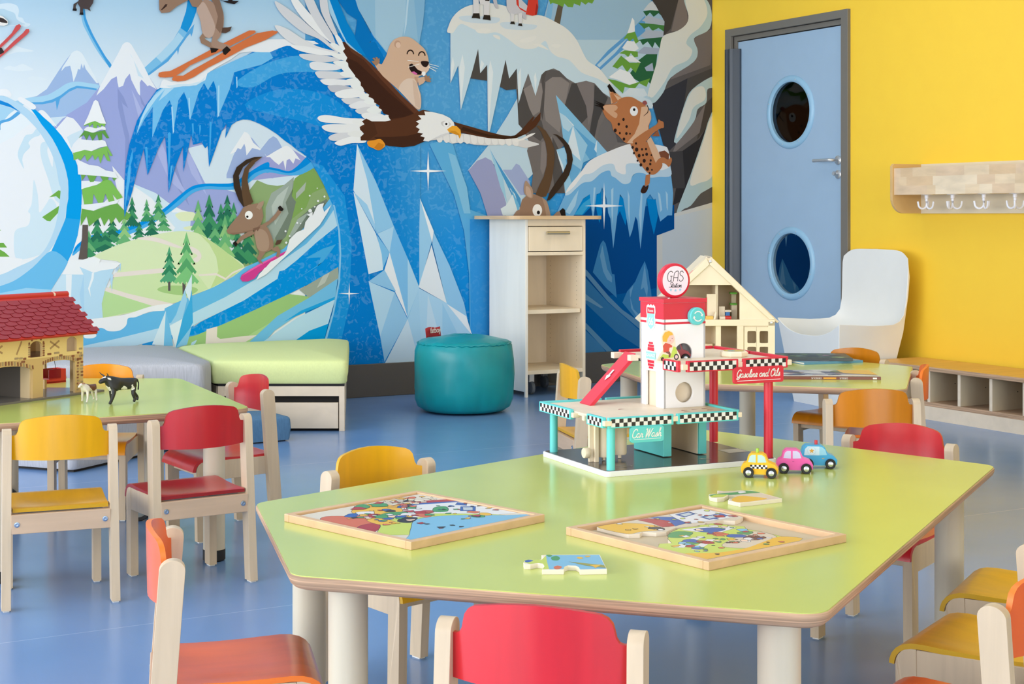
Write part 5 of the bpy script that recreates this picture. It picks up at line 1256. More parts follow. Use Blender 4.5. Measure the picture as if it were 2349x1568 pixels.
CHAIRS = [
    ('yellow', .931, 4.222, 82.6, 'yellow chair at far left, its back to us, at the farmhouse table'),
    ('red', 1.296, 4.230, 94.0, 'dark red chair seen from behind, next to the yellow one at the farmhouse table'),
    ('coral', 1.582, 4.796, -174.6, 'red chair at the right end of the farmhouse table facing left'),
    ('light_orange', 1.297, 5.291, -115.6, 'orange chair on the far side of the farmhouse table facing us'),
    ('orange', .858, 2.536, -16.4, 'orange chair in the left foreground turned towards the large table'),
    ('coral', 1.123, 1.879, 45.3, 'bright red chair in the front centre with its back to us'),
    ('yellow', 1.431, 3.045, -77.1, 'yellow chair tucked under the far left edge of the large front table'),
    ('amber', 3.271, 3.624, 63.3, 'amber chair seen from behind, pushed to the doll house table'),
    ('coral', 2.612, 2.821, -155.7, 'red chair facing us at the far right edge of the large table'),
    ('orange', 3.790, 4.075, 136.5, 'orange chair at the right end of the doll house table, seen sideways'),
    ('yellow', 2.925, 4.599, -15.1, 'yellow chair at the left of the doll house table behind the toy garage'),
    ('amber', 4.010, 4.568, -159.6, 'brownish amber chair beyond the doll house table, behind the books'),
    ('yellow', 2.462, 2.230, 121.7, 'yellow chair at right of which only seat shows, nearest the large table leg'),
    ('yellow', 2.112, 1.991, 116.3, 'yellow chair in the right foreground between orange chair and another yellow seat'),
    ('orange', 1.747, 1.729, 116.6, 'orange chair cut by the bottom right corner of the picture'),
]
for c in CHAIRS: place_chair(*c)
# two small rubber wheels on the floor below the farmhouse table
def wheel(label, px, py, r, rz):
    p = on_z(px, py, 0)
    t = thing('wheeled_toy', label, 'toy', (p.x, p.y, 0), rz)
    f = lambda q: Vector((q.x, q.z, r + q.y))
    MB().lathe([(r * .68, -.012), (r * .92, -.014), (r, -.008), (r, .008), (r * .92, .014), (r * .68, .012)], 36, f, cap=False).build('tyre', M_BLACK, t, smooth=True)
    MB().lathe([(.012, -.014), (r * .3, -.012), (r * .69, -.008), (r * .69, .008), (r * .3, .012), (.012, .014)], 36, f).build('hub', mat('grey_hub', (150, 158, 158), .4), t, smooth=True)
    MB().lathe([(.006, -.022), (.006, .022)], 12, f).build('axle', M_BLACK, t, smooth=True)
wheel('black toy wheel with grey hub behind the dark red chair leg', 318, 1194, .042, math.radians(-10))
wheel('large black toy wheel at the left edge behind the yellow chair', 8, 1192, .056, math.radians(-25))
# ------------------------------------------------------------------ toy garage on the front table
M_TRED = mat('toy_red_paint', (214, 40, 62), .38); M_TTEAL = mat('toy_teal_paint', (98, 206, 206), .4); M_TWHITE = mat('toy_white_paint', (242, 242, 244), .4)
M_TWOOD = mat('toy_plain_wood', (236, 220, 194), .45, 'wood', amt=.04, scale=(30, 30, 8)); M_TDARK = mat('printed_dark_asphalt', (84, 76, 74), .16)
M_INK = mat('black_ink', (36, 34, 36), .5); M_WINK = mat('white_ink', (238, 236, 232), .5); M_TYRE = M_BLACK
t = thing('toy_garage', 'wooden toy gas station with red and teal decks on the large table', 'toy garage', (1.789, 2.794, TABLE), math.radians(-4.7))
U, V = .447, .325
m = MB(); m.extrude([rrect(0, U, 0, V, .012, 4)], 0, .012); base = m.build('base_board', M_TWHITE, t, bevel=.0012)
m = MB(); m.extrude([rrect(.004, U - .004, .004, V - .004, .010, 4)], .012, .0128); m.build('asphalt_print', M_TDARK, base)
m = MB(); m.col = lin((196, 186, 176))
q = MB(); q.col = lin((198, 190, 182))
q.flat([circ(.06, .045, .030, 28, .012), list(reversed(circ(.06, .045, .027, 28, .010)))], .0131); q.flat([[(.385, .11), (.44, .11), (.44, .16), (.385, .16)]], .0131); q.flat([[(.27, .06), (.30, .05), (.285, .07)]], .0131)
q.build('road_marks', M_PRINT, base, colors=True)
# checkered fascia board: wood board with a printed check strip on the outer face
def fascia(parent, mt, a, b, z0, z1, out, name='fascia', check=True, th=.009):
    a, b, out = Vector((a[0], a[1], 0)), Vector((b[0], b[1], 0)), Vector((out[0], out[1], 0))
    d = (b - a); L = d.length; d.normalize()
    xf = lambda p: a + d * p.x + out * p.y + Vector((0, 0, p.z))
    o = MB().box(0, L, 0, th, z0, z1, xf).build(name, mt, parent, bevel=.0012)
    if check:
        m = MB(); n = max(2, round((L - .012) / .0098)); w = (L - .012) / n; hh = (z1 - z0 - .006) / 2
        for i in range(n):
            for j in range(2):
                m.col = lin((232, 230, 226)) if (i + j) % 2 == 0 else lin((34, 32, 34))
                x0, z = .006 + i * w, z0 + .003 + j * hh
                m.add([(x0, th + .0003, z), (x0 + w, th + .0003, z), (x0 + w, th + .0003, z + hh), (x0, th + .0003, z + hh)], [(0, 1, 2, 3)], xf)
        m.build('check_print', M_PRINT, o, colors=True)
    return o
# teal lower deck
DZ = .118
MB().box(.006, .335, .006, .325, DZ, DZ + .007).build('lower_deck', M_TWOOD, t, bevel=.001)
f0, f1 = .106, .1295
fascia(t, M_TTEAL, (.005, .005), (.168, .005), f0, f1, (0, -1)); fascia(t, M_TTEAL, (.178, .005), (.338, .005), f0, f1, (0, -1))
fascia(t, M_TTEAL, (.005, .085), (.005, .008), f0, f1, (-1, 0)); fascia(t, M_TTEAL, (.005, .33), (.005, .165), f0, f1, (-1, 0))
fascia(t, M_TTEAL, (.16, .322), (.005, .322), f0 + .006, f1, (0, 1), check=False); fascia(t, M_TTEAL, (.335, .322), (.172, .322), f0 + .006, f1, (0, 1), check=False)
fascia(t, M_TTEAL, (.336, .005), (.336, .15), f0 + .006, f1, (1, 0), check=False)
for x in (.1725, .340): MB().box(x - .007, x + .007, -.004, .012, .113, .124).build('joint_peg', M_TWOOD, t, bevel=.001)
for y in (.0, .098, .152): MB().box(-.006, .012, y - .006, y + .006, .112, .123).build('joint_peg', M_TWOOD, t, bevel=.001)
for x, y in ((.020, .015), (.020, .300)):
    MB().lathe([(.0095, .0128), (.0095, .106)], 20, lambda p, x=x, y=y: p + Vector((x, y, 0))).build('post', M_TTEAL, t, smooth=True)
m = MB(); m.extrude([rrect(.058, .142, .072, .1065, .006, 4)], -.006, .001, lambda p: Vector((p.x, p.z, p.y))); sg = m.build('car_wash_sign', M_TTEAL, t, bevel=.0008)
stroke_text('car_wash_lettering', 'Car Wash', .0185, .0021, M_WINK, sg, frame((.100, -.0063, .0908), (1, 0, 0), (0, 0, 1)))
MB().box(.066, .134, -.0068, -.006, .0785, .0795).build('underline', M_WINK, sg)
# garage walls below the tower
TU0, TU1, TV0, TV1 = .213, .325, .118, .226
for x0, x1 in ((TU0 - .002, TU0 + .020), (TU1 - .018, TU1 + .002)):
    wl = MB().box(x0, x1, TV0 - .002, TV1 + .03, .0145, .106).build('garage_wall', M_TTEAL, t, bevel=.001)
MB().box(TU0 + .0205, TU0 + .0212, TV0 + .004, TV1 + .03, .0145, .106).build('wall_lining', M_TWOOD, t); MB().box(TU1 - .0195, TU1 - .0182, TV0 + .004, TV1 + .03, .0145, .106).build('wall_lining', M_TWOOD, t)
MB().box(TU0 + .02, TU1 - .018, TV1 + .022, TV1 + .030, .0145, .106).build('garage_back', M_TWOOD, t)
# car wash rollers
for x, y in ((.066, .135), (.115, .150)):
    rl = MB().lathe([(.004, .014), (.004, .021), (.0150, .022), (.0165, .026), (.0165, .098), (.0150, .102), (.004, .103), (.004, .110)], 24, lambda p, x=x, y=y: p + Vector((x, y, 0))).build('wash_roller', M_TWOOD, t, smooth=True)
MB().box(.036, .046, .120, .150, .0128, .104).build('roller_frame', M_TWOOD, t, bevel=.001); MB().box(.026, .036, .128, .136, .0128, .104).build('roller_frame', M_TWOOD, t, bevel=.001)
MB().lathe([(.011, 0), (.012, .002), (.012, .011), (.011, .013)], 20, lambda p: Vector((.025 - p.z, .130 + p.x, .034 + p.y))).build('crank_knob', M_TWOOD, t, smooth=True)
# tower: four thin walls, front with two round windows, left with a doorway
TZ0, TZ1 = DZ + .007, .368
w1 = ((TU0 + TU1) / 2, .247); w2 = ((TU0 + TU1) / 2, .172)
hs = [circ((TU0 + TU1) / 2 - .003, .2505, .0235, 32), circ((TU0 + TU1) / 2 - .001, .160, .0235, 32)]
def band(zs): return zs
def tower_wall(loops, t0, t1, xf):
    m = MB(); m.extrude(loops, t0, t1, xf); return m.build('tower_wall', [M_TWHITE], t, bevel=.0008)
fr_ = tower_wall([[(TU0, TZ0), (TU1, TZ0), (TU1, TZ1), (TU0, TZ1)]] + hs, TV0, TV0 + .006, lambda p: Vector((p.x, p.z, p.y)))
lf_ = tower_wall([[(TV0, TZ0), (TV0 + .036, TZ0), (TV0 + .036, TZ0 + .082), (TV0 + .082, TZ0 + .082), (TV0 + .082, TZ0), (TV1, TZ0), (TV1, TZ1), (TV0, TZ1)]], TU0, TU0 + .006, lambda p: Vector((p.z, p.x, p.y)))
tower_wall([[(TV0, TZ0), (TV1, TZ0), (TV1, TZ1), (TV0, TZ1)]], TU1 - .006, TU1, lambda p: Vector((p.z, p.x, p.y)))
tower_wall([[(TU0, TZ0), (TU1, TZ0), (TU1, TZ1), (TU0, TZ1)], circ(.272, .2505, .0235, 32)], TV1 - .006, TV1, lambda p: Vector((p.x, p.z, p.y)))
MB().box(TU0 + .008, TU1 - .008, TV0 + .016, TV0 + .02, TZ0, TZ0 + .075).build('lift_panel', M_TWOOD, t)
MB().box(TU0 + .007, TU1 - .007, TV0 + .007, TV1 - .007, .2235, .2275).build('lift_floor', M_TWOOD, t)
MB().box(TU0 + .009, TU0 + .012, TV0 + .03, TV0 + .09, TZ0, TZ0 + .085).build('door_panel', M_TWOOD, t)
# printed bands
for z0, z1 in ((.330, TZ1 - .0005), (.3185, .3235)):
    MB().box(TU0 - .0004, TU1 + .0004, TV0 - .0004, TV1 + .0004, z0, z1).build('red_band', M_TRED, t)
MB().box(TU0 - .003, TU1 + .003, TV0 - .003, TV1 + .003, TZ1, TZ1 + .009).build('tower_roof', M_TRED, t, bevel=.001)
for x, y in ((.24, .14), (.30, .20)): MB().lathe([(.003, 0), (.003, .001), (.001, .002)], 10, lambda p, x=x, y=y: p + Vector((x, y, TZ1 + .009))).build('screw', M_STEEL, t)
# round sign
sx, sz, sr = (TU0 + TU1) / 2 - .003, TZ1 + .009 + .0405, .0405
sv = lambda p: Vector((sx + p.x, TV0 + .045 - p.z, sz + p.y))
sgn = MB().lathe([(sr - .002, -.009), (sr, -.007), (sr, .006), (sr - .003, .008)], 48, sv).build('round_sign', M_TRED, t, smooth=True)
m = MB(); m.add([(p[0], p[1], .0083) for p in circ(0, 0, sr - .006, 48)], [tuple(range(48))], sv); m.build('sign_face', mat('pink_white_paper', (244, 232, 240), .4), sgn)
fm = lambda x, z: frame((sx + x, TV0 + .045 - .0086, sz + z), (1, 0, 0), (0, 0, 1))
stroke_text('sign_lettering', '123', .0235, .0014, M_INK, sgn, fm(0, .0085), .08); stroke_text('sign_lettering', 'Station', .0125, .0012, M_INK, sgn, fm(.001, -.0105), .3)
for k in (-1, 0, 1):
    st = []
    for i in range(10):
        a = PI / 2 + i * PI / 5; r = .0042 if i % 2 == 0 else .0018
        st.append((k * .0125 + r * math.cos(a), -.0215 - (.0015 if k == 0 else 0) + r * math.sin(a)))
    m = MB(); m.flat([st], .0086, sv); m.build('star', mat('light_blue_ink', (150, 214, 232), .5), sgn)
# teal dial
dx, dz = .296, .3365
dv = lambda p: Vector((dx + p.x, TV0 - p.z, dz + p.y))
dl = MB().lathe([(.0185, 0), (.0205, .002), (.0205, .013), (.0185, .015)], 36, dv).build('lift_dial', M_TTEAL, t, smooth=True)
for k in (0, 1):
    a0 = .35 + k * PI; arc = [(.0125 * math.cos(a0 + i * .22), .0125 * math.sin(a0 + i * .22)) for i in range(11)] + [(.0098 * math.cos(a0 + i * .22), .0098 * math.sin(a0 + i * .22)) for i in range(10, -1, -1)]
    m = MB(); m.flat([arc], .0154, dv)
    p0 = a0; m.flat([[(.0155 * math.cos(p0), .0155 * math.sin(p0)), (.007 * math.cos(p0), .007 * math.sin(p0)), (.0112 * math.cos(p0 - .45), .0112 * math.sin(p0 - .45))]], .0154, dv); m.build('dial_arrow', M_WINK, dl)
# shield and oval stickers on the left wall
sx_ = lambda p: Vector((TU0 - .0006 - p.z, TV0 + .058 - p.x, p.y))
shield = [(-.020, .358), (-.012, .3625), (-.007, .359), (0, .363), (.007, .359), (.012, .3625), (.020, .358), (.0215, .345), (.019, .335), (.0215, .322), (.016, .308), (0, .298), (-.016, .308), (-.0215, .322), (-.019, .335), (-.0215, .345)]
cx0 = lambda s, c: [(x * s, c + (z - c) * s) for x, z in shield]
mk = lambda pts, d, mt, nm: MB().flat([pts], d, sx_).build(nm, mt, lf_)
mk(shield, .0002, M_WINK, 'shield_sticker'); mk([p for p in cx0(.82, .331) if p[1] < .341] and cx0(.82, .331), .0004, mat('pale_teal_ink', (150, 214, 208), .5), 'shield_field'); mk([(-.0165, .341), (.0165, .341), (.0165, .355), (-.0165, .355)], .0006, M_TRED, 'shield_top')
wf = lambda y, z, d: frame((TU0 - .0012 - d, TV0 + .058 + y, z), (0, -1, 0), (0, 0, 1))
text_obj('shield_number', '66', .026, M_WINK, lf_, wf(0, .322, 0), space=.85, extrude=.0002); text_obj('shield_word', 'Route', .0095, M_WINK, lf_, wf(0, .3475, 0), extrude=.0002)
mk(circ(0, .243, .0195, 36, .034), .0002, M_WINK, 'oval_sticker')
for z, hh in ((.272, .0025), (.2655, .003), (.221, .003), (.2145, .0025)):
    hw = .0185 * math.sqrt(max(0, 1 - ((z - .243) / .034) ** 2)); mk([(-hw, z - hh), (hw, z - hh), (hw, z + hh), (-hw, z + hh)], .0004, M_TRED, 'oval_stripe')
mk([(-.016, .254), (.016, .254), (.015, .262), (-.015, .262)], .0004, M_TRED, 'oval_stripe'); mk([(-.015, .225), (.015, .225), (.016, .232), (-.016, .232)], .0004, M_TRED, 'oval_stripe')
mk([(-.0235, .235), (-.021, .243), (-.0235, .251), (.0235, .251), (.021, .243), (.0235, .235)], .0005, mat('pale_teal_ink', (150, 214, 208), .5), 'oval_ribbon')
text_obj('oval_word', 'GARAGE', .0105, M_WINK, lf_, wf(0, .243, 0), extrude=.0002)
# red upper deck with posts, sign and ramp
UZ = .232; r0, r1 = .2205, .2455
MB().box(.192, .468, .004, TV0, UZ, UZ + .007).build('upper_deck', M_TWOOD, t, bevel=.001); MB().box(TU1, .468, TV0, .312, UZ, UZ + .007).build('upper_deck', M_TWOOD, t, bevel=.001); MB().box(.205, TU1, TV1, .312, UZ, UZ + .007).build('upper_deck', M_TWOOD, t, bevel=.001)
fascia(t, M_TRED, (.202, .003), (.336, .003), r0, r1, (0, -1)); fascia(t, M_TRED, (.350, .003), (.470, .003), r0, r1, (0, -1)); fascia(t, M_TRED, (.191, .070), (.191, .004), r0, r1, (-1, 0))
fascia(t, M_TRED, (.469, .004), (.469, .15), r0 + .006, r1, (1, 0), check=False); fascia(t, M_TRED, (.469, .155), (.469, .314), r0 + .006, r1, (1, 0), check=False); fascia(t, M_TRED, (.468, .314), (.33, .314), r0 + .006, r1, (0, 1), check=False); fascia(t, M_TRED, (.32, .314), (.206, .314), r0 + .006, r1, (0, 1), check=False)
for x, y in ((.343, .004), (.474, .0), (.197, .0)): MB().box(x - .007, x + .007, y - .006, y + .010, .226, .238).build('joint_peg', M_TWOOD, t, bevel=.001)
for x, y in ((.197, .312), (.2, .235)): MB().box(x - .014, x + .008, y - .008, y + .008, .226, .240).build('joint_peg', M_TWOOD, t, bevel=.001)
for x, y in ((.434, .020), (.450, .282)): MB().lathe([(.0105, .0128), (.0105, UZ)], 20, lambda p, x=x, y=y: p + Vector((x, y, 0))).build('post', M_TRED, t, smooth=True)
m = MB(); m.extrude([rrect(.322, .456, .189, .2265, .006, 4)], -.009, -.002, lambda p: Vector((p.x, p.z, p.y))); sg = m.build('gasoline_sign', M_TRED, t, bevel=.0008)
stroke_text('gasoline_lettering', 'Gasoline and Oils', .0172, .0020, M_WINK, sg, frame((.389, -.0093, .2105), (1, 0, 0), (0, 0, 1))); MB().box(.331, .447, -.0098, -.009, .1950, .1962).build('underline', M_WINK, sg)
rp = MB(); rp.extrude([[(.205, .2435), (.083, .1265), (.083, .125), (.094, .125), (.205, .2315)]], .236, .290, lambda p: Vector((p.x, p.z, p.y))); rmp = rp.build('ramp', M_TRED, t, bevel=.001)
dn = Vector((-.122, 0, -.117)).normalized(); up = Vector((0, -1, 0)); org = Vector((.150, .263, .1912)); nn = dn.cross(up) * -1
nn = Vector((-.117, 0, .122)).normalized()
m = MB(); m.flat([[(-.016, -.004), (.002, -.004), (.002, -.010), (.018, 0), (.002, .010), (.002, .004), (-.016, .004)]], .0006, lambda p: org + dn * p.x + up * p.y + nn * (p.z + .0012)); m.build('ramp_arrow', M_WINK, rmp)
q = MB(); q.col = lin((178, 70, 64))
for x, y in ((.12, .15), (.24, .07), (.27, .075), (.30, .08), (.235, .05), (.30, .055)): q.flat([[(x - .010, y - .003), (x + .010, y), (x - .006, y + .004)]], DZ + .0073)
q.build('deck_print', M_PRINT, t, colors=True)
dk_ = MB().lathe([(.030, 0), (.033, .003), (.033, .011), (.030, .014)], 8, lambda p: p + Vector((.395, .105, UZ + .007))).build('turntable', M_TWOOD, t)
m = MB(); m.col = lin((214, 190, 90)); m.flat([circ(.395, .105, .024, 24)], UZ + .0213); m.col = lin((120, 170, 200)); m.flat([circ(.385, .100, .009, 16)], UZ + .0216); m.build('turntable_print', M_PRINT, dk_, colors=True)

# things standing on the garage
def gpt(x, y, z): return t.matrix_basis @ Vector((x, y, z))
bpy.context.view_layer.update()
GM = Matrix.Translation(t.location) @ Matrix.Rotation(math.radians(-4.7), 4, 'Z')
g = GM @ Vector((.206, .086, UZ + .0072))
s = thing('scooter_rider', 'flat wooden figure in yellow helmet riding a green scooter on the garage', 'toy figure', g, math.radians(-14))
fx = lambda p: Vector((p.x, p.z, p.y))
out = spline([(-.030, .0), (.030, .0), (.034, .012), (.022, .030), (.020, .048), (.013, .066), (0, .073), (-.014, .070), (-.021, .058), (-.019, .045), (-.016, .030), (-.030, .012)], 4)
s.scale = (.8, 1, .95)
m = MB(); m.extrude([out], -.0045, .0045, fx); m.build('wooden_body', M_TWOOD, s, bevel=.001)
m = MB()
for c, pl, d in (((184, 206, 70), [(-.028, .006), (-.018, .016), (-.002, .014), (.006, .012), (.014, .034), (.022, .032), (.026, .018), (.018, .008), (.0, .006)], 1), ((40, 38, 38), circ(.023, .0085, .0075, 18), 2), ((222, 190, 190), circ(.023, .0085, .0045, 14), 3), ((60, 50, 44), circ(-.019, .004, .005, 14), 2), ((206, 66, 30), [(-.016, .020), (-.018, .036), (-.010, .043), (.002, .040), (.010, .036), (.010, .032), (.002, .031), (0, .020)], 4), ((120, 58, 40), [(-.012, .021), (.002, .022), (.006, .016), (.004, .008), (-.001, .008), (.0, .015)], 5), ((238, 190, 176), circ(.004, .052, .0125, 22), 6), ((228, 172, 32), [(-.018, .046), (-.019, .058), (-.012, .068), (0, .071), (.010, .067), (.013, .061), (.002, .060), (-.004, .052), (-.006, .045)], 7), ((40, 34, 34), circ(.010, .053, .0012, 8), 8), ((222, 146, 140), circ(.004, .048, .002, 10), 8)):
    m.col = lin(c); m.flat([pl], 0, lambda p, d=d: Vector((p.x, -.0045 - .00005 * d - .0002, p.y)))
m.build('painted_print', M_PRINT, s, colors=True)

# ------------------------------------------------------------------ little wooden cars
def toy_car(label, pos, rz, paint, side, extra, scale=1.0, hub=(214, 216, 218), prof=None):
    c = thing('toy_car', label, 'toy car', pos, rz, 'painted wooden toy cars'); S = scale; wd = .0155
    prof = prof or [(-.040, .010), (-.041, .022), (-.036, .030), (-.029, .033), (-.026, .046), (-.019, .053), (.004, .053), (.012, .048), (.018, .034), (.032, .029), (.039, .020), (.039, .010), (.030, .0075), (-.030, .0075)]
    pr = round_poly([(x * S, z * S) for x, z in reversed(prof)], .0025, 3)
    m = MB(); m.extrude([pr], -wd, wd, lambda p: Vector((p.x, p.z, p.y))); b = m.build('body', paint, c, bevel=.0022, smooth=True)
    m = MB()
    for k, (col, pl) in enumerate(side):
        m.col = lin(col); m.flat([[(x * S, z * S) for x, z in pl]], 0, lambda p, k=k: Vector((p.x, -wd - .0003 - .00006 * k, p.y)))
    m.build('side_print', M_PRINT, b, colors=True)
    for x in (-.0245, .0245):
        for sgn_ in (-1, 1):
            w = MB().lathe([(.0085, -.003), (.0105, -.0035), (.0115, -.002), (.0115, .002), (.0105, .0035), (.0085, .003)], 24, lambda p, x=x, s_=sgn_: Vector((x * S + p.x * S, s_ * (wd + .0025) + p.z, .0115 * S + p.y * S))).build('wheel', M_TYRE, c, smooth=True)
            MB().lathe([(.006, -.0036), (.004, -.0046), (.001, -.005)] if sgn_ < 0 else [(.006, .0036), (.004, .0046), (.001, .005)], 16, lambda p, x=x, s_=sgn_: Vector((x * S + p.x * S, s_ * (wd + .0025) + p.z, .0115 * S + p.y * S))).build('hub_cap', mat('silver_hub', (214, 216, 218), .25, metal=.8), w, smooth=True)
    if extra: MB().lathe([(.0035, 0), (.0035, .008), (.003, .009)], 12, lambda p: p + Vector((extra[0] * S, 0, .053 * S))).build('roof_light', extra[1], c, smooth=True)
    return c
wl_ = lambda c: [(c, [(-.0255, .034), (-.022, .046), (-.017, .050), (-.009, .050), (-.009, .033)]), (c, [(-.005, .033), (-.005, .050), (.004, .050), (.010, .046), (.014, .034)])]
def carpos(x, y): p = on_z(x, y, TABLE); return (p.x, p.y, TABLE)
chk = [((34, 32, 34) if (i + j) % 2 == 0 else (236, 234, 230), [(-.021 + i * .0046, .024 - j * .0042), (-.0164 + i * .0046, .024 - j * .0042), (-.0164 + i * .0046, .0282 - j * .0042), (-.021 + i * .0046, .0282 - j * .0042)]) for i in range(8) for j in range(2)]
toy_car('yellow wooden toy taxi with checks and a green roof peg', carpos(1744, 1093), math.radians(-29 - 12), mat('taxi_yellow', (244, 188, 44), .35), wl_((186, 214, 214)) + chk, (-.006, mat('lime_peg', (160, 200, 60), .4)))
toy_car('pink wooden toy car between the taxi and the police car', carpos(1823, 1083), math.radians(-29 - 8), mat('toy_pink', (236, 96, 172), .35), [((206, 200, 232), p) for c, p in wl_(0)] + [((200, 80, 150), [(-.006, .026), (-.002, .026), (-.002, .0275), (-.006, .0275)])], None)
st = [(-.017 + (.006 if i % 2 == 0 else .0026) * math.cos(PI / 2 + i * PI / 5), .040 + (.006 if i % 2 == 0 else .0026) * math.sin(PI / 2 + i * PI / 5)) for i in range(10)]
toy_car('blue wooden toy police car with a gold star and red peg', carpos(1878, 1072), math.radians(-29 - 6), mat('toy_blue', (66, 166, 214), .35),
        [((198, 224, 234), [(-.034, .030), (-.032, .044), (-.026, .050), (.000, .050), (.000, .030)]), ((150, 206, 228), [(.000, .030), (.000, .050), (.006, .049), (.013, .043), (.017, .031)]), ((170, 208, 226), circ(-.017, .040, .0095, 24)), ((206, 226, 234), circ(-.017, .040, .0085, 24)), ((222, 166, 60), st), ((222, 176, 70), [(.006, .0225), (.011, .0225), (.011, .024), (.006, .024)])], (-.006, mat('red_peg', (200, 40, 48), .4)),
        prof=[(-.040, .010), (-.042, .022), (-.040, .034), (-.036, .047), (-.029, .053), (.004, .053), (.012, .048), (.019, .034), (.032, .029), (.040, .020), (.039, .010), (.030, .0075), (-.030, .0075)])
g = GM @ Vector((.262, .150, .2277))
toy_car('dark red toy car parked inside the garage tower', g, math.radians(-26), mat('toy_dark_red', (150, 24, 34), .35), wl_((70, 60, 66)), None, .9)

# ------------------------------------------------------------------ puzzles
M_TRAY = mat('puzzle_tray_wood', (216, 180, 140), .45, 'wood', amt=.08, scale=(20, 20, 20))
def cl(v): return max(-.1528, min(.1528, v))
def puzzle(label, c, rz, w, d, prints, pieces, floor_c):
    p = thing('puzzle_tray', label, 'puzzle', (c[0], c[1], TABLE), rz)
    hw, hd, fw, hh = w / 2, d / 2, .0135, .0145
    for x0, x1, y0, y1 in ((-hw, hw, -hd, -hd + fw), (-hw, hw, hd - fw, hd), (-hw, -hw + fw, -hd + fw, hd - fw), (hw - fw, hw, -hd + fw, hd - fw)):
        MB().box(x0, x1, y0, y1, 0, hh).build('tray_side', M_TRAY, p, bevel=.0012)
    MB().box(-hw + fw, hw - fw, -hd + fw, hd - fw, .001, .004).build('tray_floor', floor_c, p)
    for loops in pieces:
        m = MB(); m.extrude([loops], .004, .0118); m.build('puzzle_piece', mat('piece_ply', (238, 226, 206), .5), p, bevel=.0006)
    m = MB(); k = 0
    for col, pl, sm in prints:
        q = spline(pl, 4) if sm else pl
        if k and col != BK:                    # thin dark outline around every printed figure
            cx_ = sum(a for a, b in q) / len(q); cy_ = sum(b for a, b in q) / len(q)
            k += 1; m.col = lin((58, 48, 46)); m.flat([[(cl(a + (a - cx_) / (math.hypot(a - cx_, b - cy_) + 1e-6) * .0011), cl(b + (b - cy_) / (math.hypot(a - cx_, b - cy_) + 1e-6) * .0011)) for a, b in q]], .01185 + k * .0000018)
        k += 1; m.col = lin(col); m.flat([[(cl(a), cl(b)) for a, b in q]], .01185 + k * .0000018)
    m.build('printed_picture', M_PRINT, p, colors=True)
    return p
# local axes: x along the rear-left to rear-right side, y away from the viewer
I = .153
random.seed(11)
def blob(x, y, r, n=9, k=.35): return [(x + r * (1 + random.uniform(-k, k)) * math.cos(2 * PI * i / n), y + r * (1 + random.uniform(-k, k)) * math.sin(2 * PI * i / n)) for i in range(n)]
R2, YL, GN, BL, LB_, LG, WH, OR, TN, BK = (172, 44, 48), (232, 182, 50), (70, 150, 88), (44, 92, 168), (124, 184, 216), (196, 212, 92), (226, 226, 226), (210, 106, 70), (214, 200, 176), (44, 38, 38)
pr1 = [((222, 212, 194), [(-I, -I), (I, -I), (I, I), (-I, I)], 0),
       (YL, [(-.10, .02), (-.06, .11), (-.02, .148), (.03, .145), (.04, .09), (.0, .02), (-.04, -.02)], 0), (WH, [(-.02, .02), (.06, .085), (.152, .06), (.152, -.12), (.07, -.09), (.02, -.02)], 0),
       (R2, [(.03, .10), (.075, .11), (.153, .075), (.153, .045), (.07, .085)], 0), (BL, [(.02, .09), (.07, .09), (.153, .048), (.153, .036), (.07, .075), (.03, .07)], 0),
       (LG, [(-.12, -.04), (-.05, .02), (.02, .0), (.08, -.06), (.12, -.12), (.10, -.153), (-.06, -.153), (-.153, -.09)], 1), (LB_, [(-.08, -.08), (-.02, -.03), (.05, -.05), (.12, -.12), (.153, -.153), (-.06, -.153), (-.153, -.153), (-.12, -.12)], 1),
       (OR, [(-.153, -.02), (-.153, .08), (-.12, .11), (-.085, .07), (-.09, .02), (-.11, -.03)], 1), (R2, [(-.153, -.06), (-.11, -.03), (-.10, .0), (-.13, .0), (-.153, -.02)], 1), (YL, [(-.10, -.02), (-.09, .03), (-.06, .02), (-.07, -.03)], 1),
       (BL, blob(-.075, .075, .022), 1), (WH, blob(-.05, .085, .020), 1), (R2, blob(-.06, .055, .016), 1), (GN, blob(-.02, .035, .024), 1), (GN, blob(-.05, .035, .016), 1), (BL, blob(-.025, .015, .017), 1), (WH, blob(.0, .005, .02), 1), (R2, blob(.035, .008, .019), 1), (OR, blob(.01, -.012, .016), 1), (GN, [(.05, .0), (.08, .03), (.10, .02), (.07, -.015)], 1), (BK, [(-.06, -.02), (-.03, .0), (-.01, -.02), (-.05, -.045)], 1),
       (BL, [(.09, -.03), (.12, .0), (.14, -.02), (.11, -.05)], 0), ((190, 200, 206), [(.098, -.03), (.118, -.008), (.131, -.021), (.112, -.041)], 0), (BL, [(.125, .02), (.145, .035), (.15, .015), (.135, .0)], 0), (OR, blob(.10, -.055, .010), 1), (GN, blob(.08, -.09, .012), 1), (YL, blob(.10, -.085, .012), 1),
       (BK, [(.03, .055), (.06, .075), (.09, .10), (.115, .105), (.11, .112), (.085, .108), (.07, .12), (.062, .118), (.07, .098), (.045, .075)], 0)]
for i in range(34):
    pr1.append((random.choice([(226, 210, 180), (222, 170, 60), OR, (232, 222, 200)]), blob(random.uniform(.02, .145), .112 + random.uniform(-.028, .034), random.uniform(.004, .010)), 1))
for i in range(14):
    a = random.uniform(.3, 2.9); x, y = .075 + random.uniform(-.03, .03), .112; L_ = random.uniform(.02, .045)
    pr1.append((BK, [(x, y), (x + L_ * math.cos(a), y + L_ * .7 * math.sin(a)), (x + L_ * math.cos(a) + .0015, y + L_ * .7 * math.sin(a) - .001), (x + .003, y - .002)], 0))
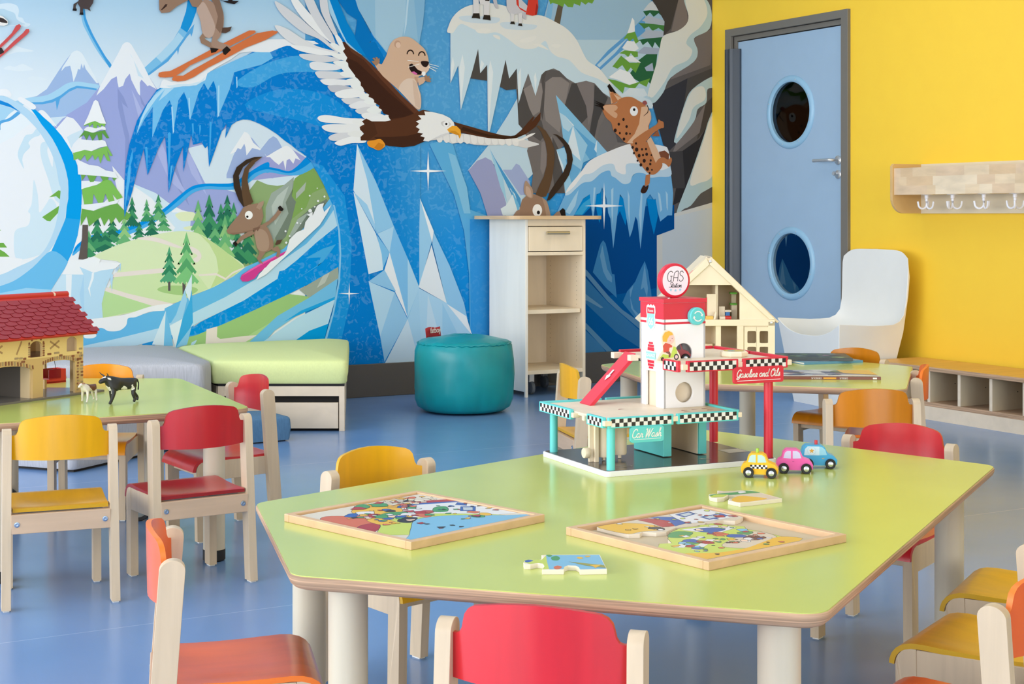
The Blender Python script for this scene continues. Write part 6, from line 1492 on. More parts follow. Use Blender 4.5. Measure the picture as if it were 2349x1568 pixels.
for i in range(46): pr1.append((random.choice([R2, YL, GN, BL, WH, OR, (240, 206, 180), BK]), blob(random.uniform(-.12, .06), random.uniform(-.03, .09), random.uniform(.003, .009), 8, .5), 1))
for i in range(16): pr1.append((random.choice([YL, GN, BL, R2, BK]), blob(random.uniform(.05, .15), random.uniform(-.10, .04), random.uniform(.002, .006), 7, .5), 1))
for i in range(10): pr1.append((random.choice([BK, GN, R2]), blob(random.uniform(-.05, .09), random.uniform(-.14, -.06), random.uniform(.003, .008)), 1))
pr1.append((GN, blob(-.01, .135, .018), 1)); pr1.append((GN, blob(.02, .125, .018), 1)); pr1.append((R2, blob(-.03, .125, .012), 1)); pr1.append((R2, [(.02, .14), (.04, .15), (.045, .138), (.03, .13)], 0))
full = [[(-I, -I), (I, -I), (I, I), (-I, I)]]
puzzle('finished picture puzzle in a wooden tray, left on the large table', (1.219, 2.564), math.radians(16.8), .335, .352, pr1, full, M_TWOOD)
pr2a = [(-I, .02), (-.12, .025), (-.105, .0), (-.08, -.005), (-.055, .02), (-.03, .0), (-.06, -.04), (-.10, -.035), (-.12, -.055), (-.153, -.03)]
tiles = [[(-.118, .153), (-.118, .07), (-.10, .06), (-.085, .07), (-.07, .05), (-.05, .045), (-.01, .06), (.045, .045), (.06, .055), (.075, .045), (.10, .05), (.115, .035), (.135, .04), (.153, .05), (.153, .153)],
         [(-.153, -.04), (-.13, -.02), (-.11, -.03), (-.09, .0), (-.05, .035), (-.01, .05), (.045, .035), (.06, .045), (.075, .035), (.075, .01), (.09, -.01), (.075, -.03), (.08, -.06), (.075, -.153), (-.153, -.153)]]
def inside(pt, poly):
    x, y = pt; c = False; n = len(poly)
    for i in range(n):
        (x0, y0), (x1, y1) = poly[i], poly[(i + 1) % n]
        if (y0 > y) != (y1 > y) and x < (x1 - x0) * (y - y0) / (y1 - y0) + x0: c = not c
    return c
pr2 = [((214, 200, 178), tiles[0], 0), (LG, tiles[1], 0), (YL, [(-.118, .153), (-.118, .075), (-.085, .072), (-.045, .06), (-.03, .09), (-.04, .125), (-.07, .15)], 1), (R2, [(-.03, .075), (-.005, .07), (.02, .11), (.005, .15), (-.02, .15), (-.02, .11)], 0), (BL, [(-.005, .068), (.03, .075), (.05, .13), (.03, .15), (.01, .15), (.02, .11)], 0), (WH, [(.03, .07), (.09, .06), (.15, .06), (.15, .15), (.06, .15), (.045, .115)], 0),
       (BL, [(.065, .115), (.105, .125), (.11, .148), (.07, .143)], 0), ((196, 206, 210), [(.072, .12), (.10, .128), (.103, .142), (.075, .137)], 0), (BL, [(.085, .07), (.14, .075), (.145, .10), (.09, .10)], 0), ((196, 206, 210), [(.092, .077), (.13, .08), (.134, .095), (.095, .094)], 0), (R2, blob(.125, .082, .010), 1), (R2, blob(.146, .066, .006), 1), (BK, blob(-.045, .075, .014), 1),
       (WH, [(-.02, .04), (.04, .03), (.07, .03), (.07, -.01), (.02, -.02), (-.01, .01)], 0), (BL, [(.0, .025), (.03, .022), (.05, .0), (.03, -.012), (.0, -.005)], 1), (LG, [(.03, .045), (.07, .03), (.072, .012), (.05, .008)], 1), (GN, [(-.08, .01), (-.04, .035), (-.02, .01), (-.06, -.01)], 1), (WH, [(-.13, -.055), (-.05, -.02), (-.04, -.03), (-.12, -.068)], 0), (WH, [(-.12, -.085), (-.04, -.045), (-.03, -.055), (-.11, -.095)], 0), (GN, blob(-.09, -.05, .016), 1), (BL, blob(-.07, -.04, .014), 1), (R2, blob(-.06, -.06, .014), 1), (GN, blob(-.10, -.08, .010), 1),
       (TN, [(-.06, -.10), (.0, -.07), (.07, -.05), (.076, -.09), (.05, -.12), (-.03, -.14)], 1), (OR, blob(.01, -.03, .015), 1), (BL, blob(.02, -.055, .016), 1), ((96, 54, 40), blob(.03, -.085, .020), 1), (GN, blob(.05, -.05, .014), 1), (LB_, blob(.065, -.03, .010), 1), (YL, [(-.153, -.10), (-.10, -.13), (-.04, -.135), (.02, -.12), (.075, -.11), (.076, -.153), (-.153, -.153)], 1), (WH, blob(.0, -.10, .008), 1)]
for i in range(44):
    bp = (random.uniform(-.13, .07), random.uniform(-.11, .04))
    if inside(bp, tiles[1]): pr2.append((random.choice([R2, YL, GN, BL, WH, OR, (240, 206, 180), LB_]), blob(bp[0], bp[1], random.uniform(.003, .008), 8, .5), 1))
for i in range(26):
    bp = (random.uniform(-.11, .145), random.uniform(.055, .145))
    if inside(bp, tiles[0]): pr2.append((random.choice([(206, 160, 40), WH, BL, R2, LG]), blob(bp[0], bp[1], random.uniform(.002, .005), 7, .4), 1))
for i in range(16): pr2.append((random.choice([BK, GN, OR]), blob(random.uniform(-.12, .07), random.uniform(-.14, -.05), random.uniform(.002, .0045)), 1))
puzzle('half finished picture puzzle in a wooden tray, right on the large table', (1.603, 2.181), math.radians(9.5), .343, .352, pr2, tiles, mat('tray_board', (200, 182, 150), .5))
def loose(label, pts, prints, z0=TABLE):
    ox, oy, k = 1180, 1110, .33206
    W = [on_z(ox + x * k, oy + y * k, z0 + .008) for x, y in pts]; c = sum(W, Vector()) / len(W)
    p = thing('puzzle_piece', label, 'puzzle piece', (c.x, c.y, z0))
    m = MB(); m.extrude([[(w.x - c.x, w.y - c.y) for w in W]], 0, .008); m.build('plywood', mat('piece_ply', (238, 226, 206), .5), p, bevel=.0006)
    m = MB(); n = 0
    for col, q, sm in prints:
        n += 1; m.col = lin(col); q = spline(q, 4) if sm else q
        w2 = [on_z(ox + x * k, oy + y * k, z0 + .008) for x, y in q]; m.flat([[(w.x - c.x, w.y - c.y) for w in w2]], .00805 + n * .00003)
    m.build('printed_picture', M_PRINT, p, colors=True)
A_ = [(62, 540), (70, 528), (105, 520), (150, 526), (188, 518), (198, 505), (186, 490), (215, 487), (590, 485), (640, 588), (452, 592), (446, 576), (425, 564), (370, 562), (345, 572), (342, 590), (190, 590), (205, 566), (195, 550), (160, 546), (110, 555), (70, 555)]
loose('jigsaw piece with blue water picture near the table edge', A_, [(LB_, [(218, 490), (586, 488), (634, 584), (452, 588), (446, 574), (425, 562), (370, 560), (345, 570), (340, 586), (240, 588), (225, 540)], 0), (LG, [(66, 540), (110, 524), (190, 522), (205, 505), (218, 492), (226, 540), (240, 586), (195, 588), (208, 566), (196, 548), (160, 544), (110, 552)], 0), (BL, [(70, 530), (100, 522), (130, 528), (90, 540)], 1), (GN, [(255, 505), (290, 495), (315, 510), (300, 526), (262, 524)], 1), (GN, [(220, 490), (245, 488), (262, 494), (240, 502)], 1), (OR, [(272, 572), (300, 562), (328, 572), (310, 586), (280, 586)], 1), (YL, [(430, 508), (450, 502), (475, 510), (455, 518)], 1), (YL, [(485, 498), (510, 494), (526, 498), (505, 505)], 1), ((150, 150, 70), [(375, 535), (500, 548), (620, 560), (632, 578), (560, 572), (480, 560)], 0), (YL, [(520, 560), (600, 556), (560, 580), (540, 566)], 0)])
B_ = [(1343, 70), (1370, 66), (1400, 66), (1405, 52), (1402, 44), (1470, 50), (1560, 42), (1640, 42), (1850, 98), (1560, 130), (1475, 112), (1482, 100), (1530, 98), (1547, 90), (1530, 78), (1480, 75), (1450, 92), (1400, 98), (1350, 88)]
loose('jigsaw piece with orange and green picture between the cars and the tray', B_, [(TN, [(1410, 50), (1560, 45), (1640, 45), (1842, 98), (1560, 127), (1480, 112), (1490, 102), (1545, 92), (1480, 74), (1405, 70)], 0), (YL, [(1500, 108), (1560, 80), (1660, 88), (1745, 98), (1700, 110), (1562, 126)], 1), (GN, [(1410, 66), (1520, 56), (1600, 44), (1700, 58), (1600, 66), (1480, 76), (1360, 80), (1350, 74)], 1), (LG, [(1400, 70), (1480, 72), (1440, 90), (1360, 92), (1350, 84)], 0), (WH, [(1545, 54), (1580, 48), (1600, 56), (1560, 64)], 1)])
# ------------------------------------------------------------------ toy farmhouse
M_STONE = mat('farm_tan_print', (206, 174, 118), .5); M_PLASTER = mat('farm_cream_print', (232, 206, 140), .5); M_ROOFR = mat('farm_red_roof', (150, 34, 48), .4); M_RIDGE = mat('farm_red_ridge', (198, 48, 40), .38)
M_FGREY = mat('farm_grey_base', (112, 108, 104), .25); M_FWOOD = mat('farm_inner_wood', (214, 190, 148), .5)
HL, HD, WH_ = .56, .215, .197
h = thing('toy_farmhouse', 'toy farmhouse with red tiled roof and arched stone openings on the left table', 'toy house', (1.1695, 4.925, TABLE), math.radians(30.5))
m = MB(); m.extrude([[(-HL - .01, -.018), (.075, -.018), (.075, .09), (.0, HD + .02), (-HL - .01, HD + .02)]], 0, .0065); m.build('base_plate', M_FGREY, h, bevel=.0008)
def arch(x0, x1, z0, zs, rise, n=10):
    c = (x0 + x1) / 2; w = (x1 - x0) / 2
    return [(x0, z0)] + [(c - w * math.cos(PI * i / n), zs + rise * math.sin(PI * i / n)) for i in range(n + 1)] + [(x1, z0)]
def arch_open(x0, x1, zs, rise): return arch(x0, x1, .0065, zs, rise)
wx = lambda p: Vector((p.x, p.z, p.y))
A1 = arch(-.166, -.034, .0065, .103, .012); A2 = arch(-.43, -.208, .0065, .092, .020)
outer = [(0, .0065), (0, WH_), (-HL, WH_), (-HL, .0065)] + A2 + A1
W1 = list(reversed(arch(-.070, -.028, .140, .172, .014))); W2 = list(reversed(arch(-.218, -.170, .132, .166, .016))); W3 = list(reversed(arch(-.43, -.38, .132, .166, .016)))
m = MB(); m.extrude([outer, W1, W2, W3], 0, .009, wx); fw_ = m.build('front_wall', [M_STONE], h, bevel=.0006)
M_MORTAR = mat('brick_brown_print', (134, 84, 62), .55); M_BGREY = mat('brick_grey_print', (168, 146, 112), .55)
m = MB(); m.extrude([[(0, .128), (0, WH_), (-HL, WH_), (-HL, .128)], W1, W2, W3], -.0008, 0, wx); m.build('plaster_band', M_PLASTER, fw_)
random.seed(5); bk_ = 0
def brick(x, z, w, hh, c, rot=0.0):
    a, b = math.cos(rot), math.sin(rot)
    pl = [(x + a * u - b * v, z + b * u + a * v) for u, v in rrect(-w / 2, w / 2, -hh / 2, hh / 2, min(w, hh) * .25, 2)]
    m = MB(); m.extrude([pl], -.0016, -.0006, wx); m.build('brick', M_MORTAR if c else M_BGREY, fw_)
for i in range(11):                                   # right pillar: two columns of bricks
    brick(-.022 + (.0 if i % 2 else -.002), .016 + i * .0094, .0075, .0056, random.random() < .62)
    if random.random() < .8: brick(-.006, .018 + i * .0105, .010, .0058, random.random() < .35)
for i in range(15):                                   # voussoirs over both arches
    t_ = i / 14; x = -.034 - t_ * .132; brick(x, .112 + .012 * math.sin(PI * t_), .0042, .0105, random.random() < .5, (t_ - .5) * -.25)
for i in range(20):
    t_ = i / 19; x = -.208 - t_ * .222; brick(x, .102 + .020 * math.sin(PI * t_), .0048, .0125, random.random() < .5, (t_ - .5) * -.4)
for zz in (.136, .143, .150, .157, .164, .171):
    brick(-.168 + .003, zz, .008, .0055, random.random() < .6); brick(-.222, zz, .008, .0055, random.random() < .6)
for i in range(5): a = PI * (i + .5) / 5; brick(-.194 + .030 * math.cos(a), .170 + .020 * math.sin(a), .007, .006, True, a - PI / 2)
for x, z, w, c in ((-.142, .138, .016, 1), (-.112, .139, .022, 0), (-.095, .130, .014, 1), (-.044, .124, .012, 1), (-.012, .145, .014, 0), (-.022, .133, .010, 1), (-.010, .131, .008, 0), (-.018, .113, .020, 1), (-.255, .133, .014, 0), (-.240, .131, .012, 1), (-.272, .134, .016, 0), (-.246, .122, .014, 1), (-.012, .122, .010, 0)): brick(x, z, w, .0062, c)
for x, r in ((-.120, .55), (-.120, -.55), (-.262, 1.1), (-.345, .55), (-.345, -.55)):
    a, b = math.cos(r), math.sin(r); pl = [(x + a * u - b * v, .1655 + b * u + a * v) for u, v in ((-.022, -.0028), (.022, -.0028), (.022, .0028), (-.022, .0028))]
    m = MB(); m.extrude([pl], -.0014, -.0008, wx); m.build('timber_print', mat('timber_brown_print', (172, 140, 98), .55), fw_)
MB().box(-HL, -.26, HD - .009, HD, .105, WH_).build('back_wall', M_STONE, h); MB().box(-.11, 0, HD - .009, HD, .105, WH_).build('back_wall', M_STONE, h); MB().box(-.009, 0, .009, .05, .0065, WH_).build('end_wall', M_STONE, h); MB().box(-.009, 0, HD - .05, HD, .0065, WH_).build('end_wall', M_STONE, h)
m = MB(); m.extrude([[(.05, .105), (HD - .05, .105), (HD - .05, WH_), (HD * .5, .300), (.05, WH_)]], -.009, 0, lambda p: Vector((p.z, p.x, p.y))); m.build('gable_wall', M_STONE, h)
MB().box(-HL, -.009, .009, HD - .009, .122, .128).build('upper_floor', M_FGREY, h)
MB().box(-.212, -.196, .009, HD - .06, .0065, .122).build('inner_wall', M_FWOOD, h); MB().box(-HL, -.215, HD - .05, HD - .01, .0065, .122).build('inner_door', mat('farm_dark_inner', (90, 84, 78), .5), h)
# roof: two slabs and a round ridge pole
ov, e0 = .030, -.030
RZ0, RZ1 = .190, .308; mid = HD / 2
for s_ in (0, 1):
    y0, y1 = (e0, mid) if s_ == 0 else (HD + .03, mid)
    d = Vector((y1 - y0, RZ1 - RZ0)).normalized(); nn = Vector((-d.y, d.x)) * (1 if s_ == 0 else -1)
    m = MB(); m.extrude([[(y0, RZ0), (y1, RZ1), (y1 + nn.x * .008, RZ1 + nn.y * .008), (y0 + nn.x * .008, RZ0 + nn.y * .008)]], -HL - ov, ov, lambda p: Vector((p.z, p.x, p.y)))
    rs = m.build('roof_slab', M_RIDGE, h, bevel=.0008)
    if s_ == 0:
        # scalloped tiles, overlapping rows
        slope = math.hypot(y1 - y0, RZ1 - RZ0); o3 = Vector((0, y0 + nn.x * .008, RZ0 + nn.y * .008)); dv3 = Vector((0, d.x, d.y)); nv3 = Vector((0, nn.x, nn.y))
        tw, th_ = .046, .0176
        tile = MB(); pl = [(-tw * .47, th_ * 1.25), (-tw * .47, th_ * .35)] + [(-tw * .47 * math.cos(PI * i / 6), th_ * .35 - th_ * .42 * math.sin(PI * i / 6)) for i in range(1, 6)] + [(tw * .47, th_ * .35), (tw * .47, th_ * 1.25)]
        def txf(p, k=.0):
            lift = .0022 * (1 - (p.y + th_ * .1) / (th_ * 1.35)); return Vector((p.x, 0, 0)) + dv3 * p.y + nv3 * (p.z + max(lift, 0))
        tile.extrude([pl], 0, .0012, txf); tme = tile.mesh('roof_tile', M_ROOFR)
        rown = int((slope - .006) / th_); cnt = 0
        for r_ in range(rown):
            x = ov - .010 - (tw / 2 if r_ % 2 else 0)
            while x > -.36 and cnt < 290:
                o = link('roof_tile', tme, rs); o.location = Vector((x, 0, 0)) + o3 + dv3 * (.003 + r_ * th_); x -= tw; cnt += 1
for a, b, r in ((-HL - ov, -.032, .0105), (-.022, ov + .002, .0105)): MB().tube([(a, mid, RZ1 + .006), (b, mid, RZ1 + .006)], r, 18).build('ridge_pole', M_RIDGE, h, smooth=True)
MB().tube([(-.034, mid, RZ1 + .006), (-.020, mid, RZ1 + .006)], .0085, 14).build('ridge_joint', M_TWOOD, h, smooth=True)
MB().box(.006, .020, HD * .5 + .055, HD * .5 + .075, .245, .275).build('dormer_end', M_RIDGE, h)
# red box inside the right bay, swing on black cords at the gable
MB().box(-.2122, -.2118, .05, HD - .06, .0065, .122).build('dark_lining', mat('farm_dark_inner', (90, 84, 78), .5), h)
q0, q1 = Vector(cr(-1.527, 5.21)), Vector(cr(-1.527 - .67 * .17, 5.21 - .743 * .17))
rt = thing('toy_trough', 'red wooden toy trough lying behind the farmhouse', 'toy', (q0.x, q0.y, TABLE), math.atan2(q0.y - q1.y, q0.x - q1.x))
MB().box(-.17, 0, 0, .055, 0, .006).build('trough_floor', M_RIDGE, rt); MB().box(-.17, 0, 0, .006, 0, .047).build('long_side', M_RIDGE, rt, bevel=.001); MB().box(-.17, 0, .049, .055, 0, .047).build('long_side', M_RIDGE, rt, bevel=.001)
for x in (-.17, -.006): MB().box(x, x + .006, .006, .049, 0, .047).build('short_side', M_RIDGE, rt)
swm = bpy.data.objects.new('swing_seat', None); COL.objects.link(swm); swm.parent = h
for dx in (-.062, -.022): MB().tube([(dx - .006, .10, .106), (dx, .10, .078)], .0009, 6).build('cord', M_BLACK, swm)
MB().box(-.068, -.018, .080, .12, .046, .050).build('swing_board', M_RIDGE, swm); MB().box(-.068, -.018, .080, .084, .050, .078).build('swing_side', mat('swing_red', (168, 22, 40), .35), swm, bevel=.001); MB().box(-.068, -.018, .116, .120, .050, .078).build('swing_side', mat('swing_red', (168, 22, 40), .35), swm, bevel=.001)

# ------------------------------------------------------------------ toy cattle
def beast(name, label, loc, rz, S, bodyc, joints, edges, patch, fat=1.0):
    a = thing(name, label, 'toy animal', loc, rz)
    me = bpy.data.meshes.new('body'); me.from_pydata([tuple(c * S for c in j[:3]) for j in joints], edges, [])
    o = link('body', me, a); me.materials.append(bodyc)
    me.skin_vertices or me.attributes
    sk = o.modifiers.new('skin', 'SKIN'); sk.use_smooth_shade = True
    if not me.skin_vertices: 
        bm = bmesh.new(); bm.from_mesh(me); bm.verts.layers.skin.verify(); bm.to_mesh(me); bm.free()
    for v, j in zip(me.skin_vertices[0].data, joints): v.radius = (j[3] * S * fat, j[4] * S * fat)
    me.skin_vertices[0].data[0].use_root = True
    sb = o.modifiers.new('subd', 'SUBSURF'); sb.levels = 2; sb.render_levels = 2
    return a, o
def hide_mat(name, base, spot, sc_, thr, boxes):
    # coat with soft patches: object-space noise, plus fixed patch spheres
    m = bpy.data.materials.new(name); m.use_nodes = True; nt = m.node_tree; N = nt.nodes; L = nt.links; b = N['Principled BSDF']; b.inputs['Roughness'].default_value = .45
    tc = N.new('ShaderNodeTexCoord'); last = None
    no = N.new('ShaderNodeTexNoise'); no.inputs['Scale'].default_value = sc_; L.new(tc.outputs['Object'], no.inputs['Vector'])
    for (x, y, z, r) in boxes:
        vm = N.new('ShaderNodeVectorMath'); vm.operation = 'DISTANCE'; vm.inputs[1].default_value = (x, y, z); L.new(tc.outputs['Object'], vm.inputs[0])
        ad = N.new('ShaderNodeMath'); ad.operation = 'MULTIPLY_ADD'; ad.inputs[1].default_value = thr; L.new(no.outputs['Fac'], ad.inputs[0]); L.new(vm.outputs['Value'], ad.inputs[2])
        lt_ = N.new('ShaderNodeMath'); lt_.operation = 'LESS_THAN'; lt_.inputs[1].default_value = r + thr * .5; L.new(ad.outputs[0], lt_.inputs[0])
        if last is None: last = lt_
        else:
            mx = N.new('ShaderNodeMath'); mx.operation = 'MAXIMUM'; L.new(last.outputs[0], mx.inputs[0]); L.new(lt_.outputs[0], mx.inputs[1]); last = mx
    mix = N.new('ShaderNodeMix'); mix.data_type = 'RGBA'; mix.inputs[6].default_value = lin(base); mix.inputs[7].default_value = lin(spot)
    L.new(last.outputs[0], mix.inputs[0]); L.new(mix.outputs[2], b.inputs['Base Color']); return m
# bull: local x forwards, y left, z up (metres)
BJ = [(-.030, 0, .060, .0150, .0160), (-.046, 0, .062, .0130, .0130), (-.012, 0, .058, .0150, .0165), (.010, 0, .060, .0170, .0190), (.028, 0, .064, .0160, .0185), (.042, 0, .074, .0112, .0140), (.053, 0, .078, .0088, .0092), (.065, 0, .072, .0062, .0064), (.073, 0, .0675, .0052, .0050),
      (.030, .014, .044, .0078, .0078), (.038, .019, .022, .0048, .0048), (.046, .021, .010, .0040, .0040), (.050, .021, .003, .0052, .0040),
      (.022, -.014, .044, .0078, .0078), (.020, -.018, .022, .0048, .0048), (.018, -.019, .010, .0040, .0040), (.021, -.019, .003, .0052, .0040),
      (-.040, .012, .044, .0082, .0082), (-.034, .016, .027, .0050, .0050), (-.040, .017, .012, .0038, .0038), (-.036, .017, .003, .0050, .0040),
      (-.050, -.012, .044, .0082, .0082), (-.056, -.015, .028, .0050, .0050), (-.070, -.016, .013, .0038, .0038), (-.067, -.016, .003, .0050, .0040),
      (-.058, 0, .070, .0028, .0028), (-.064, 0, .056, .0016, .0016), (-.062, 0, .036, .0022, .0022)]
BE = [(0, 1), (0, 2), (2, 3), (3, 4), (4, 5), (5, 6), (6, 7), (7, 8), (4, 9), (9, 10), (10, 11), (11, 12), (4, 13), (13, 14), (14, 15), (15, 16), (0, 17), (17, 18), (18, 19), (19, 20), (0, 21), (21, 22), (22, 23), (23, 24), (1, 25), (25, 26), (26, 27)]
p = on_z(276, 925, TABLE)
hide = hide_mat('bull_hide', (30, 32, 34), (226, 224, 214), 90, .016, [(.040, 0, .042, .017), (.056, 0, .089, .0105), (-.004, .016, .046, .010), (-.030, .012, .046, .009)])
a, o = beast('toy_bull', 'black and white toy bull with horns standing by the farmhouse', (p.x, p.y, TABLE), math.radians(-29 + 226), 1.0, hide, BJ, BE, None, 1.15)
for s_ in (-1, 1):
    MB().tube([(.051, s_ * .006, .086), (.051, s_ * .014, .089), (.054, s_ * .019, .092), (.059, s_ * .021, .098)], [.0026, .0023, .0016, .0006], 8).build('horn', mat('dark_horn', (48, 44, 42), .4), a, smooth=True)
    MB().tube([(.048, s_ * .007, .081), (.045, s_ * .015, .079), (.043, s_ * .019, .076)], [.002, .0035, .001], 8).build('ear', mat('ear_white', (220, 216, 206), .5), a, smooth=True)
p = on_z(203, 922, TABLE)
hide = hide_mat('calf_hide', (228, 220, 206), (104, 60, 42), 90, .010, [(-.014, 0, .050, .019), (.004, 0, .052, .013), (-.028, 0, .046, .012)])
K = .70
CJ = [(j[0] * .62, j[1] * .85, j[2] * (.86 if j[2] < .05 else .80), j[3] * .62, j[4] * .60) for j in BJ]
for i, q in enumerate(((.030, 0, .058), (.037, 0, .062), (.045, 0, .057), (.050, 0, .053))): CJ[5 + i] = q + (CJ[5 + i][3] * 1.05, CJ[5 + i][4] * .95)
a, o = beast('toy_calf', 'small brown and white toy calf facing us by the farmhouse pillar', (p.x, p.y, TABLE), math.radians(-29 + 246), .92, hide, CJ, BE, None, 1.2)
for s_ in (-1, 1): MB().tube([(.034, s_ * .004, .061), (.032, s_ * .010, .061), (.031, s_ * .014, .059)], [.0014, .0028, .0008], 8).build('ear', mat('calf_ear', (150, 104, 80), .5), a, smooth=True)

# ------------------------------------------------------------------ doll house on the back table
M_DH = mat('doll_house_birch', (238, 222, 192), .45, 'wood', amt=.04, scale=(12, 12, 12)); M_DHI = mat('doll_house_inner', (222, 200, 164), .5, 'wood', amt=.04, scale=(12, 12, 12))
hw = .2515; o_ = cr(1.01 - hw, 5.85)
d = thing('doll_house', 'pale wooden doll house with open front behind the toy garage', 'doll house', (o_[0], o_[1], TABLE), math.radians(-29.1))
AZ, EZ, FZ, DD = .406, .172, .158, .195
fx = lambda p: Vector((p.x, p.z, p.y))
outer = [(-hw, 0), (hw, 0), (hw, EZ), (.012, AZ), (-.012, AZ), (-hw, EZ)]
tri = [(-.118, .262), (-.005, .375), (.005, .375), (.118, .262)]
up_op = [(-hw + .075, FZ + .012), (.117, FZ + .012), (.117, .272), (.085, .303), (-.085, .303), (-hw + .075, .22)]
lowL = [(-hw + .02, .01), (.025, .01), (.025, FZ - .012), (-hw + .02, FZ - .012)]; lowM = [(.045, .01), (.107, .01), (.107, FZ - .012), (.045, FZ - .012)]
m = MB(); m.extrude([outer, up_op, lowL, lowM, [(.134, .008), (.227, .008), (.227, FZ - .016), (.134, FZ - .016)]], 0, .010, fx); ff = m.build('front_frame', M_DH, d, bevel=.0008)
for pl, t_ in (([(.012, AZ), (hw, EZ), (hw - .02, EZ - .002), (0, AZ - .024)], 1), ([(-.012, AZ), (-hw, EZ), (-hw + .02, EZ - .002), (0, AZ - .024)], 1)):
    m = MB(); m.extrude([pl], -.007, .0, fx); m.build('gable_board', M_DH, ff, bevel=.0008)
m = MB(); m.box(-hw, hw, -.006, .0, FZ - .012, FZ + .012); m.build('floor_beam', M_DH, ff, bevel=.0008); MB().box(hw - .026, hw, -.006, 0, 0, EZ - .01).build('corner_board', M_DH, ff, bevel=.0008); MB().box(.107, .131, -.006, 0, 0, FZ - .012).build('corner_board', M_DH, ff, bevel=.0008)
# double doors at right below
for x0 in (.134, .181):
    ho = [list(reversed(rrect(x0 + .012, x0 + .046, z, z + .046, .005, 3))) for z in (.020, .080)]
    m = MB(); m.extrude([[(x0, .006), (x0 + .046, .006), (x0 + .046, FZ - .016), (x0, FZ - .016)]] + ho, -.004, .004, fx); m.build('door', M_DH, d, bevel=.0006)
for x, z in ((.004, AZ - .012), (hw - .013, FZ)): MB().lathe([(.0055, 0), (.0055, .001), (.003, .0022)], 14, lambda p, x=x, z=z: Vector((x + p.x, -.0062 - p.z - .001, z + p.y))).build('bolt', M_STEEL, ff, smooth=True)
MB().box(-hw, -hw + .009, .01, DD, 0, EZ).build('side_wall', M_DH, d); MB().box(hw - .009, hw, .01, DD, 0, EZ).build('side_wall', M_DH, d)
m = MB(); m.extrude([outer], DD - .006, DD, fx); m.build('back_wall', M_DHI, d)
MB().box(-hw, hw, .0, DD, -.0, .006).build('ground_floor', M_DHI, d); MB().box(-hw + .009, hw - .009, .010, DD - .006, FZ - .004, FZ + .006).build('upper_floor', M_DHI, d)
MB().box(.030, .040, .012, DD - .006, .006, FZ - .004).build('partition', M_DH, d); MB().box(.030, .040, .05, DD - .006, FZ + .006, .33).build('partition', M_DH, d)
for s_ in (-1, 1):
    m = MB(); m.extrude([[(s_ * .004, AZ - .002), (s_ * (hw + .012), EZ - .016), (s_ * (hw + .018), EZ - .010), (s_ * .008, AZ + .006)]], .012, DD + .012, fx); m.build('roof_panel', M_DH, d)
m = MB(); m.extrude([[(-.06, .357), (-.20, .226), (-.203, .229), (-.063, .360)]], .004, .012, fx); m.build('red_trim', mat('pale_red_trim', (222, 160, 150), .5), ff)
# upstairs door with red edge, tiny furniture
fd = MB().box(-.004, .034, .044, .050, FZ + .006, FZ + .108).build('inner_door', M_DH, d, bevel=.001); MB().box(-.007, -.0035, .042, .052, FZ + .006, FZ + .095).build('door_edge', M_RIDGE, fd)
def tiny(name, label, x0, x1, y0, y1, z0, z1, mt, extra=None):
    q = cr(1.01 - hw, 5.85); c_, s_ = math.cos(math.radians(-29.1)), math.sin(math.radians(-29.1))
    cx_, cy_ = (x0 + x1) / 2, (y0 + y1) / 2
    th = thing(name, label, 'doll furniture', (q[0] + c_ * cx_ - s_ * cy_, q[1] + s_ * cx_ + c_ * cy_, TABLE + z0), math.radians(-29.1))
    a, b, hh = (x1 - x0) / 2, (y1 - y0) / 2, z1 - z0
    return th, a, b, hh
ZF = FZ + .0065
th, a, b, hh = tiny('doll_wash_stand', 'tiny wooden wash stand with blue front upstairs in the doll house', .046, .095, .07, .11, ZF, ZF + .052, M_DH)
MB().box(-a, -a + .024, -b, b, 0, .052).build('cabinet', M_DH, th, bevel=.001); MB().box(-a + .022, a, -b - .004, b, .030, .038).build('counter', M_TWOOD, th, bevel=.001); MB().box(-a + .026, a - .006, -b, b - .004, 0, .030).build('blue_front', mat('doll_blue', (52, 128, 202), .45), th)
th, a, b, hh = tiny('doll_shelf', 'tiny wooden shelf with green tops upstairs at right in the doll house', .100, .122, .10, .14, ZF, ZF + .105, M_DH)
MB().box(-a, a, -b, b, 0, .055).build('cabinet', M_DH, th, bevel=.001); MB().box(-a + .004, a, b - .01, b, .055, .100).build('back_panel', M_DH, th)
for z in (.055, .098): MB().box(-a - .004, a, -b, b, z, z + .007).build('green_top', mat('doll_green', (110, 188, 70), .45), th, bevel=.001)
th, a, b, hh = tiny('doll_figure', 'tiny red doll lying on the upper floor of the doll house', .044, .090, .022, .042, ZF, ZF + .018, M_RIDGE)
MB().tube([(-.023, 0, .009), (.000, 0, .009)], .007, 12).build('legs', M_TWOOD, th, smooth=True); MB().tube([(-.002, 0, .0095), (.012, 0, .0095), (.022, 0, .009)], [.0085, .0095, .007], 12).build('dress', M_RIDGE, th, smooth=True)
th, a, b, hh = tiny('doll_bed', 'tiny doll bed with yellow cover upstairs in the doll house', -.060, .030, .012, .036, ZF, ZF + .03, M_TWOOD)
MB().box(-a, a - .012, -b, b, .002, .018).build('mattress', mat('doll_yellow', (226, 186, 90), .6), th, bevel=.003); m = MB(); m.extrude([[(a - .014, .0), (a - .006, .0), (a, .032), (a - .006, .034)]], -b, b, fx); m.build('headboard', M_TWOOD, th)
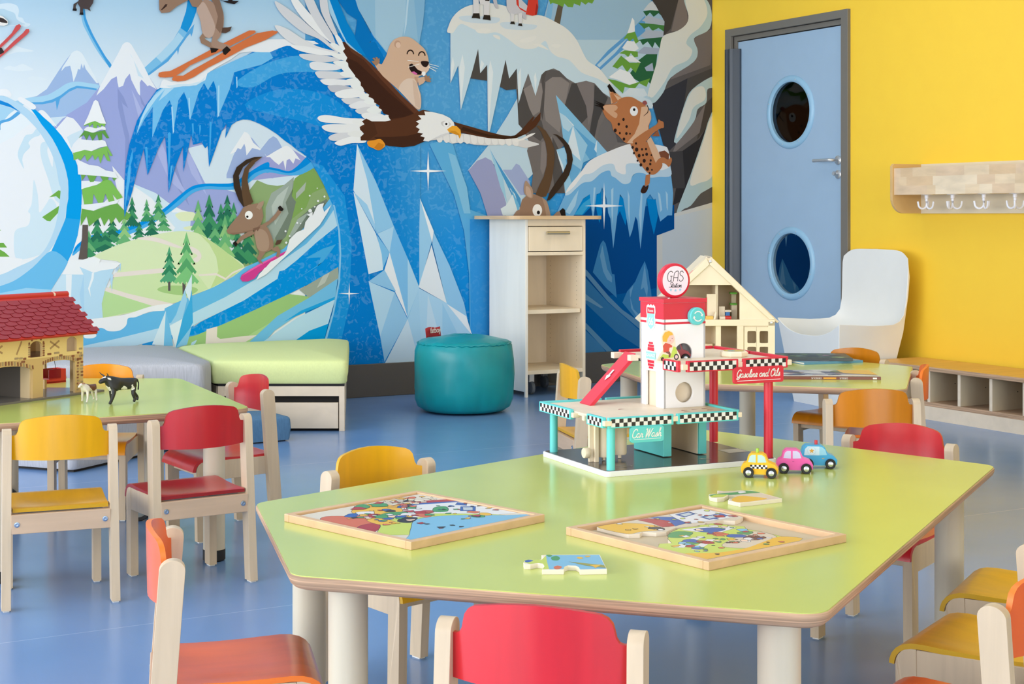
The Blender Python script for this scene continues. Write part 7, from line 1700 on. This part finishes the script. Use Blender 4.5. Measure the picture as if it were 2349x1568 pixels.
th, a, b, hh = tiny('doll_chest', 'tiny blue chest upstairs in the doll house behind the door', -.045, -.012, .06, .09, ZF, ZF + .032, M_TWOOD); MB().box(-a, a, -b, b, 0, .026).build('chest_body', mat('doll_blue', (52, 128, 202), .45), th, bevel=.001); MB().box(-a - .001, a + .001, -b - .001, b + .001, .026, .032).build('lid', mat('doll_blue', (52, 128, 202), .45), th, bevel=.001)
th, a, b, hh = tiny('doll_cabinet', 'tiny wooden cabinet downstairs in the doll house', -.055, .020, .05, .09, .0066, .075, M_TWOOD)
MB().box(-a, a, -b, b, 0, .066).build('body', M_DHI, th, bevel=.002)
for k in range(3): MB().box(-a + .003 + k * .020, -a + .021 + k * .020, -b - .002, -b, .004, .060).build('drawer_front', M_TWOOD, th, bevel=.0006)

# ------------------------------------------------------------------ picture books
def book(name, label, c, rz, w, dp, th_, cover, prints, z0, spine=None):
    b = thing(name, label, 'book', (c[0], c[1], z0), rz)
    MB().box(-w / 2 + .002, w / 2 - .003, -dp / 2 + .003, dp / 2 - .003, .0018, th_ - .0018).build('pages', mat('book_paper', (234, 230, 220), .7), b)
    MB().box(-w / 2, w / 2, -dp / 2, dp / 2, 0, .0018).build('back_cover', cover, b, bevel=.0004); MB().box(-w / 2, w / 2, -dp / 2, dp / 2, th_ - .0018, th_).build('front_cover', cover, b, bevel=.0004)
    sp = MB().box(-w / 2, w / 2, -dp / 2 - .0006, -dp / 2 + .002, 0, th_).build('spine', cover, b, bevel=.0004)
    m = MB()
    for k, (col, pl, sm) in enumerate(prints):
        m.col = lin(col); m.flat([spline(pl, 4) if sm else pl], th_ + .0001 + k * .00003)
    m.build('cover_print', M_PRINT, b, colors=True)
    return b, sp
random.seed(21)
M_BROWN = mat('book_brown_cover', (122, 66, 48), .35)
q = on_z(2021, 871, TABLE); ang = math.radians(-29.1 - 3); ux = Vector((math.cos(ang), math.sin(ang))); uy = Vector((-ux.y, ux.x)); c = Vector((q.x, q.y)) - ux * .18 + uy * .115
prn = [((176, 178, 190), [(-.178, -.113), (.178, -.113), (.178, .113), (-.178, .113)], 0)]
for i in range(26): prn.append((random.choice([(90, 92, 120), (130, 140, 160), (206, 206, 206), (110, 120, 90), (150, 120, 120)]), blob(random.uniform(-.15, .10), random.uniform(-.09, .09), random.uniform(.012, .035)), 1))
prn.append(((226, 182, 96), [(.07, .0), (.178, -.06), (.178, .113), (.06, .113)], 0)); prn.append(((236, 230, 214), [(-.178, -.113), (.178, -.113), (.178, -.085), (.10, -.07), (-.178, -.09)], 0))
b, sp = book('picture_book', 'large picture book lying flat with a brown lettered spine towards us', c, ang, .36, .23, .0105, M_BROWN, prn, TABLE)
mtx = lambda x, z: frame((x, -.1162, z), (-1, 0, 0), (0, 0, -1))
text_obj('spine_lettering', 'DESSUS', .0085, M_WINK, sp, mtx(.052, .0053), extrude=.0001); text_obj('spine_lettering', 'DESSOUS', .0085, M_WINK, sp, mtx(-.042, .0053), extrude=.0001)
MB().box(-.018, .026, -.1160, -.1150, .0025, .0080).build('spine_flash', mat('orange_flash', (226, 160, 50), .4), sp); MB().box(.152, .166, -.1160, -.1150, .0025, .0080).build('spine_badge', M_WINK, sp)
text_obj('spine_lettering', 'AUTHOR', .0001, M_WINK, sp, mtx(-.12, .0053)) if False else None
# stack of three further back
q = on_z(1880, 832, TABLE)
def pic(c0, pal, w, dp):
    r = [(c0, [(-w / 2 + .002, -dp / 2 + .002), (w / 2 - .002, -dp / 2 + .002), (w / 2 - .002, dp / 2 - .002), (-w / 2 + .002, dp / 2 - .002)], 0)]
    for i in range(22): r.append((random.choice(pal), blob(random.uniform(-w * .4, w * .4), random.uniform(-dp * .38, dp * .38), random.uniform(.010, .028)), 1))
    return r
e = Vector(cr(0, 1)); cc = Vector((q.x, q.y)) + Vector(cr(.0, .07))
book('picture_book', 'blue picture book at the bottom of the stack on the back table', cc + Vector(cr(.015, -.005)), math.radians(-29.1 + 20), .26, .20, .009, mat('book_blue_cover', (92, 150, 186), .3), pic((120, 168, 196), [(80, 130, 170), (180, 206, 216), (40, 60, 80)], .26, .20), TABLE)
book('picture_book', 'dark covered picture book on top of the stack on the back table', cc + Vector(cr(-.02, .015)), math.radians(-29.1 - 4), .30, .205, .012, mat('book_dark_cover', (58, 66, 70), .3), pic((66, 80, 74), [(40, 48, 52), (120, 150, 110), (150, 110, 140), (96, 120, 130)], .30, .205), TABLE + .0092)
